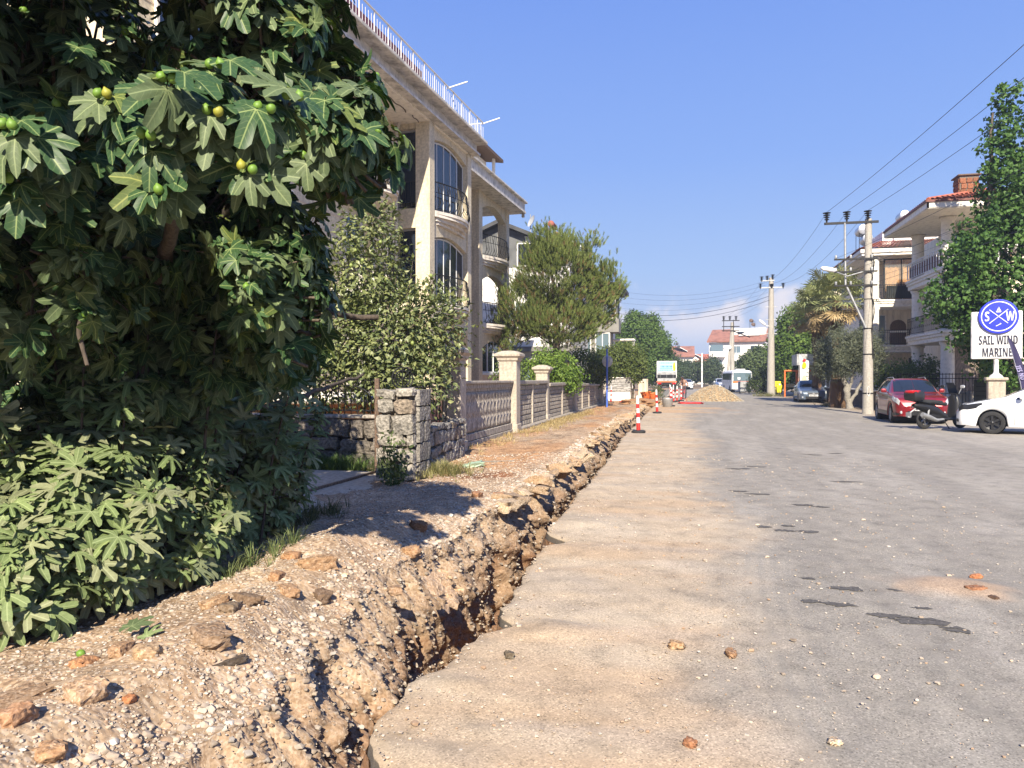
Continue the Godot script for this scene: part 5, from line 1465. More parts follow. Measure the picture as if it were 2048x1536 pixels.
func build_fence() -> void:
	var X := -4.78
	fence_pillar(Vector3(-4.62, -0.02, -14.5), 2.2, 0.4, "tall pale smooth fence pillar at the end of the rubble wall", M.concrete_pale)
	fence_pillar(Vector3(X, 0.0, -20.1), 2.28, 0.5, "tall roughcast pillar with moulded capital ending the wavy panel", M.concrete_pale)
	fence_pillar(Vector3(X - 0.1, 0.0, -25.5), 1.98, 0.42, "tan square pillar behind the fence after the block patterned bays", M.concrete_pale)
	fence_pillar(Vector3(X, 0.0, -31.8), 1.62, 0.36, "short tan pillar standing below the leafy creeper", M.concrete_pale)
	fence_pillar(Vector3(X, 0.0, -42.0), 1.88, 0.45, "paired fence pillar near the blue sign post, nearer one", M.concrete_pale)
	fence_pillar(Vector3(X, 0.0, -44.6), 1.88, 0.45, "paired fence pillar near the blue sign post, farther one", M.concrete_pale)
	# first bay: cast panels with a wave relief
	var t := thing("wave_fence", "grey concrete fence bay with cast wavy relief between two tall pillars", "fence")
	for pnl in 3:
		var rows := []
		var z0 := -14.75 - pnl * 1.69
		for i in 40:
			var row := PackedVector3Array()
			for j in 66:
				var y := 0.32 + 0.93 * i / 39.0
				var z := z0 - 1.675 * j / 65.0
				# wavering grooves that lean over each other
				var u := -z * 1.0 + 0.085 * sin(y * 17.0) + 0.03 * sin(y * 34.0 + 1.0)
				var w := pow(absf(sin(u * 9.4)), 0.6)
				var d := 0.045 * w + 0.02 * pow(absf(sin(u * 18.8 + 0.8)), 0.7)
				var edge := minf(minf(i, 39 - i) / 2.0, minf(j, 65 - j) / 2.0)
				row.append(Vector3(X + 0.06 + d * clampf(edge, 0, 1), y, z))
			rows.append(row)
		var m := MB.new()
		m.grid(rows, true)
		m.box(Vector3(X - 0.04, 0.785, z0 - 0.84), Vector3(0.1, 0.93, 1.67))
		obj("wave_panel", m, M.concrete, t)
	var m := MB.new()
	m.cbox(Vector3(X, 1.46, -17.25), Vector3(0.36, 0.07, 5.2), 0.015)
	m.box(Vector3(X, 1.37, -17.25), Vector3(0.24, 0.1, 5.15))
	m.box(Vector3(X, 1.29, -17.25), Vector3(0.16, 0.08, 5.12))
	obj("coping", m, M.concrete, t)
	for k in 2:
		m = MB.new()
		m.cbox(Vector3(X + 0.06, 0.075 + 0.165 * k, -17.25), Vector3(0.2 - 0.04 * k, 0.155, 5.14), 0.012)
		obj("base_slab", m, M.concrete, t)
	# block patterned bays: each bay is cast slabs, one over the other
	var bays := [[-20.4, -25.3, 1.5, "nearest bay of block patterned concrete fence, streaked and stained"], [-25.7, -31.55, 1.4, "second block patterned concrete fence bay, creeper hanging over its end"], [-32.0, -36.8, 1.32, "third block patterned fence bay beyond the creeper"], [-36.9, -41.7, 1.26, "fourth block patterned fence bay in front of the paired pillars"]]
	for b in bays:
		t = thing("block_fence", b[3], "fence")
		var L: float = b[0] - b[1]
		var n := 4
		var ph: float = (b[2] - 0.14 - 0.14) / n
		for k in n:
			m = MB.new()
			var y: float = 0.14 + ph * k
			m.box(Vector3(X, y + ph * 0.5, (b[0] + b[1]) * 0.5), Vector3(0.08, ph - 0.008, L))
			var cnt := int(L / 0.24)
			for j in cnt:
				for hrow in 2:
					var z: float = b[0] - L * (j + 0.5 + (0.25 if (k + hrow) % 2 else -0.25) * 0.6) / cnt
					var g := 0.9 + 0.16 * N(j * 3.1, k * 2.0 + hrow, 1.0)
					m.col = Color(g, g, g)
					m.cbox(Vector3(X + 0.045, y + ph * (0.27 + 0.47 * hrow), z), Vector3(0.05, ph * 0.4, L / cnt - 0.03), 0.012)
			obj("cast_slab", m, M.concrete, t)
		m = MB.new()
		m.cbox(Vector3(X, b[2] - 0.07, (b[0] + b[1]) * 0.5), Vector3(0.3, 0.12, L), 0.02)
		obj("coping", m, M.concrete, t)
		m = MB.new()
		m.cbox(Vector3(X + 0.06, 0.05, (b[0] + b[1]) * 0.5), Vector3(0.34, 0.2, L), 0.03)
		obj("footing", m, M.concrete, t)
		for z in [b[0] + 0.02, (b[0] + b[1]) * 0.5]:
			m = MB.new()
			m.cbox(Vector3(X + 0.03, b[2] * 0.5 - 0.05, z), Vector3(0.16, b[2] - 0.1, 0.14), 0.015)
			obj("post", m, M.concrete_pale, t)
	# stacked ledge-stone wall with white base farther on
	t = thing("ledge_stone_wall", "grey stacked ledge stone wall on a white base under the citrus tree", "wall", Vector3(-4.95, 0, -51.2))
	m = MB.new()
	m.cbox(Vector3(0, 0.3, 0), Vector3(2.6, 0.6, 0.9), 0.02)
	obj("base", m, M.cream_white, t)
	m = MB.new()
	m.cbox(Vector3(0, 1.6, 0), Vector3(2.62, 0.06, 0.92), 0.015)
	obj("coping", m, M.cream_white, t)
	var r := RandomNumberGenerator.new()
	r.seed = 7
	m = MB.new()
	m.box(Vector3(0, 1.08, 0), Vector3(2.42, 0.98, 0.72))
	for row in 16:
		var x := -1.3
		while x < 1.28:
			var w := minf(r.randf_range(0.25, 0.6), 1.3 - x)
			var g := r.randf_range(0.22, 0.5)
			m.col = Color(g, g * 0.97, g * 0.94)
			m.box(Vector3(x + w * 0.5, 0.63 + row * 0.059, 0.36 + r.randf() * 0.035), Vector3(w - 0.008, 0.052, 0.12))
			x += w
		for k in 2:
			var g := r.randf_range(0.2, 0.4)
			m.col = Color(g, g * 0.85, g * 0.75)
			m.box(Vector3(1.26 + r.randf() * 0.03, 0.63 + row * 0.059, -0.22 + k * 0.4), Vector3(0.12, 0.052, 0.38))
	obj("ledge_stones", m, M.ledge, t).set_meta("kind", "stuff")
	m = MB.new()
	m.lathe([Vector2(0.02, 1.63), Vector2(0.1, 1.65), Vector2(0.04, 1.75), Vector2(0.09, 1.9), Vector2(0.14, 2.0), Vector2(0.1, 2.0), Vector2(0, 1.9)], 10, Vector3(0.9, 0, 0.1))
	obj("urn", m, M.cream_white, t)
	# low walls and gate piers that carry on down the left side
	for q in [[Vector3(-3.4, 0, -58), "grey garden gate with slim bars beyond the ledge stone wall", 1.35], [Vector3(-3.3, 0, -62), "pale garden wall pier beyond the ledge stone wall", 1.5]]:
		t = thing("garden_wall", q[1], "wall", q[0])
		for k in 4:
			m = MB.new()
			m.cbox(Vector3(0, q[2] * 0.5, -k * 0.9), Vector3(0.3, q[2], 0.3), 0.02)
			obj("pier", m, M.plaster_tan, t)
		for k in 18:
			m = MB.new()
			m.box(Vector3(0, q[2] * 0.5, -0.2 - k * 0.15), Vector3(0.03, q[2] * 0.85, 0.03))
			obj("bar", m, M.galv, t)
	# twin garden lantern above the creeper
	t = thing("garden_lantern", "twin black garden lantern with amber glass above the creeper", "lantern", Vector3(-4.98, 0, -30.0))
	m = MB.new()
	m.tube([Vector3(0, 0, 0), Vector3(0, 2.0, 0)], [0.03], 6)
	m.tube([Vector3(-0.22, 1.95, 0), Vector3(0, 2.05, 0), Vector3(0.22, 1.95, 0)], [0.018], 5)
	obj("post", m, M.iron, t)
	for s in [-0.24, 0.24]:
		m = MB.new()
		m.lathe([Vector2(0.06, 1.97), Vector2(0.11, 2.2)], 6, Vector3(s, 0, 0))
		obj("glass", m, mat("amber", Color(0.55, 0.4, 0.16), {rough = 0.2}), t)
		m = MB.new()
		m.lathe([Vector2(0.17, 2.2), Vector2(0.08, 2.3), Vector2(0.03, 2.36), Vector2(0, 2.4)], 6, Vector3(s, 0, 0))
		m.lathe([Vector2(0.0, 1.95), Vector2(0.075, 1.95), Vector2(0.075, 1.98)], 6, Vector3(s, 0, 0))
		obj("hood", m, M.iron, t)

# ---------- apartment block on the left; local axes: x out to the street, z towards the camera ----------
func arch_panel(m: MB, z0: float, z1: float, y0: float, y1: float, rise: float, x0: float, depth: float) -> void:
	# spandrel filling from the arch line up to y1, spanning z0..z1 (z0 > z1), arch springs at y0
	var pl := PackedVector2Array()
	for k in 15:
		var t := k / 14.0
		pl.append(Vector2(lerpf(z0, z1, t), y0 + rise * sin(PI * t)))
	pl.append(Vector2(z1, y1)); pl.append(Vector2(z0, y1))
	m.prism(pl, depth, Transform3D(Basis(Vector3(0, 0, 1), Vector3(0, 1, 0), Vector3(-1, 0, 0)), Vector3(x0, 0, 0)))

func belly_rail(parent: Node, z0: float, z1: float, y: float, bow: float, x0: float, h: float) -> void:
	# curved wrought iron balustrade bulging out over the slab
	var n := 22
	var rails := MB.new()
	for hh in [0.05, h * 0.62, h]:
		var pts := []
		for k in n + 1:
			var t := float(k) / n
			pts.append(Vector3(x0 + bow * sin(PI * t) + (0.05 if hh < h and hh > 0.1 else 0.0), y + hh, lerpf(z0, z1, t)))
		rails.tube(pts, [0.022 if hh == h else 0.013], 5)
	var r := obj("balustrade", rails, M.iron, parent)
	for k in range(1, n):
		var t := float(k) / n
		var b := Vector3(x0 + bow * sin(PI * t), y, lerpf(z0, z1, t))
		var m := MB.new()
		m.tube([b + Vector3(0, 0.05, 0), b + Vector3(0.10, h * 0.28, 0), b + Vector3(0.05, h * 0.62, 0), b + Vector3(0, h, 0)], [0.011], 4)
		if k % 3 == 1:
			for sgn in [-1.0, 1.0]:
				m.tube([b + Vector3(0.05, h * 0.62, 0), b + Vector3(0.06, h * 0.74, 0.05 * sgn), b + Vector3(0.04, h * 0.84, 0.045 * sgn), b + Vector3(0.03, h * 0.8, 0.012 * sgn)], [0.009], 4)
				m.tube([b + Vector3(0.1, h * 0.2, 0), b + Vector3(0.1, h * 0.3, 0.05 * sgn), b + Vector3(0.09, h * 0.4, 0.0)], [0.009], 4)
		obj("baluster", m, M.iron, r)

func belly_slab(parent: Node, z0: float, z1: float, y: float, bow: float, x0: float) -> void:
	var m := MB.new()
	for st in [[0.0, -0.1, 0.05], [-0.1, -0.2, 0.0], [-0.2, -0.32, -0.18], [-0.32, -0.42, -0.34]]:
		var pl := PackedVector2Array()
		for k in 17:
			var t := k / 16.0
			pl.append(Vector2(lerpf(z0 - 0.02 - absf(minf(st[2], 0)) * 0.8, z1 + 0.02 + absf(minf(st[2], 0)) * 0.8, t), maxf(0.02, (bow + st[2]) * sin(PI * t) + 0.06)))
		pl.append(Vector2(z1 + 0.02, -0.3)); pl.append(Vector2(z0 - 0.02, -0.3))
		m.prism(pl, st[0] - st[1], Transform3D(Basis(Vector3(0, 0, 1), Vector3(1, 0, 0), Vector3(0, 1, 0)), Vector3(x0, y + st[1], 0)))
	obj("balcony_slab", m, M.trim, parent)

func glazed(parent: Node, z0: float, z1: float, y0: float, y1: float, rise: float, x: float, n: int) -> void:
	var fr := obj("window", frame_mesh(z0, z1, y0, y1, rise, x, n), M.white_metal, parent)
	for k in n:
		var a := lerpf(z0, z1, float(k) / n)
		var b := lerpf(z0, z1, float(k + 1) / n)
		var m := MB.new()
		var pl := PackedVector2Array()
		for j in 5:
			var t := lerpf(float(k) / n, float(k + 1) / n, j / 4.0)
			pl.append(Vector2(lerpf(a - 0.03, b + 0.03, j / 4.0), y1 + rise * sin(PI * t) - 0.05))
		pl.append(Vector2(b + 0.03, y0 + 0.04)); pl.append(Vector2(a - 0.03, y0 + 0.04))
		m.prism(pl, 0.015, Transform3D(Basis(Vector3(0, 0, 1), Vector3(0, 1, 0), Vector3(-1, 0, 0)), Vector3(x + 0.01, 0, 0)))
		obj("pane", m, M.glass_tint, fr)

func frame_mesh(z0: float, z1: float, y0: float, y1: float, rise: float, x: float, n: int) -> MB:
	var m := MB.new()
	for k in n + 1:
		var t := float(k) / n
		m.box(Vector3(x, (y0 + y1 + rise * sin(PI * t)) * 0.5, lerpf(z0 - 0.02, z1 + 0.02, t)), Vector3(0.05, y1 - y0 + rise * sin(PI * t), 0.035))
	m.box(Vector3(x, y0 + 0.02, (z0 + z1) * 0.5), Vector3(0.06, 0.06, z0 - z1))
	var pts := []
	for k in 17: pts.append(Vector3(x, y1 + rise * sin(PI * k / 16.0) - 0.02, lerpf(z0, z1, k / 16.0)))
	m.tube(pts, [0.035], 4)
	return m

func build_apartments() -> void:
	var t := thing("apartment_block", "cream four storey apartment block with arched glazed balconies and roof terrace rail", "building", Vector3(-8.08, 0, -23.27), deg_to_rad(-3.2))
	var m := MB.new()
	# main walls behind the balconies
	m.box(Vector3(-5.2, 5.0, 4.0), Vector3(8.0, 10.0, 16.0))
	obj("wall", m, M.plaster, t)
	m = MB.new()
	m.box(Vector3(-7.4, 5.0, -8.8), Vector3(8.0, 10.0, 9.6))
	obj("wall", m, M.plaster, t)
	# rusticated grooves on the near wall
	for y in [4.6, 5.1, 5.6, 6.1, 7.7, 8.2, 8.7, 9.2]:
		m = MB.new()
		m.box(Vector3(-1.195, y, 6.3), Vector3(0.014, 0.03, 11.0))
		obj("groove", m, M.plaster_tan, t)
	# glazed loggia: piers, beams with arched heads, slabs, back wall
	m = MB.new()
	m.cbox(Vector3(-0.25, 5.0, 0.22), Vector3(0.5, 10.0, 0.44), 0.015)
	obj("column", m, M.plaster, t)
	m = MB.new()
	m.cbox(Vector3(-0.25, 5.0, -3.42), Vector3(0.5, 10.0, 0.4), 0.015)
	obj("column", m, M.plaster, t)
	for f in [[1.0, 4.05], [4.05, 7.12], [7.12, 9.95]]:
		var y0: float = f[0]
		var y1: float = f[1]
		m = MB.new()
		var top: float = y1 if y1 > 9 else y1 - 0.42
		arch_panel(m, -0.0, -3.22, top - 0.5, top, 0.24, -0.06, 0.34)
		obj("beam", m, M.plaster, t)
		if y0 > 2:
			m = MB.new()
			m.box(Vector3(-0.7, y0 - 0.21, -1.61), Vector3(1.28, 0.4, 3.2))
			obj("floor_slab", m, M.plaster, t)
			belly_slab(t, -0.02, -3.2, y0, 0.42, -0.06)
			belly_rail(t, -0.02, -3.2, y0, 0.40, -0.03, 0.95)
			glazed(t, -0.02, -3.2, y0 + 0.03, top - 0.54, 0.24, -0.22, 5)
			# side opening of the enclosed balcony, facing the camera
			m = MB.new()
			m.box(Vector3(-0.84, (y0 + top) * 0.5, 0.16), Vector3(0.6, top - y0 - 0.5, 0.03))
			obj("side_pane", m, M.glass_tint, t)
			m = MB.new()
			m.box(Vector3(-0.55, (y0 + top) * 0.5, 0.2), Vector3(0.05, top - y0 - 0.4, 0.06))
			m.box(Vector3(-0.84, top - 0.24, 0.2), Vector3(0.62, 0.06, 0.06))
			obj("side_frame", m, M.grey_paint, t)
			for q in [[top - 0.1, 0.22], [y0 - 0.2, 0.42]]:
				m = MB.new()
				m.box(Vector3(-0.84, q[0], 0.2), Vector3(0.66, q[1], 0.4))
				obj("side_lintel", m, M.plaster, t)
			var sr := MB.new()
			for hh in [0.08, 0.92]: sr.box(Vector3(-0.84, y0 + hh, 0.3), Vector3(0.62, 0.025, 0.025))
			for k in 7: sr.box(Vector3(-1.1 + k * 0.09, y0 + 0.5, 0.3), Vector3(0.014, 0.84, 0.014))
			obj("side_rail", sr, M.iron, t)
	# ground floor awning and curtain
	m = MB.new()
	m.box(Vector3(-0.9, 2.0, -1.6), Vector3(0.05, 2.3, 3.1))
	obj("dark_room", m, M.wood, t)
	m = MB.new()
	var rows := []
	for i in 9:
		var row := PackedVector3Array()
		for j in 13: row.append(Vector3(-0.4 + 0.04 * sin(j * 1.9), 1.3 + 1.5 * i / 8.0, -2.2 - 0.75 * j / 12.0 * (1.0 - 0.4 * i / 8.0) - 0.3 * i / 8.0))
		rows.append(row)
	m.grid(rows, true)
	obj("curtain", m, M.curtain, t)
	m = MB.new()
	m.cbox(Vector3(-0.2, 0.6, -1.6), Vector3(0.4, 1.3, 3.2), 0.02)
	m.cbox(Vector3(-0.1, 1.29, -1.6), Vector3(0.56, 0.1, 3.3), 0.02)
	obj("parapet", m, M.plaster_tan, t)
	# terrace slab with cornice, and its railing
	m = MB.new()
	m.box(Vector3(-4.4, 10.26, 4.35), Vector3(9.0, 0.5, 16.6))
	m.cbox(Vector3(-0.05, 10.5, 4.35), Vector3(1.12, 0.12, 16.8), 0.02)
	m.box(Vector3(-0.1, 10.0, 4.35), Vector3(0.8, 0.08, 16.3))
	obj("cornice", m, M.cornice, t)
	m = MB.new()
	m.box(Vector3(-3.1, 9.93, 4.3), Vector3(6.2, 0.05, 16.2))
	obj("soffit", m, M.cream_white, t)
	for q in [[4.6, 3.2], [2.9, 1.4], [1.1, 0.2]]:   # cracked render under the terrace
		var line := []
		for k in 9: line.append(Vector3(-0.35 + 0.06 * N(k * 1.7, q[0] * 5.0, 1.0), 9.9, lerpf(q[0], q[1], k / 8.0)))
		m = MB.new()
		m.tube(line, [0.022], 4)
		obj("crack", m, M.mortar, t)
	m = MB.new()
	for y in [10.66, 11.25]: m.box(Vector3(0.36, y, 4.3), Vector3(0.035 if y < 11 else 0.05, 0.03, 16.5))
	m.box(Vector3(-1.0, 11.25, -3.95), Vector3(2.7, 0.03, 0.05))
	var rail := obj("terrace_rail", m, M.rail_grey, t)
	for k in 100:
		m = MB.new()
		var post := k % 5 == 0
		m.box(Vector3(0.36, 10.9 + (0.02 if post else -0.07), 12.5 - k * 0.166), Vector3(0.03 if post else 0.013, 0.72 if post else 0.54, 0.03 if post else 0.013))
		obj("baluster", m, M.rail_grey, rail)
	for k in 13:
		m = MB.new()
		m.box(Vector3(0.25 - k * 0.19, 10.9, -3.95), Vector3(0.018, 0.7, 0.018))
		obj("baluster", m, M.rail_grey, rail)
	m = MB.new()
	m.box(Vector3(-0.95, 11.35, 5.5), Vector3(0.12, 1.65, 13.0))
	obj("terrace_wall", m, M.purple, t)
	for q in [[-0.3, 0.55], [-3.9, 0.7]]:
		m = MB.new()
		m.tube([Vector3(0.3, 11.2, q[0]), Vector3(0.95, 11.45, q[0] - 0.25)], [0.025], 5)
		obj("line_arm", m, M.white_metal, t)
	m = MB.new()
	m.cbox(Vector3(-0.2, 10.75, 1.2), Vector3(0.5, 0.3, 0.5), 0.05)
	m.cbox(Vector3(-0.4, 11.05, 1.2), Vector3(0.06, 0.4, 0.46), 0.02)
	obj("terrace_seat", m, M.white_plastic, t)
	# drainpipes
	for q in [[-1.12, 3.0], [-1.1, 0.62]]:
		m = MB.new()
		m.tube([Vector3(q[0] + 0.12, 9.9, q[1]), Vector3(q[0] + 0.02, 9.6, q[1]), Vector3(q[0], 9.3, q[1]), Vector3(q[0], 0.3, q[1])], [0.05], 8)
		obj("drainpipe", m, M.trim, t)
	# round balconies and windows on the near wall
	for y in [4.05, 7.12]:
		belly_slab(t, 4.6, 1.4, y, 1.1, -1.2)
		belly_rail(t, 4.5, 1.5, y, 1.05, -1.2, 0.95)
		window(t, Vector3(-1.2, y + 1.15, 3.0), Vector3(0, 0, -1), Vector3(1, 0, 0), 1.8, 2.2, 2, 1, "cream_white")
		window(t, Vector3(-1.2, y + 1.5, 0.98), Vector3(0, 0, -1), Vector3(1, 0, 0), 0.5, 1.4, 1, 1, "cream_white")
	for z in [7.2, 10.4]:
		for y in [2.3, 5.5, 8.55]: window(t, Vector3(-1.2, y, z), Vector3(0, 0, -1), Vector3(1, 0, 0), 1.4, 1.5, 2, 1, "cream_white")
	window(t, Vector3(-1.2, 2.2, 3.0), Vector3(0, 0, -1), Vector3(1, 0, 0), 1.6, 1.5, 2, 1, "cream_white")
	# set-back corner loggia farther along
	for z in [-8.55, -12.75]:
		m = MB.new()
		m.cbox(Vector3(-1.53, 5.0, z), Vector3(0.46, 10.0, 0.46), 0.015)
		obj("column", m, M.plaster, t)
	m = MB.new()
	m.cbox(Vector3(-3.3, 5.0, -12.75), Vector3(0.46, 10.0, 0.46), 0.015)
	obj("column", m, M.plaster, t)
	for f in [[1.0, 4.05], [4.05, 7.12], [7.12, 9.95]]:
		var top: float = f[1] if f[1] > 9 else f[1] - 0.42
		m = MB.new()
		arch_panel(m, -8.8, -12.52, top - 0.72, top, 0.4, -1.36, 0.34)
		obj("beam", m, M.plaster, t)
		if f[0] > 2:
			m = MB.new()
			m.box(Vector3(-2.35, f[0] - 0.21, -10.6), Vector3(1.9, 0.4, 4.5))
			obj("floor_slab", m, M.plaster, t)
			belly_slab(t, -8.8, -12.5, f[0], 0.5, -1.36)
			belly_rail(t, -8.8, -12.5, f[0], 0.48, -1.33, 0.95)
	m = MB.new()
	m.box(Vector3(-1.7, 5.0, -5.0), Vector3(1.0, 10.0, 2.8))
	obj("wall", m, M.plaster_tan, t)
	m = MB.new()
	m.box(Vector3(-2.0, 0.85, -10.6), Vector3(1.2, 1.7, 3.7))
	obj("wall", m, M.plaster_tan, t)
	window(t, Vector3(-1.44, 2.6, -10.66), Vector3(0, 0, -1), Vector3(1, 0, 0), 3.6, 1.6, 4, 1, "white_metal")
	m = MB.new()
	m.box(Vector3(-2.4, 9.98, -8.8), Vector3(3.6, 0.1, 9.6))
	m.box(Vector3(-0.85, 10.25, -8.9), Vector3(0.3, 0.5, 9.7))
	m.cbox(Vector3(-0.82, 10.53, -8.9), Vector3(0.5, 0.1, 9.9), 0.02)
	m.box(Vector3(-2.6, 10.25, -13.65), Vector3(3.5, 0.5, 0.3))
	obj("cornice", m, M.cornice, t)
	m = MB.new()
	m.box(Vector3(-4.6, 11.4, -9.4), Vector3(4.2, 2.2, 7.0))
	obj("attic", m, M.cream_white, t)
	m = MB.new()
	m.prism(PackedVector2Array([Vector2(-7.4, 13.4), Vector2(-1.8, 12.6), Vector2(-1.8, 12.75), Vector2(-7.4, 13.6)]), 8.2, Transform3D(Basis(), Vector3(0, 0, -13.6)))
	obj("attic_roof", m, M.wood, t)
	m = MB.new()
	m.tube([Vector3(-2.1, 10.5, -12.9), Vector3(-2.1, 12.7, -12.9)], [0.08], 8)
	obj("attic_post", m, M.cream_white, t)
	m = MB.new()
	m.cbox(Vector3(-0.75, 10.2, -13.6), Vector3(0.14, 0.9, 0.14), 0.02)
	obj("gutter", m, M.trim, t)

func window(parent: Node, c: Vector3, along: Vector3, out: Vector3, w: float, h: float, n: int, rowsn: int, fm: String, pane := "glass_dark", sill := true, proud := 0.04) -> void:
	# framed window: outer frame with mullions as the part, one pane per light as sub-parts
	var b := Basis(along, Vector3.UP, out)
	var m := MB.new()
	var f := 0.07
	m.box(c + along * (w - f) * 0.5 + out * proud * 0.5, Vector3(f, h, proud + 0.06), b)
	m.box(c - along * (w - f) * 0.5 + out * proud * 0.5, Vector3(f, h, proud + 0.06), b)
	m.box(c + Vector3.UP * (h - f) * 0.5 + out * proud * 0.5, Vector3(w - 2 * f, f, proud + 0.06), b)
	m.box(c - Vector3.UP * (h - f) * 0.5 + out * proud * 0.5, Vector3(w - 2 * f, f, proud + 0.06), b)
	for k in range(1, n):
		m.box(c + along * (w * k / n - w * 0.5) + out * (proud * 0.5 - 0.003), Vector3(0.05, h - 2 * f, proud + 0.04), b)
	if sill: m.box(c - Vector3.UP * (h * 0.5 + 0.04) + out * 0.06, Vector3(w + 0.16, 0.07, 0.16), b)
	var o := obj("window", m, M[fm], parent)
	var pw := (w - 2 * f) / n
	for k in n:
		for j in rowsn:
			m = MB.new()
			m.box(c + along * (pw * (k + 0.5) - (w - 2 * f) * 0.5) + Vector3.UP * ((h - 2 * f) * ((j + 0.5) / rowsn - 0.5)) + out * 0.012, Vector3(pw - 0.02, (h - 2 * f) / rowsn - 0.02, 0.02), b)
			obj("pane", m, M[pane], o)

func build_house_two() -> void:
	# grey gabled house behind the pine, and its bay-windowed neighbour nearer the street
	var t := thing("grey_house", "dark grey gabled house with white framed window behind the pine", "building", Vector3(-11.6, 0, -46.0))
	var m := MB.new()
	m.box(Vector3(0, 4.3, -4.5), Vector3(9.0, 8.6, 9.0))
	obj("wall", m, M.white_wall, t)
	m = MB.new()
	m.prism(PackedVector2Array([Vector2(-5.0, 8.6), Vector2(5.0, 8.6), Vector2(5.0, 9.25), Vector2(0, 11.35), Vector2(-5.0, 9.25)]), 9.2, Transform3D(Basis(), Vector3(0, 0, -9.2)))
	obj("gable_wall", m, M.grey_wall, t)
	m = MB.new()
	m.prism(PackedVector2Array([Vector2(-5.5, 9.05), Vector2(0, 11.37), Vector2(5.5, 9.05), Vector2(5.5, 9.3), Vector2(0, 11.62), Vector2(-5.5, 9.3)]), 10.2, Transform3D(Basis(), Vector3(0, 0, -9.6)))
	obj("roof", m, M.slate, t)
	m = MB.new()
	m.box(Vector3(0.1, 9.6, 0.2), Vector3(0.35, 2.2, 0.3))
	obj("column", m, M.grey_mid, t)
	window(t, Vector3(1.9, 9.4, 0.02), Vector3(1, 0, 0), Vector3(0, 0, 1), 1.5, 1.5, 1, 1, "white_wall", "glass_dark", false)
	m = MB.new()
	m.prism(PackedVector2Array([Vector2(1.75, 10.16), Vector2(2.05, 10.16), Vector2(2.15, 10.55), Vector2(1.65, 10.55)]), 0.12, Transform3D(Basis(), Vector3(0, 0, 0.01)))
	obj("keystone", m, M.white_wall, t)
	m = MB.new()
	m.box(Vector3(0.4, 3.4, 0.3), Vector3(9.8, 0.3, 0.7))
	m.box(Vector3(0.4, 2.7, 0.25), Vector3(9.8, 0.12, 0.6))
	obj("canopy", m, M.grey_mid, t)
	window(t, Vector3(2.6, 1.9, 0.02), Vector3(1, 0, 0), Vector3(0, 0, 1), 2.6, 1.9, 3, 1, "white_wall", "glass_blue")
	window(t, Vector3(1.8, 5.6, 0.02), Vector3(1, 0, 0), Vector3(0, 0, 1), 1.6, 1.6, 2, 1, "white_wall", "glass_blue")
	tank(t, Vector3(2.9, 10.5, -3.0), mat("tank_rust", Color(0.25, 0.07, 0.05), {rough = 0.7}), true, 0.22)
	m = MB.new()
	m.tube([Vector3(1.6, 10.6, -2.0), Vector3(1.6, 12.4, -2.0)], [0.03], 5)
	m.tube([Vector3(1.5, 11.4, -2.0), Vector3(2.6, 11.8, -2.0)], [0.02], 5)
	obj("antenna_mast", m, M.galv, t)
	m = MB.new()
	m.lathe([Vector2(0.0, 0.0), Vector2(0.25, 0.04), Vector2(0.42, 0.13)], 14, Vector3(1.75, 11.9, -2.0), Basis(Vector3(0, 0, 1), 1.1) * Basis(Vector3(1, 0, 0), 0.6))
	obj("dish", m, M.grey_paint, t)
	t = thing("bay_window_house", "grey and white house with projecting bay windows at the pine's right edge", "building", Vector3(-6.6, 0, -56.0))
	m = MB.new()
	m.box(Vector3(-2.2, 4.2, -3.5), Vector3(6.0, 8.4, 7.0))
	obj("wall", m, M.white_wall, t)
	m = MB.new()
	var bay := PackedVector2Array([Vector2(0.4, 0.0), Vector2(1.7, -0.5), Vector2(1.7, -2.4), Vector2(0.8, -3.0), Vector2(-2.0, -3.0), Vector2(-2.0, 0.0)])
	var up := Transform3D(Basis(Vector3(1, 0, 0), Vector3(0, 0, 1), Vector3(0, -1, 0)), Vector3(0, 6.05, 0.4))
	m.prism(bay, 1.0, up)
	obj("bay_skirt", m, M.grey_mid, t)
	m = MB.new()
	m.prism(bay, 2.0, up.translated(Vector3(-0.12, 2.0, -0.1)))
	obj("bay_upper", m, M.grey_wall, t)
	m = MB.new()
	m.box(Vector3(-0.2, 2.4, -0.9), Vector3(2.6, 5.2, 2.0))
	obj("bay_lower", m, M.grey_mid, t)
	window(t, Vector3(0.93, 6.95, 0.12), Vector3(0.93, 0, 0.36).normalized(), Vector3(0.36, 0, 0.93).normalized(), 1.2, 1.7, 3, 1, "white_wall", "glass_blue")
	window(t, Vector3(0.5, 3.9, 0.12), Vector3(1, 0, 0), Vector3(0, 0, 1), 1.1, 2.2, 2, 2, "white_wall", "glass_blue")
	window(t, Vector3(-0.8, 3.9, 0.12), Vector3(1, 0, 0), Vector3(0, 0, 1), 0.9, 2.2, 2, 2, "white_wall", "glass_blue")
	window(t, Vector3(-2.2, 4.2, 0.02), Vector3(1, 0, 0), Vector3(0, 0, 1), 1.2, 1.8, 2, 1, "white_wall", "glass_dark")
	m = MB.new()
	m.box(Vector3(-1.6, 8.5, -2.4), Vector3(7.2, 0.3, 7.6))
	m.box(Vector3(1.2, 8.1, -1.0), Vector3(1.6, 0.5, 2.6))
	obj("roof", m, M.slate, t)
	m = MB.new()
	m.box(Vector3(1.6, 4.6, -3.4), Vector3(2.2, 0.12, 1.8))
	m.tube([Vector3(2.6, 0, -2.8), Vector3(2.6, 4.6, -2.8)], [0.1], 8)
	obj("porch", m, M.white_wall, t)
	m = MB.new()
	for k in 4: m.box(Vector3(-0.4, 2.15 + 0.14 * k, 1.4), Vector3(4.4, 0.05, 0.06))
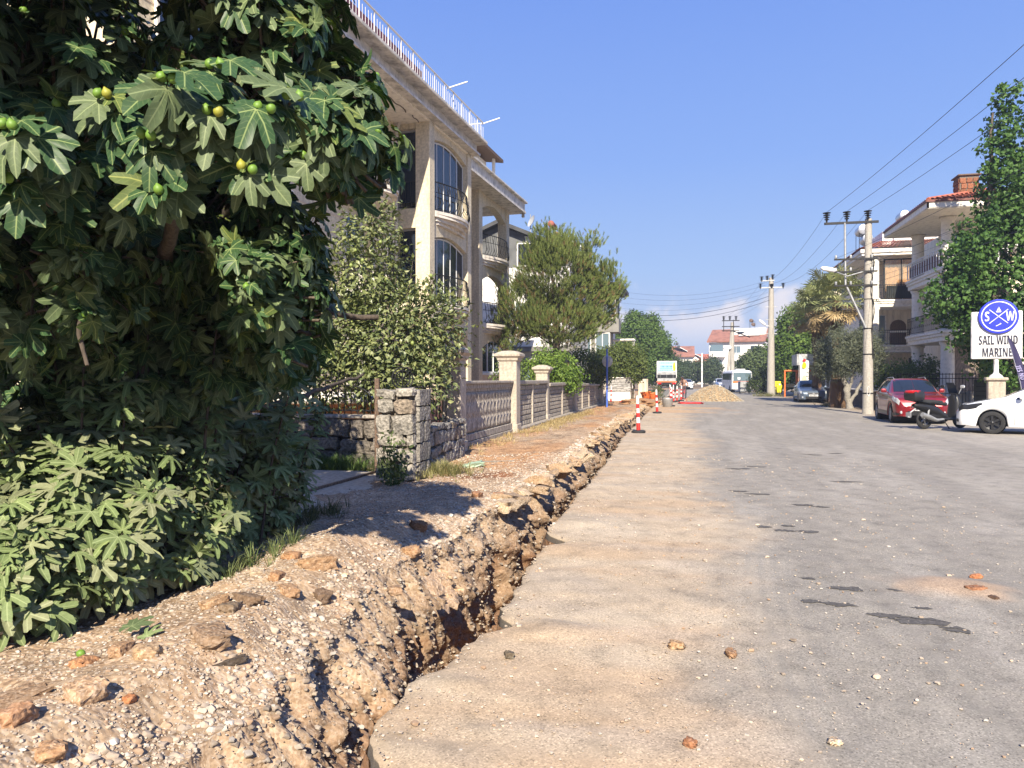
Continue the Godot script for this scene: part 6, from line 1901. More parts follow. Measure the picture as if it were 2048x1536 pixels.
	for k in 6: m.box(Vector3(-2.6 + k * 0.88, 2.2, 1.43), Vector3(0.07, 0.8, 0.07))
	obj("terrace_fence", m, M.slate, t)
	m = MB.new()
	m.box(Vector3(-0.4, 0.9, 0.9), Vector3(4.4, 1.8, 1.0))
	obj("terrace", m, M.white_wall, t)

func tank(parent: Node, at: Vector3, body: Material, panel: bool, r := 0.34) -> void:
	# roof solar heater: two drums on a frame with sloping collectors
	var m: MB
	for q in [[0.0, 1.1], [0.35, 0.35]]:
		m = MB.new()
		m.lathe([Vector2(0, -0.75), Vector2(r * 0.9, -0.72), Vector2(r, -0.62), Vector2(r, 0.62), Vector2(r * 0.9, 0.72), Vector2(0, 0.75)], 14, at + Vector3(q[0], q[1] + 0.2, 0), Basis(Vector3(1, 0, 0), PI / 2))
		obj("water_tank", m, body, parent)
	m = MB.new()
	for x in [-0.3, 0.6]:
		for z in [-0.6, 0.6]: m.tube([at + Vector3(x, -0.6, z), at + Vector3(x, 1.2, z)], [0.025], 4)
	obj("tank_frame", m, M.iron, parent)
	if panel:
		m = MB.new()
		var b := Basis(Vector3(0, 0, 1), -0.5)
		for z in [-0.65, 0.65]: m.box(at + Vector3(1.5, -0.05, z), Vector3(1.9, 0.08, 1.0), b)
		obj("collector", m, M.glass_dark, parent)
		m = MB.new()
		for z in [-1.17, 0.0, 1.17]: m.box(at + Vector3(1.5, -0.03, z), Vector3(1.95, 0.12, 0.05), b)
		obj("collector_frame", m, M.white_metal, parent)
# ---------- houses on the right and at the far bend ----------
func tiled(parent: Node, a: Vector3, b: Vector3, c: Vector3, d: Vector3, rows: int, cols: int, called := "roof_tiles") -> void:
	# clay tiles on the slope a-b (eave) to d-c (ridge): rounded rolls in stepped courses
	var m := MB.new()
	var nrm := (b - a).cross(d - a).normalized()
	for r in rows:
		var t0 := float(r) / rows
		var t1 := float(r + 1) / rows
		var sheet := []
		for e in [0.0, 1.0]:
			var line := PackedVector3Array()
			var l := a.lerp(d, lerpf(t0, t1, e))
			var q := b.lerp(c, lerpf(t0, t1, e))
			for k in cols * 4 + 1:
				var h := 0.05 * pow(absf(sin(PI * k / 4.0)), 0.7) + (0.045 if e == 0.0 else 0.0)
				line.append(l.lerp(q, float(k) / (cols * 4)) + nrm * h)
			sheet.append(line)
		var g := 0.85 + 0.25 * rng.randf()
		m.col = Color(g, g, g)
		m.grid(sheet)
	obj(called, m, M.tile, parent).set_meta("kind", "stuff")

func column_round(parent: Node, at: Vector3, h: float, r: float, material: Material) -> void:
	var m := MB.new()
	m.lathe([Vector2(0, 0), Vector2(r * 1.25, 0), Vector2(r * 1.25, 0.08), Vector2(r, 0.14), Vector2(r * 0.95, h - 0.2), Vector2(r * 1.15, h - 0.1), Vector2(r * 1.2, h), Vector2(0, h)], 18, at)
	obj("column", m, material, parent)

func moulded_slab(parent: Node, c: Vector3, s: Vector3) -> void:   # floor slab with a stepped fascia
	var m := MB.new()
	m.cbox(c + Vector3(0, s.y * 0.36, 0), Vector3(s.x + 0.16, s.y * 0.26, s.z + 0.16), 0.02)
	m.cbox(c + Vector3(0, s.y * 0.09, 0), Vector3(s.x + 0.06, s.y * 0.26, s.z + 0.06), 0.02)
	m.cbox(c - Vector3(0, s.y * 0.25, 0), Vector3(s.x - 0.06, s.y * 0.42, s.z - 0.06), 0.02)
	obj("balcony_slab", m, M.cream_white, parent)

func straight_rail(parent: Node, a: Vector3, b: Vector3, h: float, step: float, material: Material, thick := 0.012) -> void:
	var m := MB.new()
	m.tube([a + Vector3(0, h, 0), b + Vector3(0, h, 0)], [0.025], 5)
	m.tube([a + Vector3(0, 0.1, 0), b + Vector3(0, 0.1, 0)], [0.016], 5)
	m.tube([a + Vector3(0, h - 0.16, 0), b + Vector3(0, h - 0.16, 0)], [0.012], 5)
	var r := obj("railing", m, material, parent)
	var n := int(a.distance_to(b) / step)
	for k in n + 1:
		m = MB.new()
		var p := a.lerp(b, float(k) / n)
		m.tube([p + Vector3(0, 0.08, 0), p + Vector3(0, h, 0)], [thick], 4)
		if k % 2 == 0:
			var u := (b - a).normalized()
			for sg in [-1.0, 1.0]: m.tube([p + Vector3(0, h * 0.3, 0), p + u * 0.05 * sg + Vector3(0, h * 0.42, 0), p + Vector3(0, h * 0.54, 0)], [0.008], 4)
		obj("baluster", m, material, r)

func build_villas() -> void:
	rng.seed = 71
	var Z := Vector3(0, 0, 1)
	var Xp := Vector3(1, 0, 0)
	var Xn := Vector3(-1, 0, 0)
	# nearer villa: street side at x = 12.7, front at z = -39
	var t := thing("corner_villa", "cream villa with round columns, deep eaves and red tiled hip roof behind the big tree", "building")
	var m := MB.new()
	m.box(Vector3(18.2, 4.8, -46.5), Vector3(8.4, 9.6, 10.0))
	obj("wall", m, M.cream, t)
	for y in [3.66, 6.78]:
		moulded_slab(t, Vector3(14.0, y, -43.3), Vector3(3.4, 0.56, 6.0))
	for z in [-41.0, -45.9]:
		column_round(t, Vector3(12.75, 0.6, z), 2.8, 0.32, M.cream_white)
		column_round(t, Vector3(12.75, 3.94, z), 2.56, 0.32, M.cream_white)
		column_round(t, Vector3(12.75, 7.06, z), 2.56, 0.32, M.cream_white)
	column_round(t, Vector3(16.0, 0.6, -41.0), 2.8, 0.32, M.cream_white)
	straight_rail(t, Vector3(12.3, 3.94, -46.2), Vector3(12.3, 3.94, -40.4), 0.95, 0.16, M.iron)
	straight_rail(t, Vector3(12.3, 3.94, -40.4), Vector3(15.6, 3.94, -40.4), 0.95, 0.16, M.iron)
	straight_rail(t, Vector3(12.3, 7.06, -46.2), Vector3(12.3, 7.06, -40.4), 0.95, 0.4, M.white_metal, 0.035)
	straight_rail(t, Vector3(12.3, 7.06, -40.4), Vector3(15.6, 7.06, -40.4), 0.95, 0.4, M.white_metal, 0.035)
	m = MB.new()
	m.box(Vector3(12.36, 7.5, -43.3), Vector3(0.02, 0.62, 5.6))
	obj("privacy_cloth", m, mat("cloth_rose", Color(0.22, 0.1, 0.09), {rough = 0.95, tex = "streak", scale = Vector3(1, 1, 2)}), t)
	for f in [1.9, 5.2, 8.3]:
		window(t, Vector3(13.98, f, -43.2), Vector3(0, 0, -1), Xn, 1.5, 2.1, 2, 1, "cream_white")
		window(t, Vector3(15.2, f, -41.48), Xp, Z, 1.1, 2.1, 1, 1, "wood", "room")
	m = MB.new()
	m.box(Vector3(13.95, 5.3, -46.5), Vector3(0.08, 0.12, 9.9))
	m.box(Vector3(13.95, 5.05, -46.5), Vector3(0.05, 0.06, 9.9))
	obj("string_course", m, M.cream_white, t)
	# roof: soffit, fascia, hips with tiles
	var e0 := Vector3(11.2, 9.62, -38.8)
	var e1 := Vector3(23.0, 9.62, -38.8)
	var e2 := Vector3(23.0, 9.62, -46.6)
	var e3 := Vector3(11.2, 9.62, -46.6)
	m = MB.new()
	m.box((e0 + e2) * 0.5 + Vector3(0, 0.03, 0), Vector3(11.8, 0.06, 7.8))
	obj("soffit", m, M.cream_white, t)
	m = MB.new()
	for q in [[e0, e1], [e0, e3], [e1, e2], [e3, e2]]:
		m.box((q[0] + q[1]) * 0.5 + Vector3(0, 0.17, 0), ((q[1] - q[0]) as Vector3).abs() + Vector3(0.08, 0.26, 0.08))
	obj("fascia", m, M.cream_white, t)
	m = MB.new()
	for q in [[e0, e1], [e0, e3]]:
		m.box((q[0] + q[1]) * 0.5 + Vector3(-0.04 if q[0].x == q[1].x else 0.0, 0.35, 0.04 if q[0].z == q[1].z else 0.0), ((q[1] - q[0]) as Vector3).abs() + Vector3(0.14, 0.1, 0.14))
	obj("gutter", m, mat("gutter_brown", Color(0.16, 0.05, 0.035), {rough = 0.6}), t)
	var up := Vector3(0, 0.42, 0)
	var r0 := Vector3(15.1, 11.2, -42.6)
	var r1 := Vector3(15.1, 11.2, -42.9)
	tiled(t, e0 + up, e1 + up, Vector3(19.1, 11.2, -42.7), r0, 12, 40)
	tiled(t, e3 + up, e0 + up, r0, r1, 12, 28)
	m = MB.new()
	var r2 := Vector3(19.1, 11.2, -42.7)
	m.tri(e1 + up, e2 + up, r2); m.quad(e2 + up, e3 + up, r1, r2)
	obj("roof_back", m, M.tile_old, t)
	m = MB.new()
	m.tube([e0 + up + Vector3(0, 0.03, 0), r0 + Vector3(0, 0.05, 0)], [0.09], 6)
	obj("ridge", m, M.tile, t)
	var ch := MB.new()
	ch.box(Vector3(13.75, 10.8, -41.6), Vector3(0.86, 1.7, 0.86))
	var co := obj("chimney", ch, M.mortar, t)
	for k in 5:
		for j in 3:
			m = MB.new()
			var g := rng.randf_range(0.7, 1.3)
			m.col = Color(g, g, g) if (k + j) % 4 else Color(1.6, 2.6, 3.2)
			m.lump(Vector3(13.75 + (j - 1) * 0.29 + (k % 2) * 0.05, 10.3 + k * 0.28, -41.17), Vector3(0.27, 0.26, 0.1), k * 7 + j, 0.3, 3, 0.7)
			m.lump(Vector3(13.32, 10.3 + k * 0.28, -41.6 + (j - 1) * 0.28), Vector3(0.1, 0.26, 0.27), k * 9 + j, 0.3, 3, 0.7)
			obj("stone", m, M.red_stone, co)
	m = MB.new()
	m.cbox(Vector3(13.75, 11.7, -41.6), Vector3(1.06, 0.08, 1.06), 0.02)
	obj("chimney_cap", m, M.rust, t)
	# hanging canvas at the ground floor
	m = MB.new()
	m.quad(Vector3(13.2, 0.9, -41.2), Vector3(14.6, 0.9, -41.2), Vector3(14.6, 3.3, -41.1), Vector3(12.95, 3.3, -41.1))
	obj("canvas_blind", m, mat("canvas", Color(0.35, 0.28, 0.22), {rough = 0.95, tex = "streak", scale = Vector3(2, 0.2, 2)}), t)
	for k in 5:
		m = MB.new()
		m.box(Vector3(13.96, 0.8 + 0.42 * k, -43.4), Vector3(0.06, 0.03, 4.6))
		obj("groove", m, M.cream_white, t)
	# second villa, front at z = -53.2
	t = thing("second_villa", "cream villa with ochre curtained glazed balcony left of the corner villa", "building")
	m = MB.new()
	m.box(Vector3(17.6, 4.8, -61.0), Vector3(10.0, 9.6, 10.4))
	obj("wall", m, M.cream, t)
	m = MB.new()
	m.box(Vector3(14.6, 4.8, -55.72), Vector3(3.8, 9.6, 0.2))
	obj("back_wall", m, M.cream, t)
	for y in [3.5, 6.5]: moulded_slab(t, Vector3(15.5, y, -54.6), Vector3(7.0, 0.5, 3.0))
	for y in [[0.5, 2.75], [3.75, 2.5], [6.75, 2.9]]:
		column_round(t, Vector3(12.2, y[0], -53.4), y[1], 0.3, M.cream_white)
	m = MB.new()
	m.box(Vector3(15.9, 9.72, -58.0), Vector3(9.2, 0.16, 10.4))
	obj("soffit", m, M.cream_white, t)
	m = MB.new()
	m.cbox(Vector3(15.9, 9.92, -58.0), Vector3(9.4, 0.26, 10.6), 0.03)
	obj("fascia", m, M.cream_white, t)
	tiled(t, Vector3(11.2, 10.1, -52.7), Vector3(20.6, 10.1, -52.7), Vector3(18.5, 11.0, -55.6), Vector3(13.2, 11.0, -55.6), 9, 34)
	tiled(t, Vector3(11.2, 10.1, -63.3), Vector3(11.2, 10.1, -52.7), Vector3(13.2, 11.0, -55.6), Vector3(13.2, 11.0, -61.0), 9, 36)
	m = MB.new()
	m.box(Vector3(16.0, 11.3, -58.6), Vector3(5.4, 0.9, 5.2))
	m.box(Vector3(16.2, 11.05, -55.6), Vector3(4.6, 0.3, 0.4))
	obj("roof_box", m, M.white_wall, t)
	m = MB.new()
	for k in 5: m.box(Vector3(14.6 + k * 0.5, 11.45, -55.9), Vector3(0.3, 0.5, 0.2))
	obj("roof_vent", m, M.plaster_tan, t)
	window(t, Vector3(14.95, 8.05, -53.55), Xp, Z, 4.3, 2.85, 4, 1, "iron", "pane", false)
	for k in 4:
		m = MB.new()
		var rows := []
		for i in 2:
			var row := PackedVector3Array()
			for j in 15: row.append(Vector3(12.95 + k * 1.06 + j * 0.072, 6.8 + i * 2.7 - (0.9 if k == 3 and i == 0 else 0.0) * -1.0, -53.75 + 0.03 * sin(j * 1.6)))
			rows.append(row)
		m.grid(rows, true)
		obj("curtain", m, M.curtain_ochre, t)
	m = MB.new()
	m.box(Vector3(15.0, 7.25, -53.28), Vector3(4.2, 0.85, 0.02))
	obj("shade_mesh", m, mat("mesh_grey", Color(0.035, 0.04, 0.04), {rough = 0.9, tex = "streak", scale = Vector3(6, 0.2, 1)}), t)
	straight_rail(t, Vector3(12.3, 6.75, -53.2), Vector3(18.0, 6.75, -53.2), 0.98, 0.13, M.iron)
	straight_rail(t, Vector3(12.3, 3.75, -53.2), Vector3(18.0, 3.75, -53.2), 0.98, 0.13, M.iron)
	straight_rail(t, Vector3(12.1, 3.75, -53.4), Vector3(12.1, 3.75, -56.0), 0.98, 0.2, M.iron)
	straight_rail(t, Vector3(12.1, 6.75, -53.4), Vector3(12.1, 6.75, -56.0), 0.98, 0.2, M.iron)
	# first floor back wall: arched fireplace, tall dark doors, open shutter
	m = MB.new()
	var arc := PackedVector2Array([Vector2(-0.5, 0), Vector2(0.5, 0)])
	for k in 9: arc.append(Vector2(0.5 * cos(PI * k / 8.0), 1.3 + 0.5 * sin(PI * k / 8.0)))
	m.prism(arc, 0.12, Transform3D(Basis(), Vector3(14.2, 3.78, -55.6)))
	obj("fireplace", m, M.wood, t)
	m = MB.new()
	m.box(Vector3(14.2, 4.75, -55.42), Vector3(1.1, 0.14, 0.16))
	obj("mantel", m, M.cream_white, t)
	for q in [[15.35, 4.95], [16.35, 4.95], [15.2, 1.85], [16.3, 1.85]]:
		m = MB.new()
		m.cbox(Vector3(q[0], q[1], -55.58), Vector3(0.62, 2.2, 0.1), 0.02)
		obj("door", m, mat("door_grey", Color(0.045, 0.042, 0.04), {rough = 0.5}), t)
	window(t, Vector3(13.1, 4.9, -55.6), Xp, Z, 0.7, 2.1, 1, 1, "cream_white", "glass_blue")
	window(t, Vector3(13.0, 1.9, -55.6), Xp, Z, 0.9, 1.7, 1, 4, "cream_white", "glass_dark")
	window(t, Vector3(12.56, 8.0, -58.6), Vector3(0, 0, -1), Xn, 1.4, 2.0, 2, 1, "cream_white")
	window(t, Vector3(12.56, 5.0, -58.6), Vector3(0, 0, -1), Xn, 1.4, 2.0, 2, 1, "cream_white")
	# third house: dark roof carrying the solar tanks
	t = thing("dark_roof_house", "villa with dark pitched roof and steel solar tanks behind the utility pole", "building")
	m = MB.new()
	m.box(Vector3(17.0, 4.6, -73.0), Vector3(9.0, 9.2, 9.0))
	obj("wall", m, M.cream, t)
	m = MB.new()
	m.prism(PackedVector2Array([Vector2(11.2, 9.3), Vector2(17.0, 13.2), Vector2(22.8, 9.3), Vector2(22.8, 9.6), Vector2(17.0, 13.5), Vector2(11.2, 9.6)]), 10.6, Transform3D(Basis(), Vector3(0, 0, -78.2)))
	obj("roof", m, M.slate, t)
	m = MB.new()
	m.prism(PackedVector2Array([Vector2(12.5, 9.2), Vector2(21.5, 9.2), Vector2(17.0, 12.9)]), 0.3, Transform3D(Basis(), Vector3(0, 0, -68.6)))
	obj("gable", m, M.grey_wall, t)
	window(t, Vector3(15.2, 10.6, -68.28), Xp, Z, 1.5, 1.3, 2, 1, "white_wall", "glass_blue")
	window(t, Vector3(14.2, 7.3, -68.48), Xp, Z, 1.5, 1.8, 2, 1, "white_wall", "glass_blue")
	straight_rail(t, Vector3(12.3, 6.4, -68.0), Vector3(17.0, 6.4, -68.0), 1.0, 0.2, M.iron)
	window(t, Vector3(12.48, 7.5, -71.5), Vector3(0, 0, -1), Xn, 1.4, 1.9, 2, 1, "white_wall", "glass_blue")
	for q in [Vector3(14.2, 12.5, -66.5), Vector3(17.2, 13.4, -66.0), Vector3(18.1, 12.9, -64.8)]:
		tank(t, q, M.steel, true, 0.42)
	# low garden wall and iron fence of the right side
	t = thing("low_garden_wall", "low brown rendered wall with pale coping behind the olive and stump", "wall")
	m = MB.new()
	m.box(Vector3(9.3, 0.45, -46.0), Vector3(0.25, 0.9, 17.0))
	obj("base", m, mat("render_brown", Color(0.23, 0.17, 0.125), {rough = 0.95, tex = "streak", scale = Vector3(0.6, 0.2, 0.6), detail = "fine"}), t)
	m = MB.new()
	m.cbox(Vector3(9.3, 0.93, -46.0), Vector3(0.36, 0.07, 17.1), 0.015)
	obj("coping", m, M.trim, t)
	t = thing("garden_fence", "black iron bar fence behind the red car and scooter", "fence")
	m = MB.new()
	for y in [0.35, 1.55, 1.75]: m.box(Vector3(12.1, y, -37.6), Vector3(5.4, 0.035, 0.035))
	m.box(Vector3(12.1, 0.15, -37.6), Vector3(5.5, 0.3, 0.2))
	obj("rail", m, M.iron, t)
	for k in 40:
		m = MB.new()
		m.box(Vector3(9.45 + k * 0.136, 1.0, -37.58), Vector3(0.018, 1.6, 0.018))
		obj("bar", m, M.iron, t)
	t = thing("dark_gate", "dark green sheet metal gate in the shade under the big tree", "gate")
	m = MB.new()
	m.cbox(Vector3(13.4, 0.75, -35.6), Vector3(2.6, 1.5, 0.08), 0.01)
	obj("leaf", m, mat("gate_green", Color(0.02, 0.028, 0.025), {rough = 0.6}), t)
	for k in 7:
		m = MB.new()
		m.box(Vector3(13.4, 0.2 + k * 0.2, -35.54), Vector3(2.5, 0.03, 0.03))
		obj("rib", m, M.iron, t)

func far_house(t: Node3D, w: float, h: float, d: float, floors: int, cols: int, wall: Material, roof: Material, peak: float, gable_side: bool) -> void:
	var m := MB.new()
	m.box(Vector3(0, h * 0.5, -d * 0.5), Vector3(w, h, d))
	obj("wall", m, wall, t)
	m = MB.new()
	if gable_side:   # ridge across the view
		m.prism(PackedVector2Array([Vector2(-0.7, h), Vector2(d * 0.5, h + peak), Vector2(d + 0.7, h), Vector2(d + 0.7, h + 0.25), Vector2(d * 0.5, h + peak + 0.25), Vector2(-0.7, h + 0.25)]), w + 0.6, Transform3D(Basis(Vector3(0, 0, -1), Vector3(0, 1, 0), Vector3(1, 0, 0)), Vector3(-w * 0.5 - 0.3, 0, 0)))
	else:
		m.prism(PackedVector2Array([Vector2(-w * 0.5 - 0.7, h), Vector2(0, h + peak), Vector2(w * 0.5 + 0.7, h), Vector2(w * 0.5 + 0.7, h + 0.25), Vector2(0, h + peak + 0.25), Vector2(-w * 0.5 - 0.7, h + 0.25)]), d + 1.0, Transform3D(Basis(), Vector3(0, 0, -d - 0.5)))
	obj("roof", m, roof, t)
	for f in floors:
		for k in cols:
			var c := Vector3(w * ((k + 0.5) / cols - 0.5), h * (f + 0.5) / floors, 0.02)
			window(t, c, Vector3(1, 0, 0), Vector3(0, 0, 1), w / cols * 0.5, h / floors * 0.5, 2, 1, "white_paint", "glass_blue" if (f + k) % 2 else "glass_dark")
			if f > 0 and k % 2 == 0:
				m = MB.new()
				m.box(Vector3(c.x, h * f / floors + 0.1, 0.6), Vector3(w / cols * 0.8, 0.25, 1.2))
				m.box(Vector3(c.x, h * f / floors + 0.65, 1.15), Vector3(w / cols * 0.8, 0.85, 0.08))
				obj("balcony", m, wall, t)

func build_far() -> void:
	var t := thing("far_apartments", "white three storey apartments with brown tiled roof at the end of the street", "building", Vector3(9.6, 0, -150.0), -0.22)
	far_house(t, 10.4, 8.6, 10.0, 3, 3, M.white_wall, M.tile_old, 2.6, true)
	var m := MB.new()
	m.box(Vector3(2.2, 10.6, -3.6), Vector3(6.0, 1.6, 3.0))
	obj("dormer", m, M.white_wall, t)
	m = MB.new()
	m.prism(PackedVector2Array([Vector2(0.2, 9.9), Vector2(2.2, 10.9), Vector2(4.2, 9.9)]), 1.0, Transform3D(Basis(), Vector3(0, 0, -2.0)))
	obj("dormer_gable", m, M.white_wall, t)
	m = MB.new()
	m.box(Vector3(1.2, 10.5, -2.06), Vector3(2.6, 0.5, 0.1))
	obj("dormer_window", m, M.glass_dark, t)
	tank(t, Vector3(2.4, 11.6, -3.0), M.rust, false)
	m = MB.new()
	m.box(Vector3(-3.6, 7.0, 0.4), Vector3(2.4, 2.2, 0.8))
	obj("enclosed_balcony", m, M.glass_blue, t)
	t = thing("far_white_house", "white house with long brown roof and a solar tank left of the far street axis", "building", Vector3(-2.3, 0, -172.0), 0.0)
	far_house(t, 8.0, 6.4, 9.0, 2, 3, M.white_wall, M.tile_old, 2.4, true)
	tank(t, Vector3(0.4, 8.2, -1.8), M.slate, true)
	t = thing("far_red_roof_house", "cream house with bright red roof and dormers at the vanishing point", "building", Vector3(5.2, 0, -206.0), 0.0)
	far_house(t, 9.5, 5.2, 9.0, 2, 4, M.cream_white, M.tile, 2.8, true)
	for x in [-2.6, 2.4]:
		m = MB.new()
		m.prism(PackedVector2Array([Vector2(x - 1.0, 6.0), Vector2(x + 1.0, 6.0), Vector2(x + 1.0, 6.7), Vector2(x, 7.5), Vector2(x - 1.0, 6.7)]), 2.0, Transform3D(Basis(), Vector3(0, 0, -3.0)))
		obj("dormer", m, M.cream_white, t)
	tank(t, Vector3(-3.4, 7.8, -2.6), M.slate, true)
	tank(t, Vector3(3.6, 7.8, -2.6), M.slate, true)
	t = thing("far_kiosk", "small grey canopy shop front half hidden behind the palm", "building", Vector3(10.2, 0, -66.0))
	m = MB.new()
	m.box(Vector3(0, 3.1, 0), Vector3(2.6, 0.9, 3.0))
	obj("fascia", m, M.galv, t)
	for x in [-0.9, 0.2, 1.0]:
		m = MB.new()
		m.tube([Vector3(x, 0, 1.2), Vector3(x, 2.7, 1.2)], [0.07], 8)
		obj("post", m, M.white_paint, t)
	m = MB.new()
	m.box(Vector3(0.4, 1.3, -1.0), Vector3(2.4, 2.6, 0.1))
	obj("wall", m, M.grey_mid, t)

# ---------- signs and flags ----------
func letters(parent: Node, text: String, size: float, xf: Transform3D, material: Material, called := "lettering", depth := 0.02, bold := 400) -> void:
	var tm := TextMesh.new()
	var f := SystemFont.new()
	f.font_names = PackedStringArray(["Droid Sans"])
	f.font_weight = bold
	tm.font = f
	tm.text = text
	tm.font_size = 64
	tm.pixel_size = size / 46.0
	tm.depth = depth
	tm.curve_step = 1.0
	tm.material = material
	inst(called, tm, parent, xf)

func build_sign() -> void:
	var t := thing("pole_sign", "white board sign on a pole with round blue sail emblem", "sign", Vector3(11.35, 0, -31.2), deg_to_rad(-14))
	var m := MB.new()
	m.cbox(Vector3(0, 0.75, 0), Vector3(0.56, 1.5, 0.56), 0.03)
	m.cbox(Vector3(0, 1.53, 0), Vector3(0.72, 0.12, 0.72), 0.03)
	obj("pedestal", m, M.concrete_pale, t)
	m = MB.new()
	m.lathe([Vector2(0.24, 1.59), Vector2(0.2, 1.66), Vector2(0.1, 1.74), Vector2(0.085, 1.8), Vector2(0.085, 2.4)], 14)
	obj("post", m, M.white_paint, t)
	m = MB.new()
	m.cbox(Vector3(0, 3.17, 0), Vector3(1.62, 1.78, 0.24), 0.025)
	obj("board", m, M.white_paint, t)
	var c := Vector3(0.05, 3.86, 0.0)
	var face := Basis(Vector3(1, 0, 0), PI / 2)
	m = MB.new()
	m.lathe([Vector2(0, -0.16), Vector2(0.62, -0.16), Vector2(0.64, -0.14), Vector2(0.64, 0.2), Vector2(0.62, 0.22), Vector2(0, 0.22)], 48, c, face)
	var disc := obj("emblem", m, M.sign_blue, t)
	m = MB.new()
	m.lathe([Vector2(0.525, 0.222), Vector2(0.525, 0.232), Vector2(0.56, 0.232), Vector2(0.56, 0.222)], 48, c, face)
	obj("ring", m, M.white_paint, disc)
	m = MB.new()
	for a in [0.72, -0.72]: m.box(c + Vector3(0, 0, 0.232), Vector3(0.78, 0.028, 0.012), Basis(Vector3(0, 0, 1), a))
	obj("cross", m, M.white_paint, disc)
	letters(disc, "S", 0.3, Transform3D(Basis().scaled(Vector3(0.8, 1.15, 1)), c + Vector3(-0.36, 0.0, 0.228)), M.white_paint, "letter", 0.02, 700)
	letters(disc, "W", 0.3, Transform3D(Basis().scaled(Vector3(0.7, 1.15, 1)), c + Vector3(0.36, 0.0, 0.228)), M.white_paint, "letter", 0.02, 700)
	m = MB.new()
	var zf := Transform3D(Basis(), c + Vector3(0, 0.2, 0.222))
	m.prism(PackedVector2Array([Vector2(-0.09, 0.0), Vector2(-0.065, -0.05), Vector2(0.065, -0.05), Vector2(0.09, 0.0)]), 0.012, zf)
	m.prism(PackedVector2Array([Vector2(0.0, 0.015), Vector2(0.0, 0.17), Vector2(0.07, 0.015)]), 0.012, zf)
	m.prism(PackedVector2Array([Vector2(-0.015, 0.015), Vector2(-0.015, 0.13), Vector2(-0.06, 0.015)]), 0.012, zf)
	obj("sailboat", m, M.white_paint, disc)
	m = MB.new()
	m.box(c + Vector3(0.0, -0.31, 0.23), Vector3(0.2, 0.02, 0.012), Basis(Vector3(0, 0, 1), 0.55))
	m.box(c + Vector3(0.05, -0.28, 0.232), Vector3(0.06, 0.02, 0.012), Basis(Vector3(0, 0, 1), 1.3))
	m.box(c + Vector3(-0.05, -0.34, 0.234), Vector3(0.06, 0.02, 0.012), Basis(Vector3(0, 0, 1), 0.0))
	obj("whistle", m, M.white_paint, disc)
	letters(t, "SAIL WIND", 0.29, Transform3D(Basis().scaled(Vector3(0.60, 1.12, 1)), Vector3(0.05, 2.98, 0.128)), M.letter, "lettering", 0.016, 600)
	letters(t, "MARINE", 0.29, Transform3D(Basis().scaled(Vector3(0.62, 1.12, 1)), Vector3(0.02, 2.52, 0.128)), M.letter, "lettering", 0.016, 600)
	# purple feather flag leaning in front of it
	t = thing("purple_flag", "narrow purple feather flag leaning in front of the white board sign", "flag", Vector3(11.05, 0, -28.9), deg_to_rad(-19))
	m = MB.new()
	m.tube([Vector3(0.34, 0.3, 0), Vector3(0.2, 1.4, 0), Vector3(-0.12, 2.75, 0), Vector3(-0.2, 3.05, 0)], [0.016, 0.014, 0.01, 0.006], 6)
	obj("pole", m, M.steel, t)
	var rows := []
	for i in 13:
		var k := i / 12.0
		var row := PackedVector3Array()
		var x := lerpf(-0.2, 0.24, pow(k, 0.8))
		for j in 4: row.append(Vector3(x + lerpf(0.03, 0.3, sqrt(k)) * j / 3.0, 3.02 - 2.0 * k, 0.02 * sin(j * 2.0 + i)))
		rows.append(row)
	m = MB.new()
	m.grid(rows)
	obj("cloth", m, mat("flag_purple", Color(0.035, 0.03, 0.085), {rough = 0.9, back = Color(0.05, 0.04, 0.1)}), t)
	var side := Basis(Vector3(0, 0, 1), -PI / 2 + 0.26)
	letters(t, "IES NO", 0.11, Transform3D(side.scaled(Vector3(1.3, 1.0, 1)), Vector3(0.2, 1.75, 0.035)), mat("flag_print", Color(0.35, 0.33, 0.55), {rough = 0.9}), "lettering", 0.004, 700)
	# white feather flag farther on
	t = thing("white_flag", "white feather flag with a yellow and red print near the grey car", "flag", Vector3(8.85, 0, -60.8), 0.15)
	m = MB.new()
	m.tube([Vector3(-0.32, 0, 0), Vector3(-0.34, 2.0, 0), Vector3(-0.3, 3.1, 0), Vector3(-0.1, 3.5, 0)], [0.025, 0.02, 0.015, 0.01], 6)
	obj("pole", m, M.galv, t)
	rows = []
	for i in 15:
		var k := i / 14.0
		var row := PackedVector3Array()
		for j in 6: row.append(Vector3(-0.32 + 0.1 * k + lerpf(0.0, 1, smoothstep(0, 0.16, k)) * (0.72 - 0.1 * k) * j / 5.0 + 0.02, 3.55 - 2.8 * k - 0.05 * j * (1 - k), 0.05 * sin(j * 1.3 + i * 0.5)))
		rows.append(row)
	m = MB.new()
	m.grid(rows)
	obj("cloth", m, mat("flag_white", Color(0.75, 0.75, 0.74), {rough = 0.9, back = Color(0.4, 0.4, 0.4)}), t)
	for q in [[0.06, 2.55, 0.16, 0.24, "yellow_paint"], [0.06, 2.95, 0.13, 0.1, "red_plastic"], [0.06, 1.3, 0.2, 0.5, "ochre_print"]]:
		m = MB.new()
		var pl := PackedVector2Array()
		for k in 16: pl.append(Vector2(q[0] + cos(TAU * k / 16) * q[2], q[1] + sin(TAU * k / 16) * q[3]))
		m.prism(pl, 0.01, Transform3D(Basis(), Vector3(0, 0, 0.065)))
		obj("print", m, M[q[4]] if M.has(q[4]) else mat("ochre_print", Color(0.55, 0.5, 0.3), {rough = 0.9}), t)
	# orange steel frame and its low counter
	t = thing("steel_stand", "orange painted steel frame stand behind the grey car", "stand", Vector3(8.9, 0, -66.0))
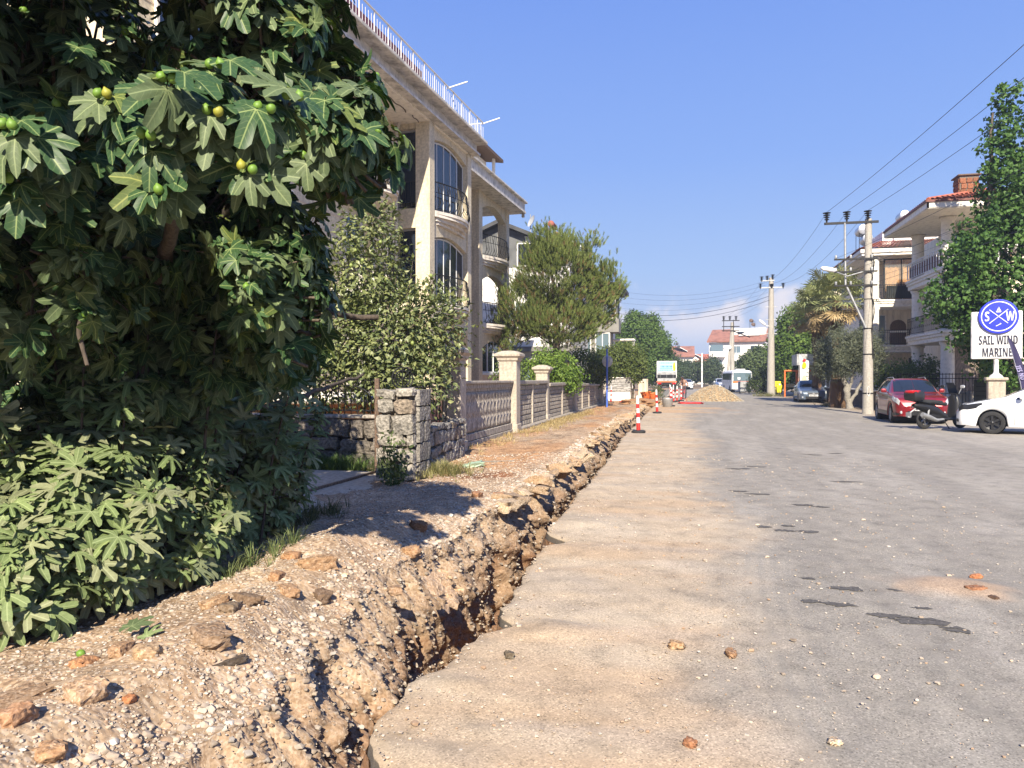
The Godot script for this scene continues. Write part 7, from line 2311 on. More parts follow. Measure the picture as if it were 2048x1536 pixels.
	for q in [[Vector3(-0.75, 0, 0), Vector3(-0.75, 2.25, 0)], [Vector3(0.35, 0, 0), Vector3(0.35, 2.25, 0)], [Vector3(-0.75, 2.2, 0), Vector3(1.3, 2.2, 0)], [Vector3(0.35, 0, -1.2), Vector3(0.35, 2.2, -1.2)], [Vector3(0.35, 2.2, 0), Vector3(0.35, 2.2, -1.2)]]:
		m = MB.new()
		m.tube(q, [0.07], 6)
		obj("bar", m, M.orange_plastic, t)
	m = MB.new()
	m.box(Vector3(-0.1, 0.95, -0.4), Vector3(1.5, 0.3, 0.5))
	obj("counter", m, M.dark, t)
# ---------- poles and wires ----------
func insulator(parent: Node, at: Vector3, s := 1.0) -> void:
	var m := MB.new()
	m.lathe([Vector2(0.03, -0.12), Vector2(0.05, 0.0), Vector2(0.06, 0.37), Vector2(0.0, 0.38)].map(func(p): return p * s), 10, at)
	for k in 4: m.lathe([Vector2(0.05, 0.0), Vector2(0.11 + 0.022 * k, 0.005), Vector2(0.11 + 0.022 * k, 0.025), Vector2(0.05, 0.05)].map(func(p): return (p + Vector2(0, 0.02 + 0.1 * k)) * s), 12, at)
	obj("insulator", m, M.black_plastic, parent)

func wire(a: Vector3, b: Vector3, sag: float, r: float, label: String, group := "overhead wires along the street") -> void:
	var pts := []
	for k in 25:
		var t := k / 24.0
		pts.append(a.lerp(b, t) - Vector3(0, sag * 4 * t * (1 - t), 0))
	var m := MB.new()
	m.tube(pts, [r], 4)
	tag(obj("overhead_wire", m, M.black_plastic), label, "wire", group)

func build_poles() -> void:
	var t := thing("utility_pole", "tall concrete utility pole with three crossarms behind the red car", "utility pole", Vector3(7.75, 0, -35.0))
	var m := MB.new()
	m.lathe([Vector2(0.24, 0), Vector2(0.225, 0.3), Vector2(0.14, 8.5), Vector2(0.0, 8.52)], 16)
	obj("shaft", m, M.pole_concrete, t)
	m = MB.new()
	m.box(Vector3(-0.72, 8.35, 0.12), Vector3(2.2, 0.1, 0.08))
	obj("crossarm", m, M.iron, t)
	for x in [-1.72, -0.9, -0.05]: insulator(t, Vector3(x, 8.4 + 0.1, 0.12), 0.95)
	for y in [6.75, 6.2, 5.6]:
		m = MB.new()
		m.box(Vector3(-0.55, y, 0.2), Vector3(1.75, 0.07, 0.07))
		obj("crossarm", m, M.iron, t)
		for x in [-1.35, -0.75, 0.1]:
			m = MB.new()
			m.lathe([Vector2(0.04, 0), Vector2(0.06, 0.05), Vector2(0.045, 0.1), Vector2(0.06, 0.14), Vector2(0, 0.17)], 8, Vector3(x, y + 0.03, 0.2))
			obj("pin", m, M.galv, t)
	m = MB.new()
	m.tube([Vector3(-0.95, 5.6, 0.16), Vector3(-0.98, 8.35, 0.14)], [0.045], 6)
	obj("riser", m, M.galv, t)
	m = MB.new()
	m.tube([Vector3(-0.12, 3.75, 0.16), Vector3(-0.92, 5.6, 0.16)], [0.05], 6)
	obj("strut", m, M.galv, t)
	for y in [3.72, 0.9, 2.6, 5.0]:
		m = MB.new()
		m.lathe([Vector2(0.235 - y * 0.012, y - 0.03), Vector2(0.24 - y * 0.012, y), Vector2(0.235 - y * 0.012, y + 0.03)], 16)
		obj("band", m, M.iron, t)
	m = MB.new()
	m.tube([Vector3(-0.2, 6.2, 0.2), Vector3(-0.9, 6.0, 0.3), Vector3(-1.35, 6.15, 0.5)], [0.03], 6)
	obj("lamp_arm", m, M.galv, t)
	m = MB.new()
	m.lump(Vector3(-1.72, 6.28, 0.6), Vector3(0.7, 0.2, 0.3), 1, 0.0, 6, 0.25, Basis(Vector3(0, 0, 1), -0.2))
	obj("street_lamp", m, M.white_metal, t)
	m = MB.new()
	for k in 4:
		var pts := []
		for j in 12: pts.append(Vector3(0.14 + 0.03 * k * sin(j * 1.3), 7.0 - j * 0.42, 0.16 + 0.05 * sin(j * 0.9 + k)))
		m.tube(pts, [0.012], 4)
	obj("cable", m, M.black_plastic, t)
	m = MB.new()
	var ring := []
	for k in 21: ring.append(Vector3(-0.02 + 0.065 * cos(TAU * k / 20), 1.0 + 0.2 * sin(TAU * k / 20), 0.225))
	m.tube(ring, [0.012], 4, false)
	obj("painted_zero", m, M.white_paint, t)
	# tall bare pole across the sand heap
	t = thing("utility_pole", "tall bare concrete pole with two insulator arms right of the sand heap", "utility pole", Vector3(7.16, 0, -67.1))
	m = MB.new()
	m.lathe([Vector2(0.36, 0), Vector2(0.34, 0.4), Vector2(0.19, 10.2), Vector2(0.0, 10.22)], 16)
	obj("shaft", m, M.pole_concrete, t)
	m = MB.new()
	m.box(Vector3(0, 9.35, 0.15), Vector3(1.9, 0.1, 0.1))
	m.box(Vector3(-0.3, 9.95, 0.15), Vector3(1.1, 0.1, 0.1))
	obj("crossarm", m, M.galv, t)
	for q in [[-0.9, 9.35], [0.95, 9.35], [0.02, 9.3], [-0.8, 9.95], [-0.35, 10.0], [0.1, 10.1]]: insulator(t, Vector3(q[0], q[1], 0.16), 1.0)
	for y in [6.6, 7.7, 5.4]:
		m = MB.new()
		m.box(Vector3(0, y, 0.1), Vector3(0.95, 0.06, 0.06))
		obj("step_bracket", m, M.galv, t)
	m = MB.new()
	m.tube([Vector3(0, 6.0, 0.1), Vector3(-0.5, 6.1, 0.3)], [0.035], 6)
	m.lump(Vector3(-0.75, 6.35, 0.35), Vector3(0.75, 0.22, 0.3), 1, 0.0, 6, 0.25, Basis(Vector3(0, 0, 1), -0.7))
	obj("street_lamp", m, M.white_metal, t)
	t = thing("utility_pole", "distant concrete pole crowded with insulators before the white apartments", "utility pole", Vector3(5.4, 0, -91.5))
	m = MB.new()
	m.lathe([Vector2(0.3, 0), Vector2(0.2, 8.2), Vector2(0, 8.2)], 12)
	m.tube([Vector3(-0.7, 0, 0), Vector3(0, 8.0, 0)], [0.16], 8)
	obj("shaft", m, M.pole_concrete, t)
	m = MB.new()
	for y in [7.2, 7.7, 8.4]: m.box(Vector3(-0.2, y, 0.2), Vector3(2.0, 0.1, 0.1))
	for x in [-1.0, 0.1]: m.box(Vector3(x, 7.8, 0.2), Vector3(0.08, 1.4, 0.08))
	m.tube([Vector3(0, 7.2, 0), Vector3(2.0, 6.4, 0)], [0.06], 6)
	obj("crossarm", m, M.iron, t)
	for x in [-1.0, -0.3, 0.4]: insulator(t, Vector3(x, 8.5, 0.2), 1.2)
	m = MB.new()
	m.tube([Vector3(-0.6, 4.6, 0.2), Vector3(-1.6, 4.4, 0.3)], [0.05], 5)
	m.lump(Vector3(-0.6, 5.2, 0.3), Vector3(1.0, 0.5, 0.5), 3, 0.0, 4, 0.3)
	obj("street_lamp", m, M.white_metal, t)
	t = thing("flag_post", "thin white post at the far bend above the sand heap", "post", Vector3(2.8, 0, -134))
	m = MB.new()
	m.lathe([Vector2(0.14, 0), Vector2(0.12, 6.0), Vector2(0, 6.0)], 8)
	obj("shaft", m, M.white_paint, t)
	var P := Vector3(7.75, 0, -35.0)
	var Q := Vector3(7.16, 0, -67.1)
	var R := Vector3(5.4, 0, -91.5)
	var names := ["left", "middle", "right"]
	for k in 3:
		var x: float = [-1.72, -0.9, -0.05][k]
		wire(P + Vector3(x, 8.85, 0.12), Vector3(8.6 + k * 0.9 - 0.6, 9.3, 4.0), 0.5, 0.008, "high wire rising from the near utility pole's %s insulator to the upper right" % names[k], "high wires at the upper right")
		wire(P + Vector3(x, 8.85, 0.12), Q + Vector3([-0.9, 0.02, 0.95][k], 9.7, 0.16), 0.7, 0.008, "wire slanting down from the near pole's %s insulator to the far bare pole" % names[k], "wires between the two poles")
		wire(Q + Vector3([-0.9, 0.02, 0.95][k], 9.7, 0.16), R + Vector3([-1.0, -0.3, 0.4][k], 8.9, 0.2), 0.5, 0.008, "distant wire between the bare pole and the crowded pole, %s strand" % names[k], "distant wires beyond the bare pole")
	for k in 3:
		wire(P + Vector3([-1.35, -0.75, 0.1][k], 6.8 - 0.57 * k, 0.2), Vector3(11.5, 8.2 - k * 0.6, 2.0), 0.5, 0.007, "low service wire crossing in front of the big tree, %s of three" % ["highest", "middle", "lowest"][k], "low service wires at the right")
		wire(P + Vector3(0.1, 6.9 - 0.5 * k, 0.2), Vector3(14.0, 9.3 - k * 0.25, -38.8), 0.25, 0.006, "thin service wire from the pole to the corner villa eaves, %s of three" % ["highest", "middle", "lowest"][k], "thin service wires to the villa")
	for k in 6:
		wire(Q + Vector3(-0.6 + 0.1 * k, 9.9 - 0.32 * k, 0.1), Vector3(-5.4, 8.3 - 0.42 * k, -57.0 - k * 0.2), 0.75, 0.006 if k < 4 else 0.016, "%s of six faint wires crossing the sky from the bare pole" % ["topmost", "second", "third", "fourth", "thick fifth", "thick lowest"][k], "faint wires crossing the sky")

# ---------- works on the street ----------
func bollard(label: String, at: Vector3, h: float) -> Node3D:
	var t := thing("bollard", label, "bollard", at, 0.0, "red and white bollards along the trench")
	var m := MB.new()
	m.lathe([Vector2(0, 0.0), Vector2(0.19, 0.0), Vector2(0.2, 0.02), Vector2(0.2, 0.055), Vector2(0.17, 0.075), Vector2(0.08, 0.085)], 20)
	obj("base", m, M.rubber, t)
	var bands := [0.08, 0.27, 0.42, 0.54, 0.66, 0.78, 0.89]
	for k in 6:
		m = MB.new()
		var r0 := 0.058 - 0.003 * k
		m.lathe([Vector2(r0, h * bands[k]), Vector2(r0 - 0.003, h * bands[k + 1])], 14)
		obj("red_band" if k % 2 == 0 else "white_band", m, M.red_plastic if k % 2 == 0 else M.white_plastic, t)
	m = MB.new()
	m.lathe([Vector2(0.04, h * 0.89), Vector2(0.045, h * 0.93), Vector2(0.03, h * 0.97), Vector2(0.038, h * 0.985), Vector2(0.03, h), Vector2(0, h)], 12)
	obj("cap", m, M.white_plastic, t)
	return t

func build_works() -> void:
	rng.seed = 81
	var b := bollard("nearest red and white bollard on a black base at the trench edge", Vector3(-1.3, 0.0, -21.3), 1.06)
	b.rotation.z = 0.03
	for q in [["second red and white bollard from the lens, by the trench end", -1.22, -33.4], ["third red and white bollard, standing behind the metal bucket", -0.75, -41.9], ["bollard in the group beside the bent worker, frontmost of the pair", -0.55, -50.5], ["bollard in the group beside the bent worker, second of the pair", -0.3, -52.5], ["bollard half hidden behind the third one near the truck", -1.05, -55.0], ["bollard leaning beside the worker, left of the frontmost pair", -0.75, -49.2], ["bollard behind the worker close to the truck tail", -0.9, -59.0], ["farthest bollard, standing just before the truck", -1.25, -63.5], ["lone bollard far left beside the blue sign post", -4.6, -47.0]]:
		var c := copy(b, Vector3(q[1], 0.0, q[2]), rng.randf(), q[0])
		c.rotation.z = rng.randf_range(-0.05, 0.05)
	# collapsed plastic barrier mesh between them
	var m := MB.new()
	for k in 14:
		var p := Vector3(-0.5 + rng.randf() * 0.6, 0.1 + rng.randf() * 0.75, -51.5 - rng.randf() * 3.0)
		m.tube([p, p + Vector3(rng.randf_range(-0.3, 0.3), rng.randf_range(-0.4, 0.4), 0.3)], [0.018], 4)
	tag(obj("barrier_mesh", m, M.red_plastic), "tangled red plastic barrier mesh between the bollards near the worker", "barrier")
	m = MB.new()
	m.lump(Vector3.ZERO, Vector3(1.5, 0.12, 0.5), 4, 0.4, 5, 0.5)
	var o := obj("barrier_mesh", m, M.red_plastic)
	o.position = Vector3(0.3, 0.05, -46.5)
	tag(o, "strip of red barrier mesh lying flat on the road before the heap", "barrier")
	o = o.duplicate()
	o.name = numbered("barrier_mesh"); add_child(o)
	o.position = Vector3(-3.3, 0.06, -47.0); o.set_meta("label", "red barrier mesh heaped on the verge before the orange pots")
	# bucket
	var t := thing("metal_bucket", "grey green metal bucket at the trench end", "bucket", Vector3(-0.95, 0, -41.0))
	m = MB.new()
	m.lathe([Vector2(0, 0), Vector2(0.24, 0.0), Vector2(0.3, 0.45), Vector2(0.32, 0.47), Vector2(0.29, 0.46), Vector2(0.25, 0.1), Vector2(0, 0.1)], 18)
	obj("body", m, M.galv, t)
	m = MB.new()
	var arc := []
	for k in 13: arc.append(Vector3(0.3 * cos(PI * k / 12), 0.46 + 0.1 * sin(PI * k / 12), 0.2 * sin(PI * k / 12)))
	m.tube(arc, [0.012], 5)
	obj("handle", m, M.iron, t)
	# spoil at the end of the trench
	m = MB.new()
	m.col = Color(0.4, 0.26, 0.16)
	m.lump(Vector3(-2.5, 0.05, -43.8), Vector3(2.2, 0.55, 2.4), 12, 0.5, 12, 0.25)
	tag(obj("spoil_heap", m, M.clod), "low brown spoil heap around the end of the trench", "earth heap")
	for k in 12:
		m = MB.new()
		m.col = Color(0.5, 0.42, 0.32) * rng.randf_range(0.6, 1.1)
		var sz := rng.randf_range(0.15, 0.4)
		m.lump(Vector3.ZERO, Vector3(sz, sz * 0.6, sz), 500 + k, 0.5, 4, 0.6)
		o = obj("rubble_lump", m, M.clod)
		o.position = Vector3(rng.randf_range(-2.9, -1.3), 0.15, -42.2 - rng.randf() * 2.2)
		tag(o, "lump of broken ground on the spoil heap at the trench end", "rubble", "lumps on the spoil heap")
	# heap of sand and gravel
	var rows := []
	var cols := []
	for i in 26:
		var row := PackedVector3Array()
		var cl := PackedColorArray()
		for k in 65:
			var a := TAU * (k % 64) / 64
			var r := i / 25.0
			var R := Vector2(1.98 + 0.15 * N(cos(a), sin(a), 1.2), 1.7)
			var x := cos(a) * R.x * r
			var z := sin(a) * R.y * r
			var y := 1.06 * maxf(0.0, 1.0 - pow(r, 1.6)) + 0.09 * N(x + 3, z, 1.1) * (1.0 - r) + 0.05 * N(x, z, 4.0) * (1.0 - r * 0.5) + 0.1 * exp(-pow((x - 0.5) / 0.5, 2.0)) * (1.0 - r)
			row.append(Vector3(x, y - 0.04, z))
			cl.append(Color(0.5, 0.42, 0.29).lerp(Color(0.62, 0.54, 0.4), clampf(0.5 + 0.6 * N(x, z, 2.5), 0, 1)))
		rows.append(row); cols.append(cl)
	m = MB.new()
	m.grid(rows, true, cols)
	var heap := thing("sand_heap", "pale heap of sandy gravel dumped on the road", "sand heap", Vector3(1.85, 0, -53.2))
	obj("pile", m, M.sand, heap)
	var xf := []
	var cs := []
	for k in 2600:
		var a := rng.randf() * TAU
		var r := sqrt(rng.randf()) * 1.04
		var x := cos(a) * 2.0 * r
		var z := sin(a) * 1.75 * r
		var y := 1.06 * maxf(0.0, 1.0 - pow(r, 1.6)) + 0.1 * exp(-pow((x - 0.5) / 0.5, 2.0)) * maxf(0, 1.0 - r)
		var sz := 0.015 + 0.05 * pow(rng.randf(), 3.0)
		xf.append(Transform3D(Basis(Vector3(rng.randf(), 1, rng.randf()).normalized(), rng.randf() * 6).scaled(Vector3(sz * 1.3, sz, sz)), Vector3(x, y, z)))
		cs.append(Color(0.52, 0.45, 0.34) * rng.randf_range(0.65, 1.1))
	stuff("pebbles", rock_mesh(44, 2, 0.3, 0.6).mesh(M.pebbles), xf, cs, heap)
	# blue sign post seen from behind
	t = thing("road_sign", "grey back of a round road sign on a blue post", "sign", Vector3(-4.02, 0, -39.0), 0.1)
	m = MB.new()
	m.tube([Vector3(0, 0, 0), Vector3(0.0, 3.1, 0)], [0.05], 8)
	obj("post", m, M.blue_paint, t)
	m = MB.new()
	m.lathe([Vector2(0, -0.012), Vector2(0.3, -0.012), Vector2(0.31, 0.0), Vector2(0.3, 0.012), Vector2(0, 0.012)], 28, Vector3(0.02, 2.45, -0.06), Basis(Vector3(1, 0, 0), PI / 2).scaled(Vector3(0.9, 1, 2.0)))
	obj("disc", m, M.galv, t)
	# orange pots
	for q in [[Vector3(-2.75, 0, -54.2), "larger orange plastic pot tipped beside the small bush", 1.0], [Vector3(-2.3, 0, -54.9), "smaller orange pot behind the larger one", 0.85]]:
		t = thing("orange_pot", q[1], "pot", q[0])
		m = MB.new()
		m.lathe([Vector2(0, 0), Vector2(0.24, 0), Vector2(0.34, 0.5), Vector2(0.38, 0.5), Vector2(0.38, 0.6), Vector2(0.33, 0.6), Vector2(0.3, 0.5), Vector2(0, 0.48)].map(func(p): return p * q[2]), 18)
		obj("pot", m, M.orange_plastic, t)
		t.rotation.z = 0.12
	# steel container in front of the bus
	t = thing("waste_container", "grey ribbed steel waste container in front of the bus", "container", Vector3(5.85, 0, -79.3), 0.05)
	m = MB.new()
	m.cbox(Vector3(0, 0.72, 0), Vector3(1.15, 1.05, 0.9), 0.04)
	obj("body", m, M.galv, t)
	for k in 6:
		m = MB.new()
		m.box(Vector3(-0.48 + 0.19 * k, 0.72, 0.46), Vector3(0.05, 0.95, 0.04))
		obj("rib", m, M.galv, t)
	for x in [-0.45, 0.45]:
		m = MB.new()
		m.lathe([Vector2(0, -0.04), Vector2(0.1, -0.04), Vector2(0.1, 0.04), Vector2(0, 0.04)], 10, Vector3(x, 0.1, 0.3), Basis(Vector3(0, 0, 1), PI / 2))
		obj("wheel", m, M.rubber, t)
	build_person()

# ---------- person ----------
func build_person() -> void:
	# one closed skin from smoothly joined tapered capsules
	var J := {"pelvis": [0, 0.95, 0, 0.145], "waist": [-0.03, 1.08, 0.03, 0.135], "chest": [-0.1, 1.3, 0.08, 0.155], "neckb": [-0.15, 1.45, 0.12, 0.07], "neck": [-0.19, 1.52, 0.15, 0.055],
		"lh": [-0.085, 0.92, 0, 0.1], "lk": [-0.1, 0.5, 0.05, 0.07], "la": [-0.11, 0.08, 0.0, 0.05], "lt": [-0.14, 0.045, 0.17, 0.04], "rh": [0.085, 0.92, 0, 0.1], "rk": [0.12, 0.5, 0.02, 0.07], "ra": [0.14, 0.08, -0.04, 0.05], "rt": [0.16, 0.045, 0.14, 0.04],
		"ls": [-0.29, 1.39, 0.1, 0.065], "le": [-0.4, 1.13, 0.2, 0.05], "lw": [-0.36, 0.95, 0.38, 0.035], "rs": [0.07, 1.38, 0.06, 0.065], "re": [0.24, 1.16, 0.1, 0.05], "rw": [0.14, 1.02, 0.28, 0.035]}
	var bones := [["pelvis", "waist"], ["waist", "chest"], ["chest", "neckb"], ["neckb", "neck"], ["pelvis", "lh"], ["lh", "lk"], ["lk", "la"], ["la", "lt"], ["pelvis", "rh"], ["rh", "rk"], ["rk", "ra"], ["ra", "rt"], ["chest", "ls"], ["ls", "le"], ["le", "lw"], ["chest", "rs"], ["rs", "re"], ["re", "rw"]]
	var caps := []
	for b in bones:
		var a: Array = J[b[0]]
		var c: Array = J[b[1]]
		caps.append([Vector3(a[0], a[1], a[2]), Vector3(c[0], c[1], c[2]), a[3], c[3]])
	# hands: palm, fingers curled round a handle, thumb
	for w in [["lw", Vector3(0.04, -0.05, 0.09)], ["rw", Vector3(-0.05, -0.04, 0.09)]]:
		var a: Array = J[w[0]]
		var p := Vector3(a[0], a[1], a[2])
		var d: Vector3 = w[1].normalized()
		var sd := d.cross(Vector3.UP).normalized()
		caps.append([p, p + d * 0.08, 0.034, 0.03])
		for k in 4:
			var f0: Vector3 = p + d * 0.08 + sd * (k - 1.5) * 0.02
			caps.append([f0, f0 + d * (0.05 - 0.006 * absf(k - 1.2)) + Vector3(0, -0.03, 0), 0.012, 0.01])
		caps.append([p + d * 0.03 + sd * 0.03, p + d * 0.08 + sd * 0.055, 0.014, 0.011])
	var t := thing("person", "worker in cap, tan shirt and dark trousers bending beside the sand heap", "person", Vector3(-0.1, 0.0, -57.4), deg_to_rad(25))
	var body := skin(caps, 0.024, 0.05, func(p: Vector3) -> Color:
		if p.y < 0.075: return Color(0.03, 0.025, 0.02)
		if p.y < 0.98: return Color(0.07, 0.08, 0.095)
		if p.y > 1.475: return Color(0.36, 0.2, 0.13)
		if (p.x < -0.3 and p.y < 1.22) or (p.x > 0.1 and p.y < 1.2 and p.z > 0.1): return Color(0.36, 0.2, 0.13)
		if p.x < -0.16 and p.z > 0.0: return Color(0.12, 0.06, 0.05)
		return Color(0.42, 0.25, 0.18))
	obj("body", body, M.pebbles, t)
	var h := Vector3(-0.23, 1.61, 0.19)
	var head := skin([[h + Vector3(0.02, -0.09, -0.02), h + Vector3(0, 0.0, 0), 0.06, 0.095], [h + Vector3(-0.01, -0.06, 0.04), h + Vector3(-0.01, -0.08, 0.07), 0.055, 0.04], [h + Vector3(-0.01, -0.01, 0.09), h + Vector3(-0.01, -0.03, 0.112), 0.012, 0.016], [h + Vector3(0.09, -0.01, 0), h + Vector3(0.095, -0.04, 0), 0.016, 0.012], [h + Vector3(-0.1, -0.01, 0), h + Vector3(-0.105, -0.04, 0), 0.016, 0.012]], 0.012, 0.03, func(p: Vector3) -> Color:
		var q := p - h
		if q.y > 0.02: return Color(0.025, 0.02, 0.018)
		if q.z > 0.07 and absf(q.y + 0.065) < 0.008 and absf(q.x) < 0.03: return Color(0.25, 0.08, 0.07)
		if q.z > 0.06 and absf(q.y) < 0.012 and absf(absf(q.x + 0.01) - 0.035) < 0.014: return Color(0.03, 0.025, 0.02)
		return Color(0.38, 0.21, 0.14))
	obj("head", head, M.pebbles, t)
	var m := MB.new()
	m.lathe([Vector2(0.11, 0.02), Vector2(0.112, 0.06), Vector2(0.09, 0.11), Vector2(0.0, 0.125)], 16, h)
	m.box(h + Vector3(-0.01, 0.03, 0.14), Vector3(0.16, 0.012, 0.12), Basis(Vector3(1, 0, 0), 0.25))
	obj("cap", m, M.cloth_dark, t)

func skin(caps: Array, cell: float, blend: float, paint: Callable) -> MB:
	# surface nets over the smooth union of tapered capsules
	var lo := Vector3.INF
	var hi := -Vector3.INF
	for c in caps:
		for k in 2:
			lo = lo.min(c[k] - Vector3.ONE * (c[2 + k] + cell * 2)); hi = hi.max(c[k] + Vector3.ONE * (c[2 + k] + cell * 2))
	var n := Vector3i(((hi - lo) / cell).ceil()) + Vector3i.ONE
	var f := PackedFloat32Array()
	f.resize(n.x * n.y * n.z)
	f.fill(1.0)
	for c in caps:
		var R := maxf(c[2], c[3]) + blend + cell * 2
		var a: Vector3 = c[0]
		var d: Vector3 = c[1] - c[0]
		var dd := d.length_squared()
		var l := Vector3i((((a.min(c[1]) - Vector3.ONE * R) - lo) / cell).floor()).clamp(Vector3i.ZERO, n - Vector3i.ONE)
		var u := Vector3i((((a.max(c[1]) + Vector3.ONE * R) - lo) / cell).ceil()).clamp(Vector3i.ZERO, n - Vector3i.ONE)
		for z in range(l.z, u.z + 1):
			for y in range(l.y, u.y + 1):
				for x in range(l.x, u.x + 1):
					var p := lo + Vector3(x, y, z) * cell
					var t := clampf((p - a).dot(d) / dd, 0, 1)
					var s: float = (p - a - d * t).length() - lerpf(c[2], c[3], t)
					var i := x + n.x * (y + n.y * z)
					var k := maxf(0.0, blend - absf(f[i] - s)) / blend
					f[i] = minf(f[i], s) - k * k * blend * 0.25
	var m := MB.new()
	var id := {}
	for z in n.z - 1:
		for y in n.y - 1:
			for x in n.x - 1:
				var i := x + n.x * (y + n.y * z)
				var cn := 0
				var acc := Vector3.ZERO
				var v := []
				for k in 8: v.append(f[i + (k & 1) + n.x * (((k >> 1) & 1) + n.y * (k >> 2))])
				for e in [[0, 1], [2, 3], [4, 5], [6, 7], [0, 2], [1, 3], [4, 6], [5, 7], [0, 4], [1, 5], [2, 6], [3, 7]]:
					if (v[e[0]] < 0) != (v[e[1]] < 0):
						var t: float = v[e[0]] / (v[e[0]] - v[e[1]])
						var pa := Vector3(e[0] & 1, (e[0] >> 1) & 1, e[0] >> 2)
						var pb := Vector3(e[1] & 1, (e[1] >> 1) & 1, e[1] >> 2)
						acc += pa.lerp(pb, t); cn += 1
				if cn:
					id[i] = m.v.size()
					var p: Vector3 = lo + (Vector3(x, y, z) + acc / cn) * cell
					var g := Vector3(v[1] - v[0] + v[3] - v[2] + v[5] - v[4] + v[7] - v[6], v[2] - v[0] + v[3] - v[1] + v[6] - v[4] + v[7] - v[5], v[4] - v[0] + v[5] - v[1] + v[6] - v[2] + v[7] - v[3])
					m.v.append(p); m.n.append(g.normalized()); m.c.append(paint.call(p))
	for z in range(1, n.z - 1):
		for y in range(1, n.y - 1):
			for x in range(1, n.x - 1):
				var i := x + n.x * (y + n.y * z)
				for ax in 3:
					var st: int = [1, n.x, n.x * n.y][ax]
					if (f[i] < 0) == (f[i + st] < 0): continue
					var s1: int = [n.x, n.x * n.y, 1][ax]
					var s2: int = [n.x * n.y, 1, n.x][ax]
					var q := [i, i - s1, i - s1 - s2, i - s2]
					if f[i] < 0: q = [q[0], q[3], q[2], q[1]]
					if id.has(q[0]) and id.has(q[1]) and id.has(q[2]) and id.has(q[3]):
						m.ix.append_array([id[q[0]], id[q[1]], id[q[2]], id[q[0]], id[q[2]], id[q[3]]])
	return m
# ---------- vehicles ----------
func smooth_at(xs: Array, ys: Array, x: float) -> float:
	if x <= xs[0]: return ys[0]
	for i in range(1, xs.size()):
		if x <= xs[i]:
			var t: float = (x - xs[i - 1]) / (xs[i] - xs[i - 1])
			var a: float = ys[maxi(i - 2, 0)]
			var d: float = ys[mini(i + 1, ys.size() - 1)]
			var ta: float = xs[maxi(i - 2, 0)] - xs[i - 1]
			var td: float = xs[mini(i + 1, xs.size() - 1)] - xs[i - 1]
			var h: float = xs[i] - xs[i - 1]
			if absf(ta) < 1e-5 or absf(td - h) < 1e-5: return lerpf(ys[i - 1], ys[i], t)
			return clampf(cubic_interpolate_in_time(ys[i - 1], ys[i], a, d, t, 1.0, ta / h, td / h), minf(ys[i - 1], ys[i]) - 0.02, maxf(ys[i - 1], ys[i]) + 0.02)
	return ys[-1]

func car_section(s: Dictionary, u: float) -> PackedVector3Array:   # half section from sill to roof centre at distance u behind the nose
	var hw := smooth_at(s.u, s.hw, u)
	var belt := smooth_at(s.u, s.belt, u)
	var top := smooth_at(s.u, s.top, u)
	var rw := smooth_at(s.u, s.rw, u)
	var bot: float = s.sill if u > 0.3 and u < s.L - 0.3 else s.sill + 0.02
	for w in [s.wf, s.wr]:
		var d := absf(u - w)
		if d < s.arch: bot = maxf(bot, sqrt(s.arch * s.arch - d * d) + s.wh)
	var z: float = s.L * 0.5 - u
	belt = maxf(belt, bot + 0.06)
	top = maxf(top, belt + 0.01)
	var k := clampf((top - belt) / 0.45, 0.12, 1.0)
	var o := PackedVector3Array()
	o.append(Vector3(hw - 0.09, bot - 0.0, z))
	o.append(Vector3(hw - 0.012, bot + 0.012, z))
	o.append(Vector3(hw + 0.004, lerpf(bot, belt, 0.4), z))
	o.append(Vector3(hw + 0.0, lerpf(bot, belt, 0.72), z))
	o.append(Vector3(hw - 0.03, belt, z))
	var A := Vector3(hw - 0.05, belt + 0.012, z)
	var R := Vector3(rw, maxf(top - 0.06 * k, belt + 0.014), z)
	o.append(A)
	o.append(A.lerp(R, 0.35) + Vector3(0.012 * k, 0, 0))
	o.append(A.lerp(R, 0.7) + Vector3(0.014 * k, 0, 0))
	o.append(R)
	o.append(Vector3(rw - 0.07, top - 0.022 * k, z))
	o.append(Vector3(rw * 0.5, top - 0.005, z))
	o.append(Vector3(0, top, z))
	return o

func car_point(s: Dictionary, u: float, v: float) -> Vector3:
	var c := car_section(s, u)
	var i := clampi(int(v), 0, 10)
	return c[i].lerp(c[i + 1], v - i)

func car_patch(t: Node, called: String, s: Dictionary, us: Array, v0: Callable, v1: Callable, side: float, material: Material, off := 0.006, nv := 5) -> void:
	# a piece of the body's own surface lifted by a few millimetres: glass, lamps, trim
	var rows := []
	for u in us:
		var row := PackedVector3Array()
		for k in nv + 1:
			var v := lerpf(v0.call(u), v1.call(u), float(k) / nv)
			var p := car_point(s, u, v)
			var du := car_point(s, u + 0.02, v) - car_point(s, u - 0.02, v)
			var dv := car_point(s, u, minf(v + 0.05, 10.999)) - car_point(s, u, v - 0.05)
			p += dv.cross(du).normalized() * off * (1.0 if dv.cross(du).dot(Vector3(1, 1, 0)) > 0 else -1.0)
			p.x *= side
			row.append(p)
		rows.append(row)
	var m := MB.new()
	m.grid(rows, side > 0)
	obj(called, m, material, t)

func span(a: float, b: float, n: int) -> Array:
	var o := []
	for k in n + 1: o.append(lerpf(a, b, float(k) / n))
	return o

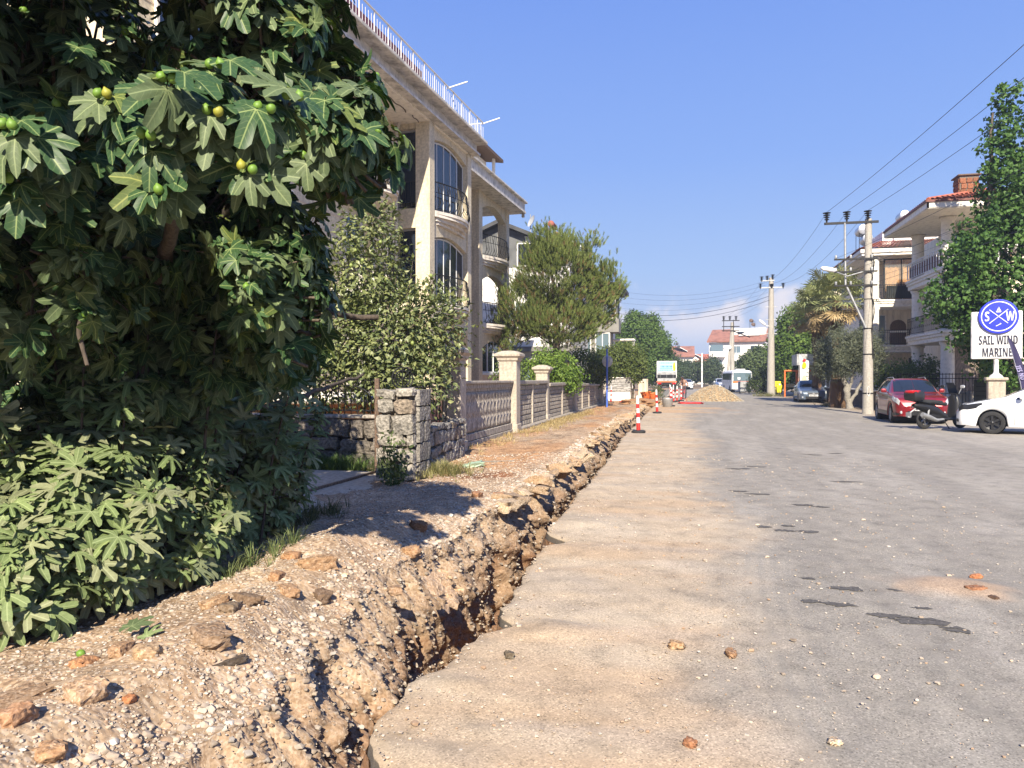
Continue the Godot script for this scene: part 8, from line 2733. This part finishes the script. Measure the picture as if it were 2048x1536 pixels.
func wheel(t: Node, at: Vector3, r: float, w: float, rim: Material, spokes: int) -> void:
	var side := signf(at.x)
	var b := Basis(Vector3(0, 0, 1), -PI / 2 * side)
	var m := MB.new()
	m.lathe([Vector2(r * 0.6, -w * 0.5), Vector2(r * 0.93, -w * 0.5), Vector2(r, -w * 0.36), Vector2(r, w * 0.36), Vector2(r * 0.93, w * 0.5), Vector2(r * 0.66, w * 0.5), Vector2(r * 0.64, w * 0.4)], 28, at, b)
	var o := obj("wheel", m, M.rubber, t)
	m = MB.new()
	m.lathe([Vector2(r * 0.655, w * 0.46), Vector2(r * 0.62, w * 0.45), Vector2(r * 0.6, w * 0.18), Vector2(0, w * 0.16)], 24, at, b)
	for k in spokes:
		var a := TAU * k / spokes
		var q := Basis(Vector3(1, 0, 0), a)
		m.cbox(at + Vector3(side * w * 0.36, 0, 0) + q.y * r * 0.33, Vector3(w * 0.16, r * 0.6, r * (0.9 / spokes + 0.06)), 0.008, q)
	m.lathe([Vector2(r * 0.15, w * 0.25), Vector2(r * 0.15, w * 0.46), Vector2(0, w * 0.48)], 12, at, b)
	obj("rim", m, rim, o)

func car(called: String, label: String, s: Dictionary, at: Vector3, turn: float, paint: Material, rim: Material, cladding := false) -> Node3D:
	var t := thing(called, label, "car", at, turn, "")
	var us := [0.0, 0.03, 0.08, 0.16, 0.26]
	var u: float = 0.36
	while u < s.L - 0.2:
		us.append(u); u += 0.055
	us.append_array([s.L - 0.16, s.L - 0.08, s.L - 0.03, s.L])
	var rows := []
	for q in us:
		var half := car_section(s, q)
		var row := PackedVector3Array()
		for k in half.size(): row.append(Vector3(half[k].x, half[k].y, half[k].z))
		for k in range(half.size() - 2, -1, -1): row.append(Vector3(-half[k].x, half[k].y, half[k].z))
		rows.append(row)
	var m := MB.new()
	m.grid(rows, true)
	for e in [0, rows.size() - 1]:
		var c := Vector3(0, 0.5 * (rows[e][0].y + rows[e][11].y), rows[e][0].z)
		for k in rows[e].size() - 1:
			if e == 0: m.tri(c, rows[e][k], rows[e][k + 1])
			else: m.tri(c, rows[e][k + 1], rows[e][k])
	obj("body", m, paint, t)
	m = MB.new()
	m.box(Vector3(0, s.sill + 0.16, 0), Vector3(s.hw[5] * 2 - 0.5, 0.3, s.L - 0.5))
	obj("underbody", m, M.dark, t)
	for w in [s.wf, s.wr]:
		m = MB.new()
		m.lathe([Vector2(s.arch - 0.01, -s.hw[5] + 0.1), Vector2(s.arch - 0.01, s.hw[5] - 0.1)], 24, Vector3(0, s.wh, s.L * 0.5 - w), Basis(Vector3(0, 0, 1), PI / 2))
		obj("wheel_well", m, M.dark, t)
		for sd in [-1.0, 1.0]: wheel(t, Vector3(sd * (s.hw[5] - 0.115), s.wr_r, s.L * 0.5 - w), s.wr_r, 0.2, rim, s.spokes)
	var c0: float = s.cowl
	var c1: float = s.roof
	var tail: float = s.rear_glass
	car_patch(t, "windscreen", s, span(c0 + 0.03, c1 - 0.02, 10), func(_u): return 8.15, func(_u): return 10.99, 1.0, M.glass_dark)
	car_patch(t, "windscreen", s, span(c0 + 0.03, c1 - 0.02, 10), func(_u): return 8.15, func(_u): return 10.99, -1.0, M.glass_dark)
	for sd in [-1.0, 1.0]:
		var lim: float = c0
		var v1 := func(uu): return 5.15 + 2.7 * clampf((uu - lim - 0.12) / (c1 - lim + 0.1), 0.02, 1.0)
		car_patch(t, "side_window", s, span(c0 + 0.3, s.b_pillar - 0.03, 9), func(_u): return 5.1, v1, sd, M.glass_dark)
		car_patch(t, "side_window", s, span(s.b_pillar + 0.03, s.c_pillar, 8), func(_u): return 5.1, func(uu): return 7.85 - 0.9 * smoothstep(s.c_pillar - 0.4, s.c_pillar, uu), sd, M.glass_dark)
		# door gaps and handles
		for d in [c0 + 0.26, s.b_pillar, s.c_pillar - 0.12]:
			car_patch(t, "door_gap", s, [d - 0.006, d + 0.006], func(_u): return 1.2, func(_u): return 4.9, sd, M.dark, 0.003, 8)
		for d in [s.b_pillar - 0.22, s.c_pillar - 0.2]:
			var p := car_point(s, d, 3.6)
			m = MB.new()
			m.cbox(Vector3((p.x + 0.015) * sd, p.y, p.z), Vector3(0.03, 0.03, 0.17), 0.01)
			obj("handle", m, paint, t)
		var hp := car_point(s, c0 + 0.42, 5.3)
		m = MB.new()
		m.lump(Vector3((hp.x + 0.13) * sd, hp.y + 0.06, hp.z), Vector3(0.2, 0.15, 0.12), 1, 0.0, 6, 0.35)
		m.box(Vector3((hp.x + 0.02) * sd, hp.y + 0.01, hp.z), Vector3(0.12, 0.03, 0.05))
		obj("mirror", m, paint, t)
		# lamps
		car_patch(t, "headlight", s, span(0.06, s.lamp, 8), func(uu): return lerpf(3.1, 3.35, uu / s.lamp), func(uu): return lerpf(4.7, 4.3, uu / s.lamp), sd, s.lens, 0.008)
		car_patch(t, "tail_light", s, span(s.L - 0.3, s.L - 0.05, 5), func(_u): return 3.4, func(_u): return 4.9, sd, M.lens_red, 0.008)
		if cladding:
			car_patch(t, "cladding", s, span(0.05, s.L - 0.05, 60), func(_u): return 0.05, func(_u): return 1.5, sd, M.black_plastic, 0.012, 4)
			m = MB.new()
			m.tube([car_point(s, c1 + 0.2, 9.0) * Vector3(sd, 1, 1) + Vector3(0, 0.0, 0), car_point(s, c1 + 0.35, 9.0) * Vector3(sd, 1, 1) + Vector3(0, 0.06, 0), car_point(s, tail - 0.5, 9.0) * Vector3(sd, 1, 1) + Vector3(0, 0.06, 0), car_point(s, tail - 0.3, 9.0) * Vector3(sd, 1, 1)], [0.018], 6)
			obj("roof_rail", m, M.galv, t)
	# face: grille, lower intake, plate, fog lamps
	var zf: float = s.L * 0.5
	m = MB.new()
	m.cbox(Vector3(0, s.grille_y, zf - 0.005), Vector3(0.72, 0.12, 0.03), 0.01)
	m.cbox(Vector3(0, s.sill + 0.13, zf - 0.0), Vector3(0.95, 0.15, 0.04), 0.015)
	obj("grille", m, M.black_plastic, t)
	for k in 3:
		m = MB.new()
		m.box(Vector3(0, s.grille_y - 0.035 + 0.035 * k, zf + 0.012), Vector3(0.68, 0.01, 0.012))
		obj("grille_bar", m, M.steel, t)
	m = MB.new()
	m.cbox(Vector3(0, s.grille_y, zf + 0.018), Vector3(0.12, 0.09, 0.02), 0.02)
	obj("badge", m, M.steel, t)
	m = MB.new()
	m.cbox(Vector3(0, s.sill + 0.27, zf + 0.012), Vector3(0.52, 0.11, 0.015), 0.004)
	obj("number_plate", m, M.white_paint, t)
	m = MB.new()
	for k in 6: m.box(Vector3(-0.19 + k * 0.075, s.sill + 0.27, zf + 0.021), Vector3(0.035 if k % 3 else 0.05, 0.06, 0.004))
	obj("plate_print", m, M.letter, t)
	for sd in [-1.0, 1.0]:
		m = MB.new()
		m.lump(Vector3(0.6 * sd, s.sill + 0.16, zf - 0.05), Vector3(0.2, 0.11, 0.1), 1, 0.0, 4, 0.4)
		obj("fog_lamp", m, s.lens, t)
	return t

func build_cars() -> void:
	var hatch := {"L": 4.06, "u": [0.0, 0.06, 0.3, 0.85, 1.15, 1.45, 1.78, 2.4, 3.2, 3.65, 3.9, 4.06],
		"top": [0.62, 0.78, 0.92, 1.02, 1.08, 1.30, 1.5, 1.55, 1.52, 1.42, 1.1, 0.7], "belt": [0.6, 0.76, 0.88, 0.97, 1.0, 1.01, 1.02, 1.03, 1.05, 1.05, 1.0, 0.68],
		"hw": [0.62, 0.72, 0.82, 0.86, 0.87, 0.87, 0.87, 0.87, 0.86, 0.82, 0.78, 0.68], "rw": [0.5, 0.6, 0.68, 0.7, 0.69, 0.65, 0.6, 0.59, 0.58, 0.57, 0.6, 0.55],
		"sill": 0.24, "wf": 0.82, "wr": 3.4, "arch": 0.37, "wh": 0.33, "wr_r": 0.325, "spokes": 5, "cowl": 1.12, "roof": 1.8, "rear_glass": 3.6, "b_pillar": 2.42, "c_pillar": 3.3, "lamp": 0.5, "lens": M.lens, "grille_y": 0.62}
	car("parked_car", "dark red hatchback with black wheel arch cladding by the utility pole", hatch, Vector3(7.9, 0.0, -29.4), -0.06, M.car_red, M.galv, true)
	var supermini := {"L": 4.05, "u": [0.0, 0.06, 0.3, 0.8, 1.15, 1.5, 1.95, 2.5, 3.2, 3.65, 3.9, 4.05],
		"top": [0.6, 0.74, 0.84, 0.96, 1.04, 1.22, 1.41, 1.45, 1.4, 1.3, 1.0, 0.7], "belt": [0.58, 0.72, 0.8, 0.88, 0.93, 0.95, 0.97, 0.99, 1.03, 1.04, 0.96, 0.68],
		"hw": [0.58, 0.7, 0.8, 0.855, 0.865, 0.865, 0.865, 0.865, 0.86, 0.82, 0.76, 0.66], "rw": [0.45, 0.56, 0.66, 0.7, 0.68, 0.63, 0.56, 0.55, 0.54, 0.53, 0.56, 0.5],
		"sill": 0.2, "wf": 0.86, "wr": 3.42, "arch": 0.355, "wh": 0.32, "wr_r": 0.315, "spokes": 6, "cowl": 1.12, "roof": 1.98, "rear_glass": 3.55, "b_pillar": 2.42, "c_pillar": 3.3, "lamp": 0.62, "lens": M.black_plastic, "grille_y": 0.56}
	var a := Vector3(-0.94, 0, -0.34).normalized()   # heading of the white car
	var wheel_at := Vector3(8.35, 0, -23.2)
	var side := Vector3(a.z, 0, -a.x)   # its left-hand side faces the lens
	var turn := atan2(a.x, a.z)
	var mid: Vector3 = wheel_at - a * (2.025 - 0.86) - Basis(Vector3.UP, turn).x * 0.75 * signf(Basis(Vector3.UP, turn).x.z)
	car("parked_car", "white hatchback with black wheels cut by the right edge of the view", supermini, mid, turn, M.car_white, M.black_plastic)
	var saloon := hatch.duplicate(true)
	saloon.L = 4.2
	saloon.u = [0.0, 0.06, 0.3, 0.9, 1.25, 1.6, 2.05, 2.6, 3.2, 3.6, 3.95, 4.2]
	saloon.top = [0.56, 0.7, 0.8, 0.9, 0.96, 1.18, 1.4, 1.43, 1.36, 1.15, 1.0, 0.66]
	saloon.belt = [0.55, 0.68, 0.76, 0.84, 0.88, 0.9, 0.91, 0.92, 0.94, 0.94, 0.94, 0.64]
	saloon.hw = [0.6, 0.72, 0.8, 0.84, 0.85, 0.85, 0.85, 0.85, 0.84, 0.82, 0.76, 0.68]
	saloon.sill = 0.2; saloon.wh = 0.3; saloon.wr_r = 0.3; saloon.arch = 0.34; saloon.cowl = 1.22; saloon.roof = 2.08; saloon.grille_y = 0.6; saloon.lens = M.lens; saloon.spokes = 7
	car("parked_car", "silver grey saloon facing the lens beside the palm trunks", saloon, Vector3(7.95, 0, -52.0), -0.03, M.car_grey, M.galv)
	car("parked_car", "dark navy car just entering the right edge beside the white hatchback", saloon, Vector3(12.05, 0, -20.9), turn + 0.1, M.car_navy, M.galv)
	var far1 := car("parked_car", "small white car facing the lens far behind the worker", supermini, Vector3(0.2, 0, -108.0), 0.0, M.car_white, M.galv)
	var far2 := car("parked_car", "white car parked far off between the heap and the leaning pole", hatch, Vector3(4.6, 0, -102.0), 0.1, M.car_white, M.galv)
	build_scooters()
	build_truck()
	build_bus()

func build_scooters() -> void:
	var dir := Vector3(0.86, 0, -0.5).normalized()
	var t := thing("motor_scooter", "black motor scooter with top box between the red and white cars", "scooter", Vector3(7.12, 0, -24.95), atan2(-dir.z, dir.x))
	# local: +x forward from the rear axle
	t.rotation.x = 0.0
	var m: MB
	for x in [0.0, 1.42]:
		m = MB.new()
		m.lathe([Vector2(0.17, -0.05), Vector2(0.25, -0.055), Vector2(0.285, -0.03), Vector2(0.295, 0.0), Vector2(0.285, 0.03), Vector2(0.25, 0.055), Vector2(0.17, 0.05)], 26, Vector3(x, 0.295, 0), Basis(Vector3(1, 0, 0), PI / 2))
		var w := obj("wheel", m, M.rubber, t)
		m = MB.new()
		m.lathe([Vector2(0.18, -0.04), Vector2(0.18, 0.04), Vector2(0.165, 0.03), Vector2(0.165, -0.03), Vector2(0.18, -0.04)], 24, Vector3(x, 0.295, 0), Basis(Vector3(1, 0, 0), PI / 2))
		for k in 5: m.cbox(Vector3(x, 0.295, 0) + Vector3(cos(k * TAU / 5), sin(k * TAU / 5), 0) * 0.09, Vector3(0.18, 0.035, 0.05), 0.01, Basis(Vector3(0, 0, 1), k * TAU / 5))
		obj("rim", m, M.galv, w)
	m = MB.new()   # tail fairing rising from the seat to the back
	var rows := []
	for q in [[-0.42, 0.74, 0.06, 0.04], [-0.3, 0.72, 0.13, 0.09], [0.0, 0.66, 0.17, 0.15], [0.35, 0.55, 0.18, 0.2], [0.62, 0.42, 0.17, 0.16], [0.8, 0.36, 0.14, 0.08]]:
		var row := PackedVector3Array()
		for k in 17:
			var a := TAU * k / 16
			row.append(Vector3(q[0], q[1] + sin(a) * q[3], -cos(a) * q[2]))
		rows.append(row)
	m.grid(rows, true)
	obj("tail_fairing", m, M.black_plastic, t)
	m = MB.new()
	m.lump(Vector3(0.2, 0.83, 0), Vector3(0.95, 0.14, 0.32), 2, 0.1, 8, 0.5, Basis(Vector3(0, 0, 1), -0.06))
	m.lump(Vector3(0.55, 0.78, 0), Vector3(0.5, 0.12, 0.3), 3, 0.1, 8, 0.5, Basis(Vector3(0, 0, 1), -0.12))
	obj("seat", m, M.brown_seat, t)
	m = MB.new()
	m.cbox(Vector3(0.85, 0.3, 0), Vector3(0.7, 0.08, 0.36), 0.03)
	m.lump(Vector3(0.45, 0.35, 0), Vector3(0.8, 0.3, 0.3), 3, 0.1, 6, 0.5)
	obj("floorboard", m, M.black_plastic, t)
	m = MB.new()   # leg shield and front fairing
	rows = []
	for q in [[1.05, 0.3, 0.16, 0.05], [1.14, 0.55, 0.2, 0.1], [1.2, 0.8, 0.2, 0.14], [1.18, 0.98, 0.15, 0.12], [1.14, 1.06, 0.08, 0.05]]:
		var row := PackedVector3Array()
		for k in 17:
			var a := TAU * k / 16
			row.append(Vector3(q[0] + cos(a) * q[3], q[1], sin(a) * q[2]))
		rows.append(row)
	m.grid(rows, true)
	obj("front_fairing", m, M.black_plastic, t)
	m = MB.new()
	m.tube([Vector3(1.2, 0.7, 0.07), Vector3(1.42, 0.295, 0.08)], [0.025], 8)
	m.tube([Vector3(1.2, 0.7, -0.07), Vector3(1.42, 0.295, -0.08)], [0.025], 8)
	obj("fork", m, M.steel, t)
	m = MB.new()
	m.lump(Vector3(1.42, 0.5, 0), Vector3(0.5, 0.2, 0.16), 2, 0.0, 6, 0.2)
	obj("mudguard", m, M.black_plastic, t)
	m = MB.new()
	m.tube([Vector3(1.02, 1.06, 0.36), Vector3(1.1, 1.08, 0.15), Vector3(1.1, 1.08, -0.15), Vector3(1.02, 1.06, -0.36)], [0.018], 8)
	obj("handlebar", m, M.black_plastic, t)
	for s in [-1.0, 1.0]:
		m = MB.new()
		m.tube([Vector3(1.08, 1.08, 0.25 * s), Vector3(1.1, 1.27, 0.33 * s)], [0.008], 5)
		m.lump(Vector3(1.1, 1.3, 0.36 * s), Vector3(0.04, 0.1, 0.17), 2, 0.0, 5, 0.3)
		obj("mirror", m, M.black_plastic if s < 0 else M.lens, t)
	m = MB.new()
	m.quad(Vector3(1.16, 1.05, 0.18), Vector3(1.16, 1.05, -0.18), Vector3(1.0, 1.42, -0.14), Vector3(1.0, 1.42, 0.14))
	obj("windshield", m, M.glass_tint, t)
	m = MB.new()
	m.lump(Vector3(-0.38, 1.02, 0), Vector3(0.46, 0.34, 0.5), 6, 0.0, 8, 0.45)
	var tb := obj("top_box", m, M.black_plastic, t)
	m = MB.new()
	m.lump(Vector3(-0.43, 1.13, 0), Vector3(0.36, 0.14, 0.44), 6, 0.0, 8, 0.3)
	obj("red_lid_band", m, M.lens_red, tb)
	m = MB.new()
	m.tube([Vector3(-0.3, 0.8, 0.1), Vector3(-0.35, 0.88, 0.1)], [0.02], 6)
	m.tube([Vector3(0.1, 0.78, -0.15), Vector3(-0.35, 0.86, -0.15)], [0.015], 6)
	m.tube([Vector3(0.1, 0.78, 0.15), Vector3(-0.35, 0.86, 0.15)], [0.015], 6)
	obj("rack", m, M.iron, t)
	m = MB.new()
	m.tube([Vector3(0.55, 0.3, 0.2), Vector3(0.25, 0.28, 0.22), Vector3(-0.05, 0.38, 0.22), Vector3(-0.3, 0.46, 0.22)], [0.03, 0.05, 0.075, 0.07], 12)
	obj("exhaust", m, M.galv, t)
	m = MB.new()
	m.tube([Vector3(-0.35, 0.62, 0), Vector3(-0.55, 0.5, 0), Vector3(-0.58, 0.36, 0)], [0.03, 0.02, 0.06], 6)
	m.cbox(Vector3(-0.6, 0.45, 0), Vector3(0.02, 0.14, 0.2), 0.005)
	obj("plate_holder", m, M.galv, t)
	m = MB.new()
	m.tube([Vector3(0.05, 0.62, 0.13), Vector3(0.0, 0.34, 0.13)], [0.035], 8)
	obj("shock", m, M.galv, t)
	m = MB.new()
	m.tube([Vector3(0.6, 0.28, 0.15), Vector3(0.66, 0.02, 0.3)], [0.014], 5)
	obj("side_stand", m, M.iron, t)
	# yellow delivery scooter seen from the front
	t = thing("yellow_scooter", "bright yellow scooter standing by the bare pole, seen from the front", "scooter", Vector3(8.15, 0, -69.2), 0.1)
	for z in [0.0, -1.25]:
		m = MB.new()
		m.lathe([Vector2(0.12, -0.05), Vector2(0.22, -0.055), Vector2(0.25, 0.0), Vector2(0.22, 0.055), Vector2(0.12, 0.05)], 18, Vector3(0, 0.25, z), Basis(Vector3(0, 0, 1), PI / 2))
		obj("wheel", m, M.rubber, t)
	m = MB.new()
	m.lump(Vector3(0, 0.62, -0.15), Vector3(0.5, 0.75, 0.14), 3, 0.05, 6, 0.5)
	m.lump(Vector3(0, 0.38, 0.0), Vector3(0.2, 0.34, 0.5), 3, 0.0, 6, 0.3)
	m.lump(Vector3(0, 0.5, -1.1), Vector3(0.5, 0.5, 0.9), 3, 0.05, 6, 0.45)
	m.lump(Vector3(0, 1.0, -0.2), Vector3(0.32, 0.24, 0.25), 3, 0.0, 6, 0.3)
	obj("body", m, M.yellow_paint, t)
	m = MB.new()
	m.cbox(Vector3(0.05, 1.05, -1.35), Vector3(0.55, 0.5, 0.5), 0.05)
	obj("delivery_box", m, M.yellow_paint, t)
	m = MB.new()
	m.tube([Vector3(-0.36, 1.02, -0.2), Vector3(0.36, 1.02, -0.2)], [0.025], 6)
	m.box(Vector3(0, 0.3, -0.6), Vector3(0.35, 0.06, 0.6))
	obj("handlebar", m, M.black_plastic, t)
	m = MB.new()
	m.lathe([Vector2(0, 0), Vector2(0.08, 0.0), Vector2(0.08, 0.03), Vector2(0, 0.05)], 12, Vector3(0, 1.0, -0.09), Basis(Vector3(1, 0, 0), PI / 2))
	obj("headlight", m, M.lens, t)

func build_truck() -> void:
	var t := thing("road_truck", "white box truck from behind with turquoise poster above its open rear", "truck", Vector3(-2.05, 0, -84.5), 0.02)
	var m := MB.new()
	m.cbox(Vector3(0, 2.55, -2.4), Vector3(2.2, 1.9, 4.8), 0.04)
	obj("box", m, M.white_paint, t)
	m = MB.new()
	m.box(Vector3(0, 2.9, 0.02), Vector3(2.06, 1.1, 0.03))
	var poster := obj("poster", m, mat("turquoise", Color(0.3, 0.68, 0.66), {rough = 0.6}), t)
	for q in [[0.0, 3.28, 1.5, 0.08, 0], [-0.05, 2.88, 1.15, 0.22, 0], [-0.1, 2.63, 1.2, 0.1, 1], [-0.1, 2.45, 1.5, 0.06, 0], [0.82, 2.85, 0.26, 0.86, 2]]:
		m = MB.new()
		if q[4] == 2: m.lump(Vector3(q[0], q[1], 0.04), Vector3(q[2], q[3], 0.02), 2, 0.6, 5, 0.5)
		else:
			for k in 9: m.box(Vector3(q[0] + (k / 8.0 - 0.5) * q[2], q[1], 0.042), Vector3(q[2] / 9.0 * (0.55 + 0.3 * (k * 7 % 3) / 2.0), q[3], 0.01))
		obj("print", m, [M.blue_paint, M.letter, M.yellow_paint][q[4]], poster)
	m = MB.new()
	m.box(Vector3(0, 2.13, 0.03), Vector3(2.06, 0.3, 0.04))
	m.box(Vector3(0, 1.42, 0.03), Vector3(2.06, 0.32, 0.06))
	obj("tail_panel", m, M.galv, t)
	m = MB.new()
	m.box(Vector3(0, 1.79, 0.02), Vector3(2.06, 0.36, 0.03))
	obj("opening", m, M.dark, t)
	m = MB.new()
	for x in [-0.7, 0.0, 0.7]: m.box(Vector3(x, 1.95, 0.05), Vector3(0.02, 0.66, 0.02))
	obj("opening_bar", m, M.galv, t)
	m = MB.new()
	m.box(Vector3(0, 1.18, 0.0), Vector3(2.2, 0.12, 0.1))
	obj("marker_strip", m, M.orange_plastic, t)
	m = MB.new()
	m.box(Vector3(0, 0.95, -2.2), Vector3(0.9, 0.35, 5.4))
	m.box(Vector3(0, 0.78, -0.15), Vector3(1.9, 0.14, 0.1))
	obj("chassis", m, M.dark, t)
	for s in [-1.0, 1.0]:
		m = MB.new()
		m.cbox(Vector3(0.8 * s, 0.98, 0.02), Vector3(0.4, 0.14, 0.06), 0.01)
		obj("tail_light", m, M.lens_red, t)
		for q in [[-0.9, 0.46], [-5.4, 0.3]]:
			m = MB.new()
			m.lathe([Vector2(0.22, -q[1] * 0.5), Vector2(0.42, -q[1] * 0.5), Vector2(0.46, 0.0), Vector2(0.42, q[1] * 0.5), Vector2(0.22, q[1] * 0.5), Vector2(0.0, 0.05)], 20, Vector3(0.78 * s, 0.46, q[0]), Basis(Vector3(0, 0, 1), PI / 2))
			obj("wheel", m, M.rubber, t)
	m = MB.new()
	m.cbox(Vector3(0, 1.75, -5.9), Vector3(2.1, 1.9, 1.7), 0.12)
	obj("cab", m, M.white_paint, t)

func build_bus() -> void:
	var t := thing("parked_bus", "white and orange midibus parked facing the lens right of the heap", "bus", Vector3(6.0, 0, -84.0), 0.1)
	var m := MB.new()
	var rows := []
	for q in [[0.0, 0.96, 0.4, 2.2], [-0.06, 1.06, 0.36, 2.34], [-0.3, 1.1, 0.34, 2.42], [-3.5, 1.1, 0.34, 2.46], [-6.9, 1.1, 0.34, 2.42], [-7.1, 1.0, 0.4, 2.3]]:
		var row := PackedVector3Array()
		var w: float = q[1]
		for p in [[w, q[2]], [w + 0.02, 1.2], [w - 0.03, q[3] - 0.3], [w - 0.12, q[3] - 0.08], [w - 0.3, q[3]], [0, q[3] + 0.03], [-w + 0.3, q[3]], [-w + 0.12, q[3] - 0.08], [-w + 0.03, q[3] - 0.3], [-w - 0.02, 1.2], [-w, q[2]]]:
			row.append(Vector3(p[0], p[1], q[0]))
		rows.append(row)
	m.grid(rows, true)
	var c := Vector3(0, 1.2, 0)
	for k in 10: m.tri(c, rows[0][k], rows[0][k + 1])
	m.tri(c, rows[0][10], rows[0][0])
	obj("body", m, M.white_paint, t)
	m = MB.new()
	m.cbox(Vector3(0, 1.72, 0.0), Vector3(1.86, 0.92, 0.06), 0.02)
	obj("windscreen", m, M.glass_blue, t)
	m = MB.new()
	m.box(Vector3(-0.35, 1.55, 0.04), Vector3(0.3, 0.26, 0.01))
	obj("paper_notice", m, M.white_paint, t)
	m = MB.new()
	m.prism(PackedVector2Array([Vector2(-0.98, 1.04), Vector2(0.0, 1.14), Vector2(0.98, 1.04), Vector2(0.98, 1.26), Vector2(-0.98, 1.26)]), 0.02, Transform3D(Basis(), Vector3(0, 0, 0.02)))
	obj("orange_stripe", m, M.orange_plastic, t)
	m = MB.new()
	m.cbox(Vector3(0, 0.5, 0.0), Vector3(2.0, 0.3, 0.12), 0.04)
	obj("bumper", m, M.white_paint, t)
	for s in [-1.0, 1.0]:
		m = MB.new()
		m.cbox(Vector3(0.78 * s, 0.78, 0.0), Vector3(0.3, 0.16, 0.06), 0.03)
		obj("headlight", m, M.lens, t)
		m = MB.new()
		m.cbox(Vector3(1.25 * s, 1.75, 0.1), Vector3(0.14, 0.36, 0.1), 0.03)
		m.tube([Vector3(1.0 * s, 2.1, 0.0), Vector3(1.22 * s, 1.95, 0.1)], [0.02], 5)
		obj("mirror", m, M.black_plastic, t)
		for z in [-1.3, -5.4]:
			m = MB.new()
			m.lathe([Vector2(0.2, -0.13), Vector2(0.38, -0.13), Vector2(0.4, 0.0), Vector2(0.38, 0.13), Vector2(0.2, 0.13), Vector2(0, 0.08)], 18, Vector3(1.0 * s, 0.4, z), Basis(Vector3(0, 0, 1), PI / 2))
			obj("wheel", m, M.rubber, t)
		for k in 5:
			m = MB.new()
			m.box(Vector3(1.115 * s, 1.75, -1.0 - k * 1.22), Vector3(0.03, 0.72, 1.1))
			obj("side_window", m, M.glass_dark, t)
	m = MB.new()
	m.cbox(Vector3(0, 2.5, -1.6), Vector3(1.0, 0.2, 1.2), 0.06)
	obj("roof_unit", m, M.white_paint, t)
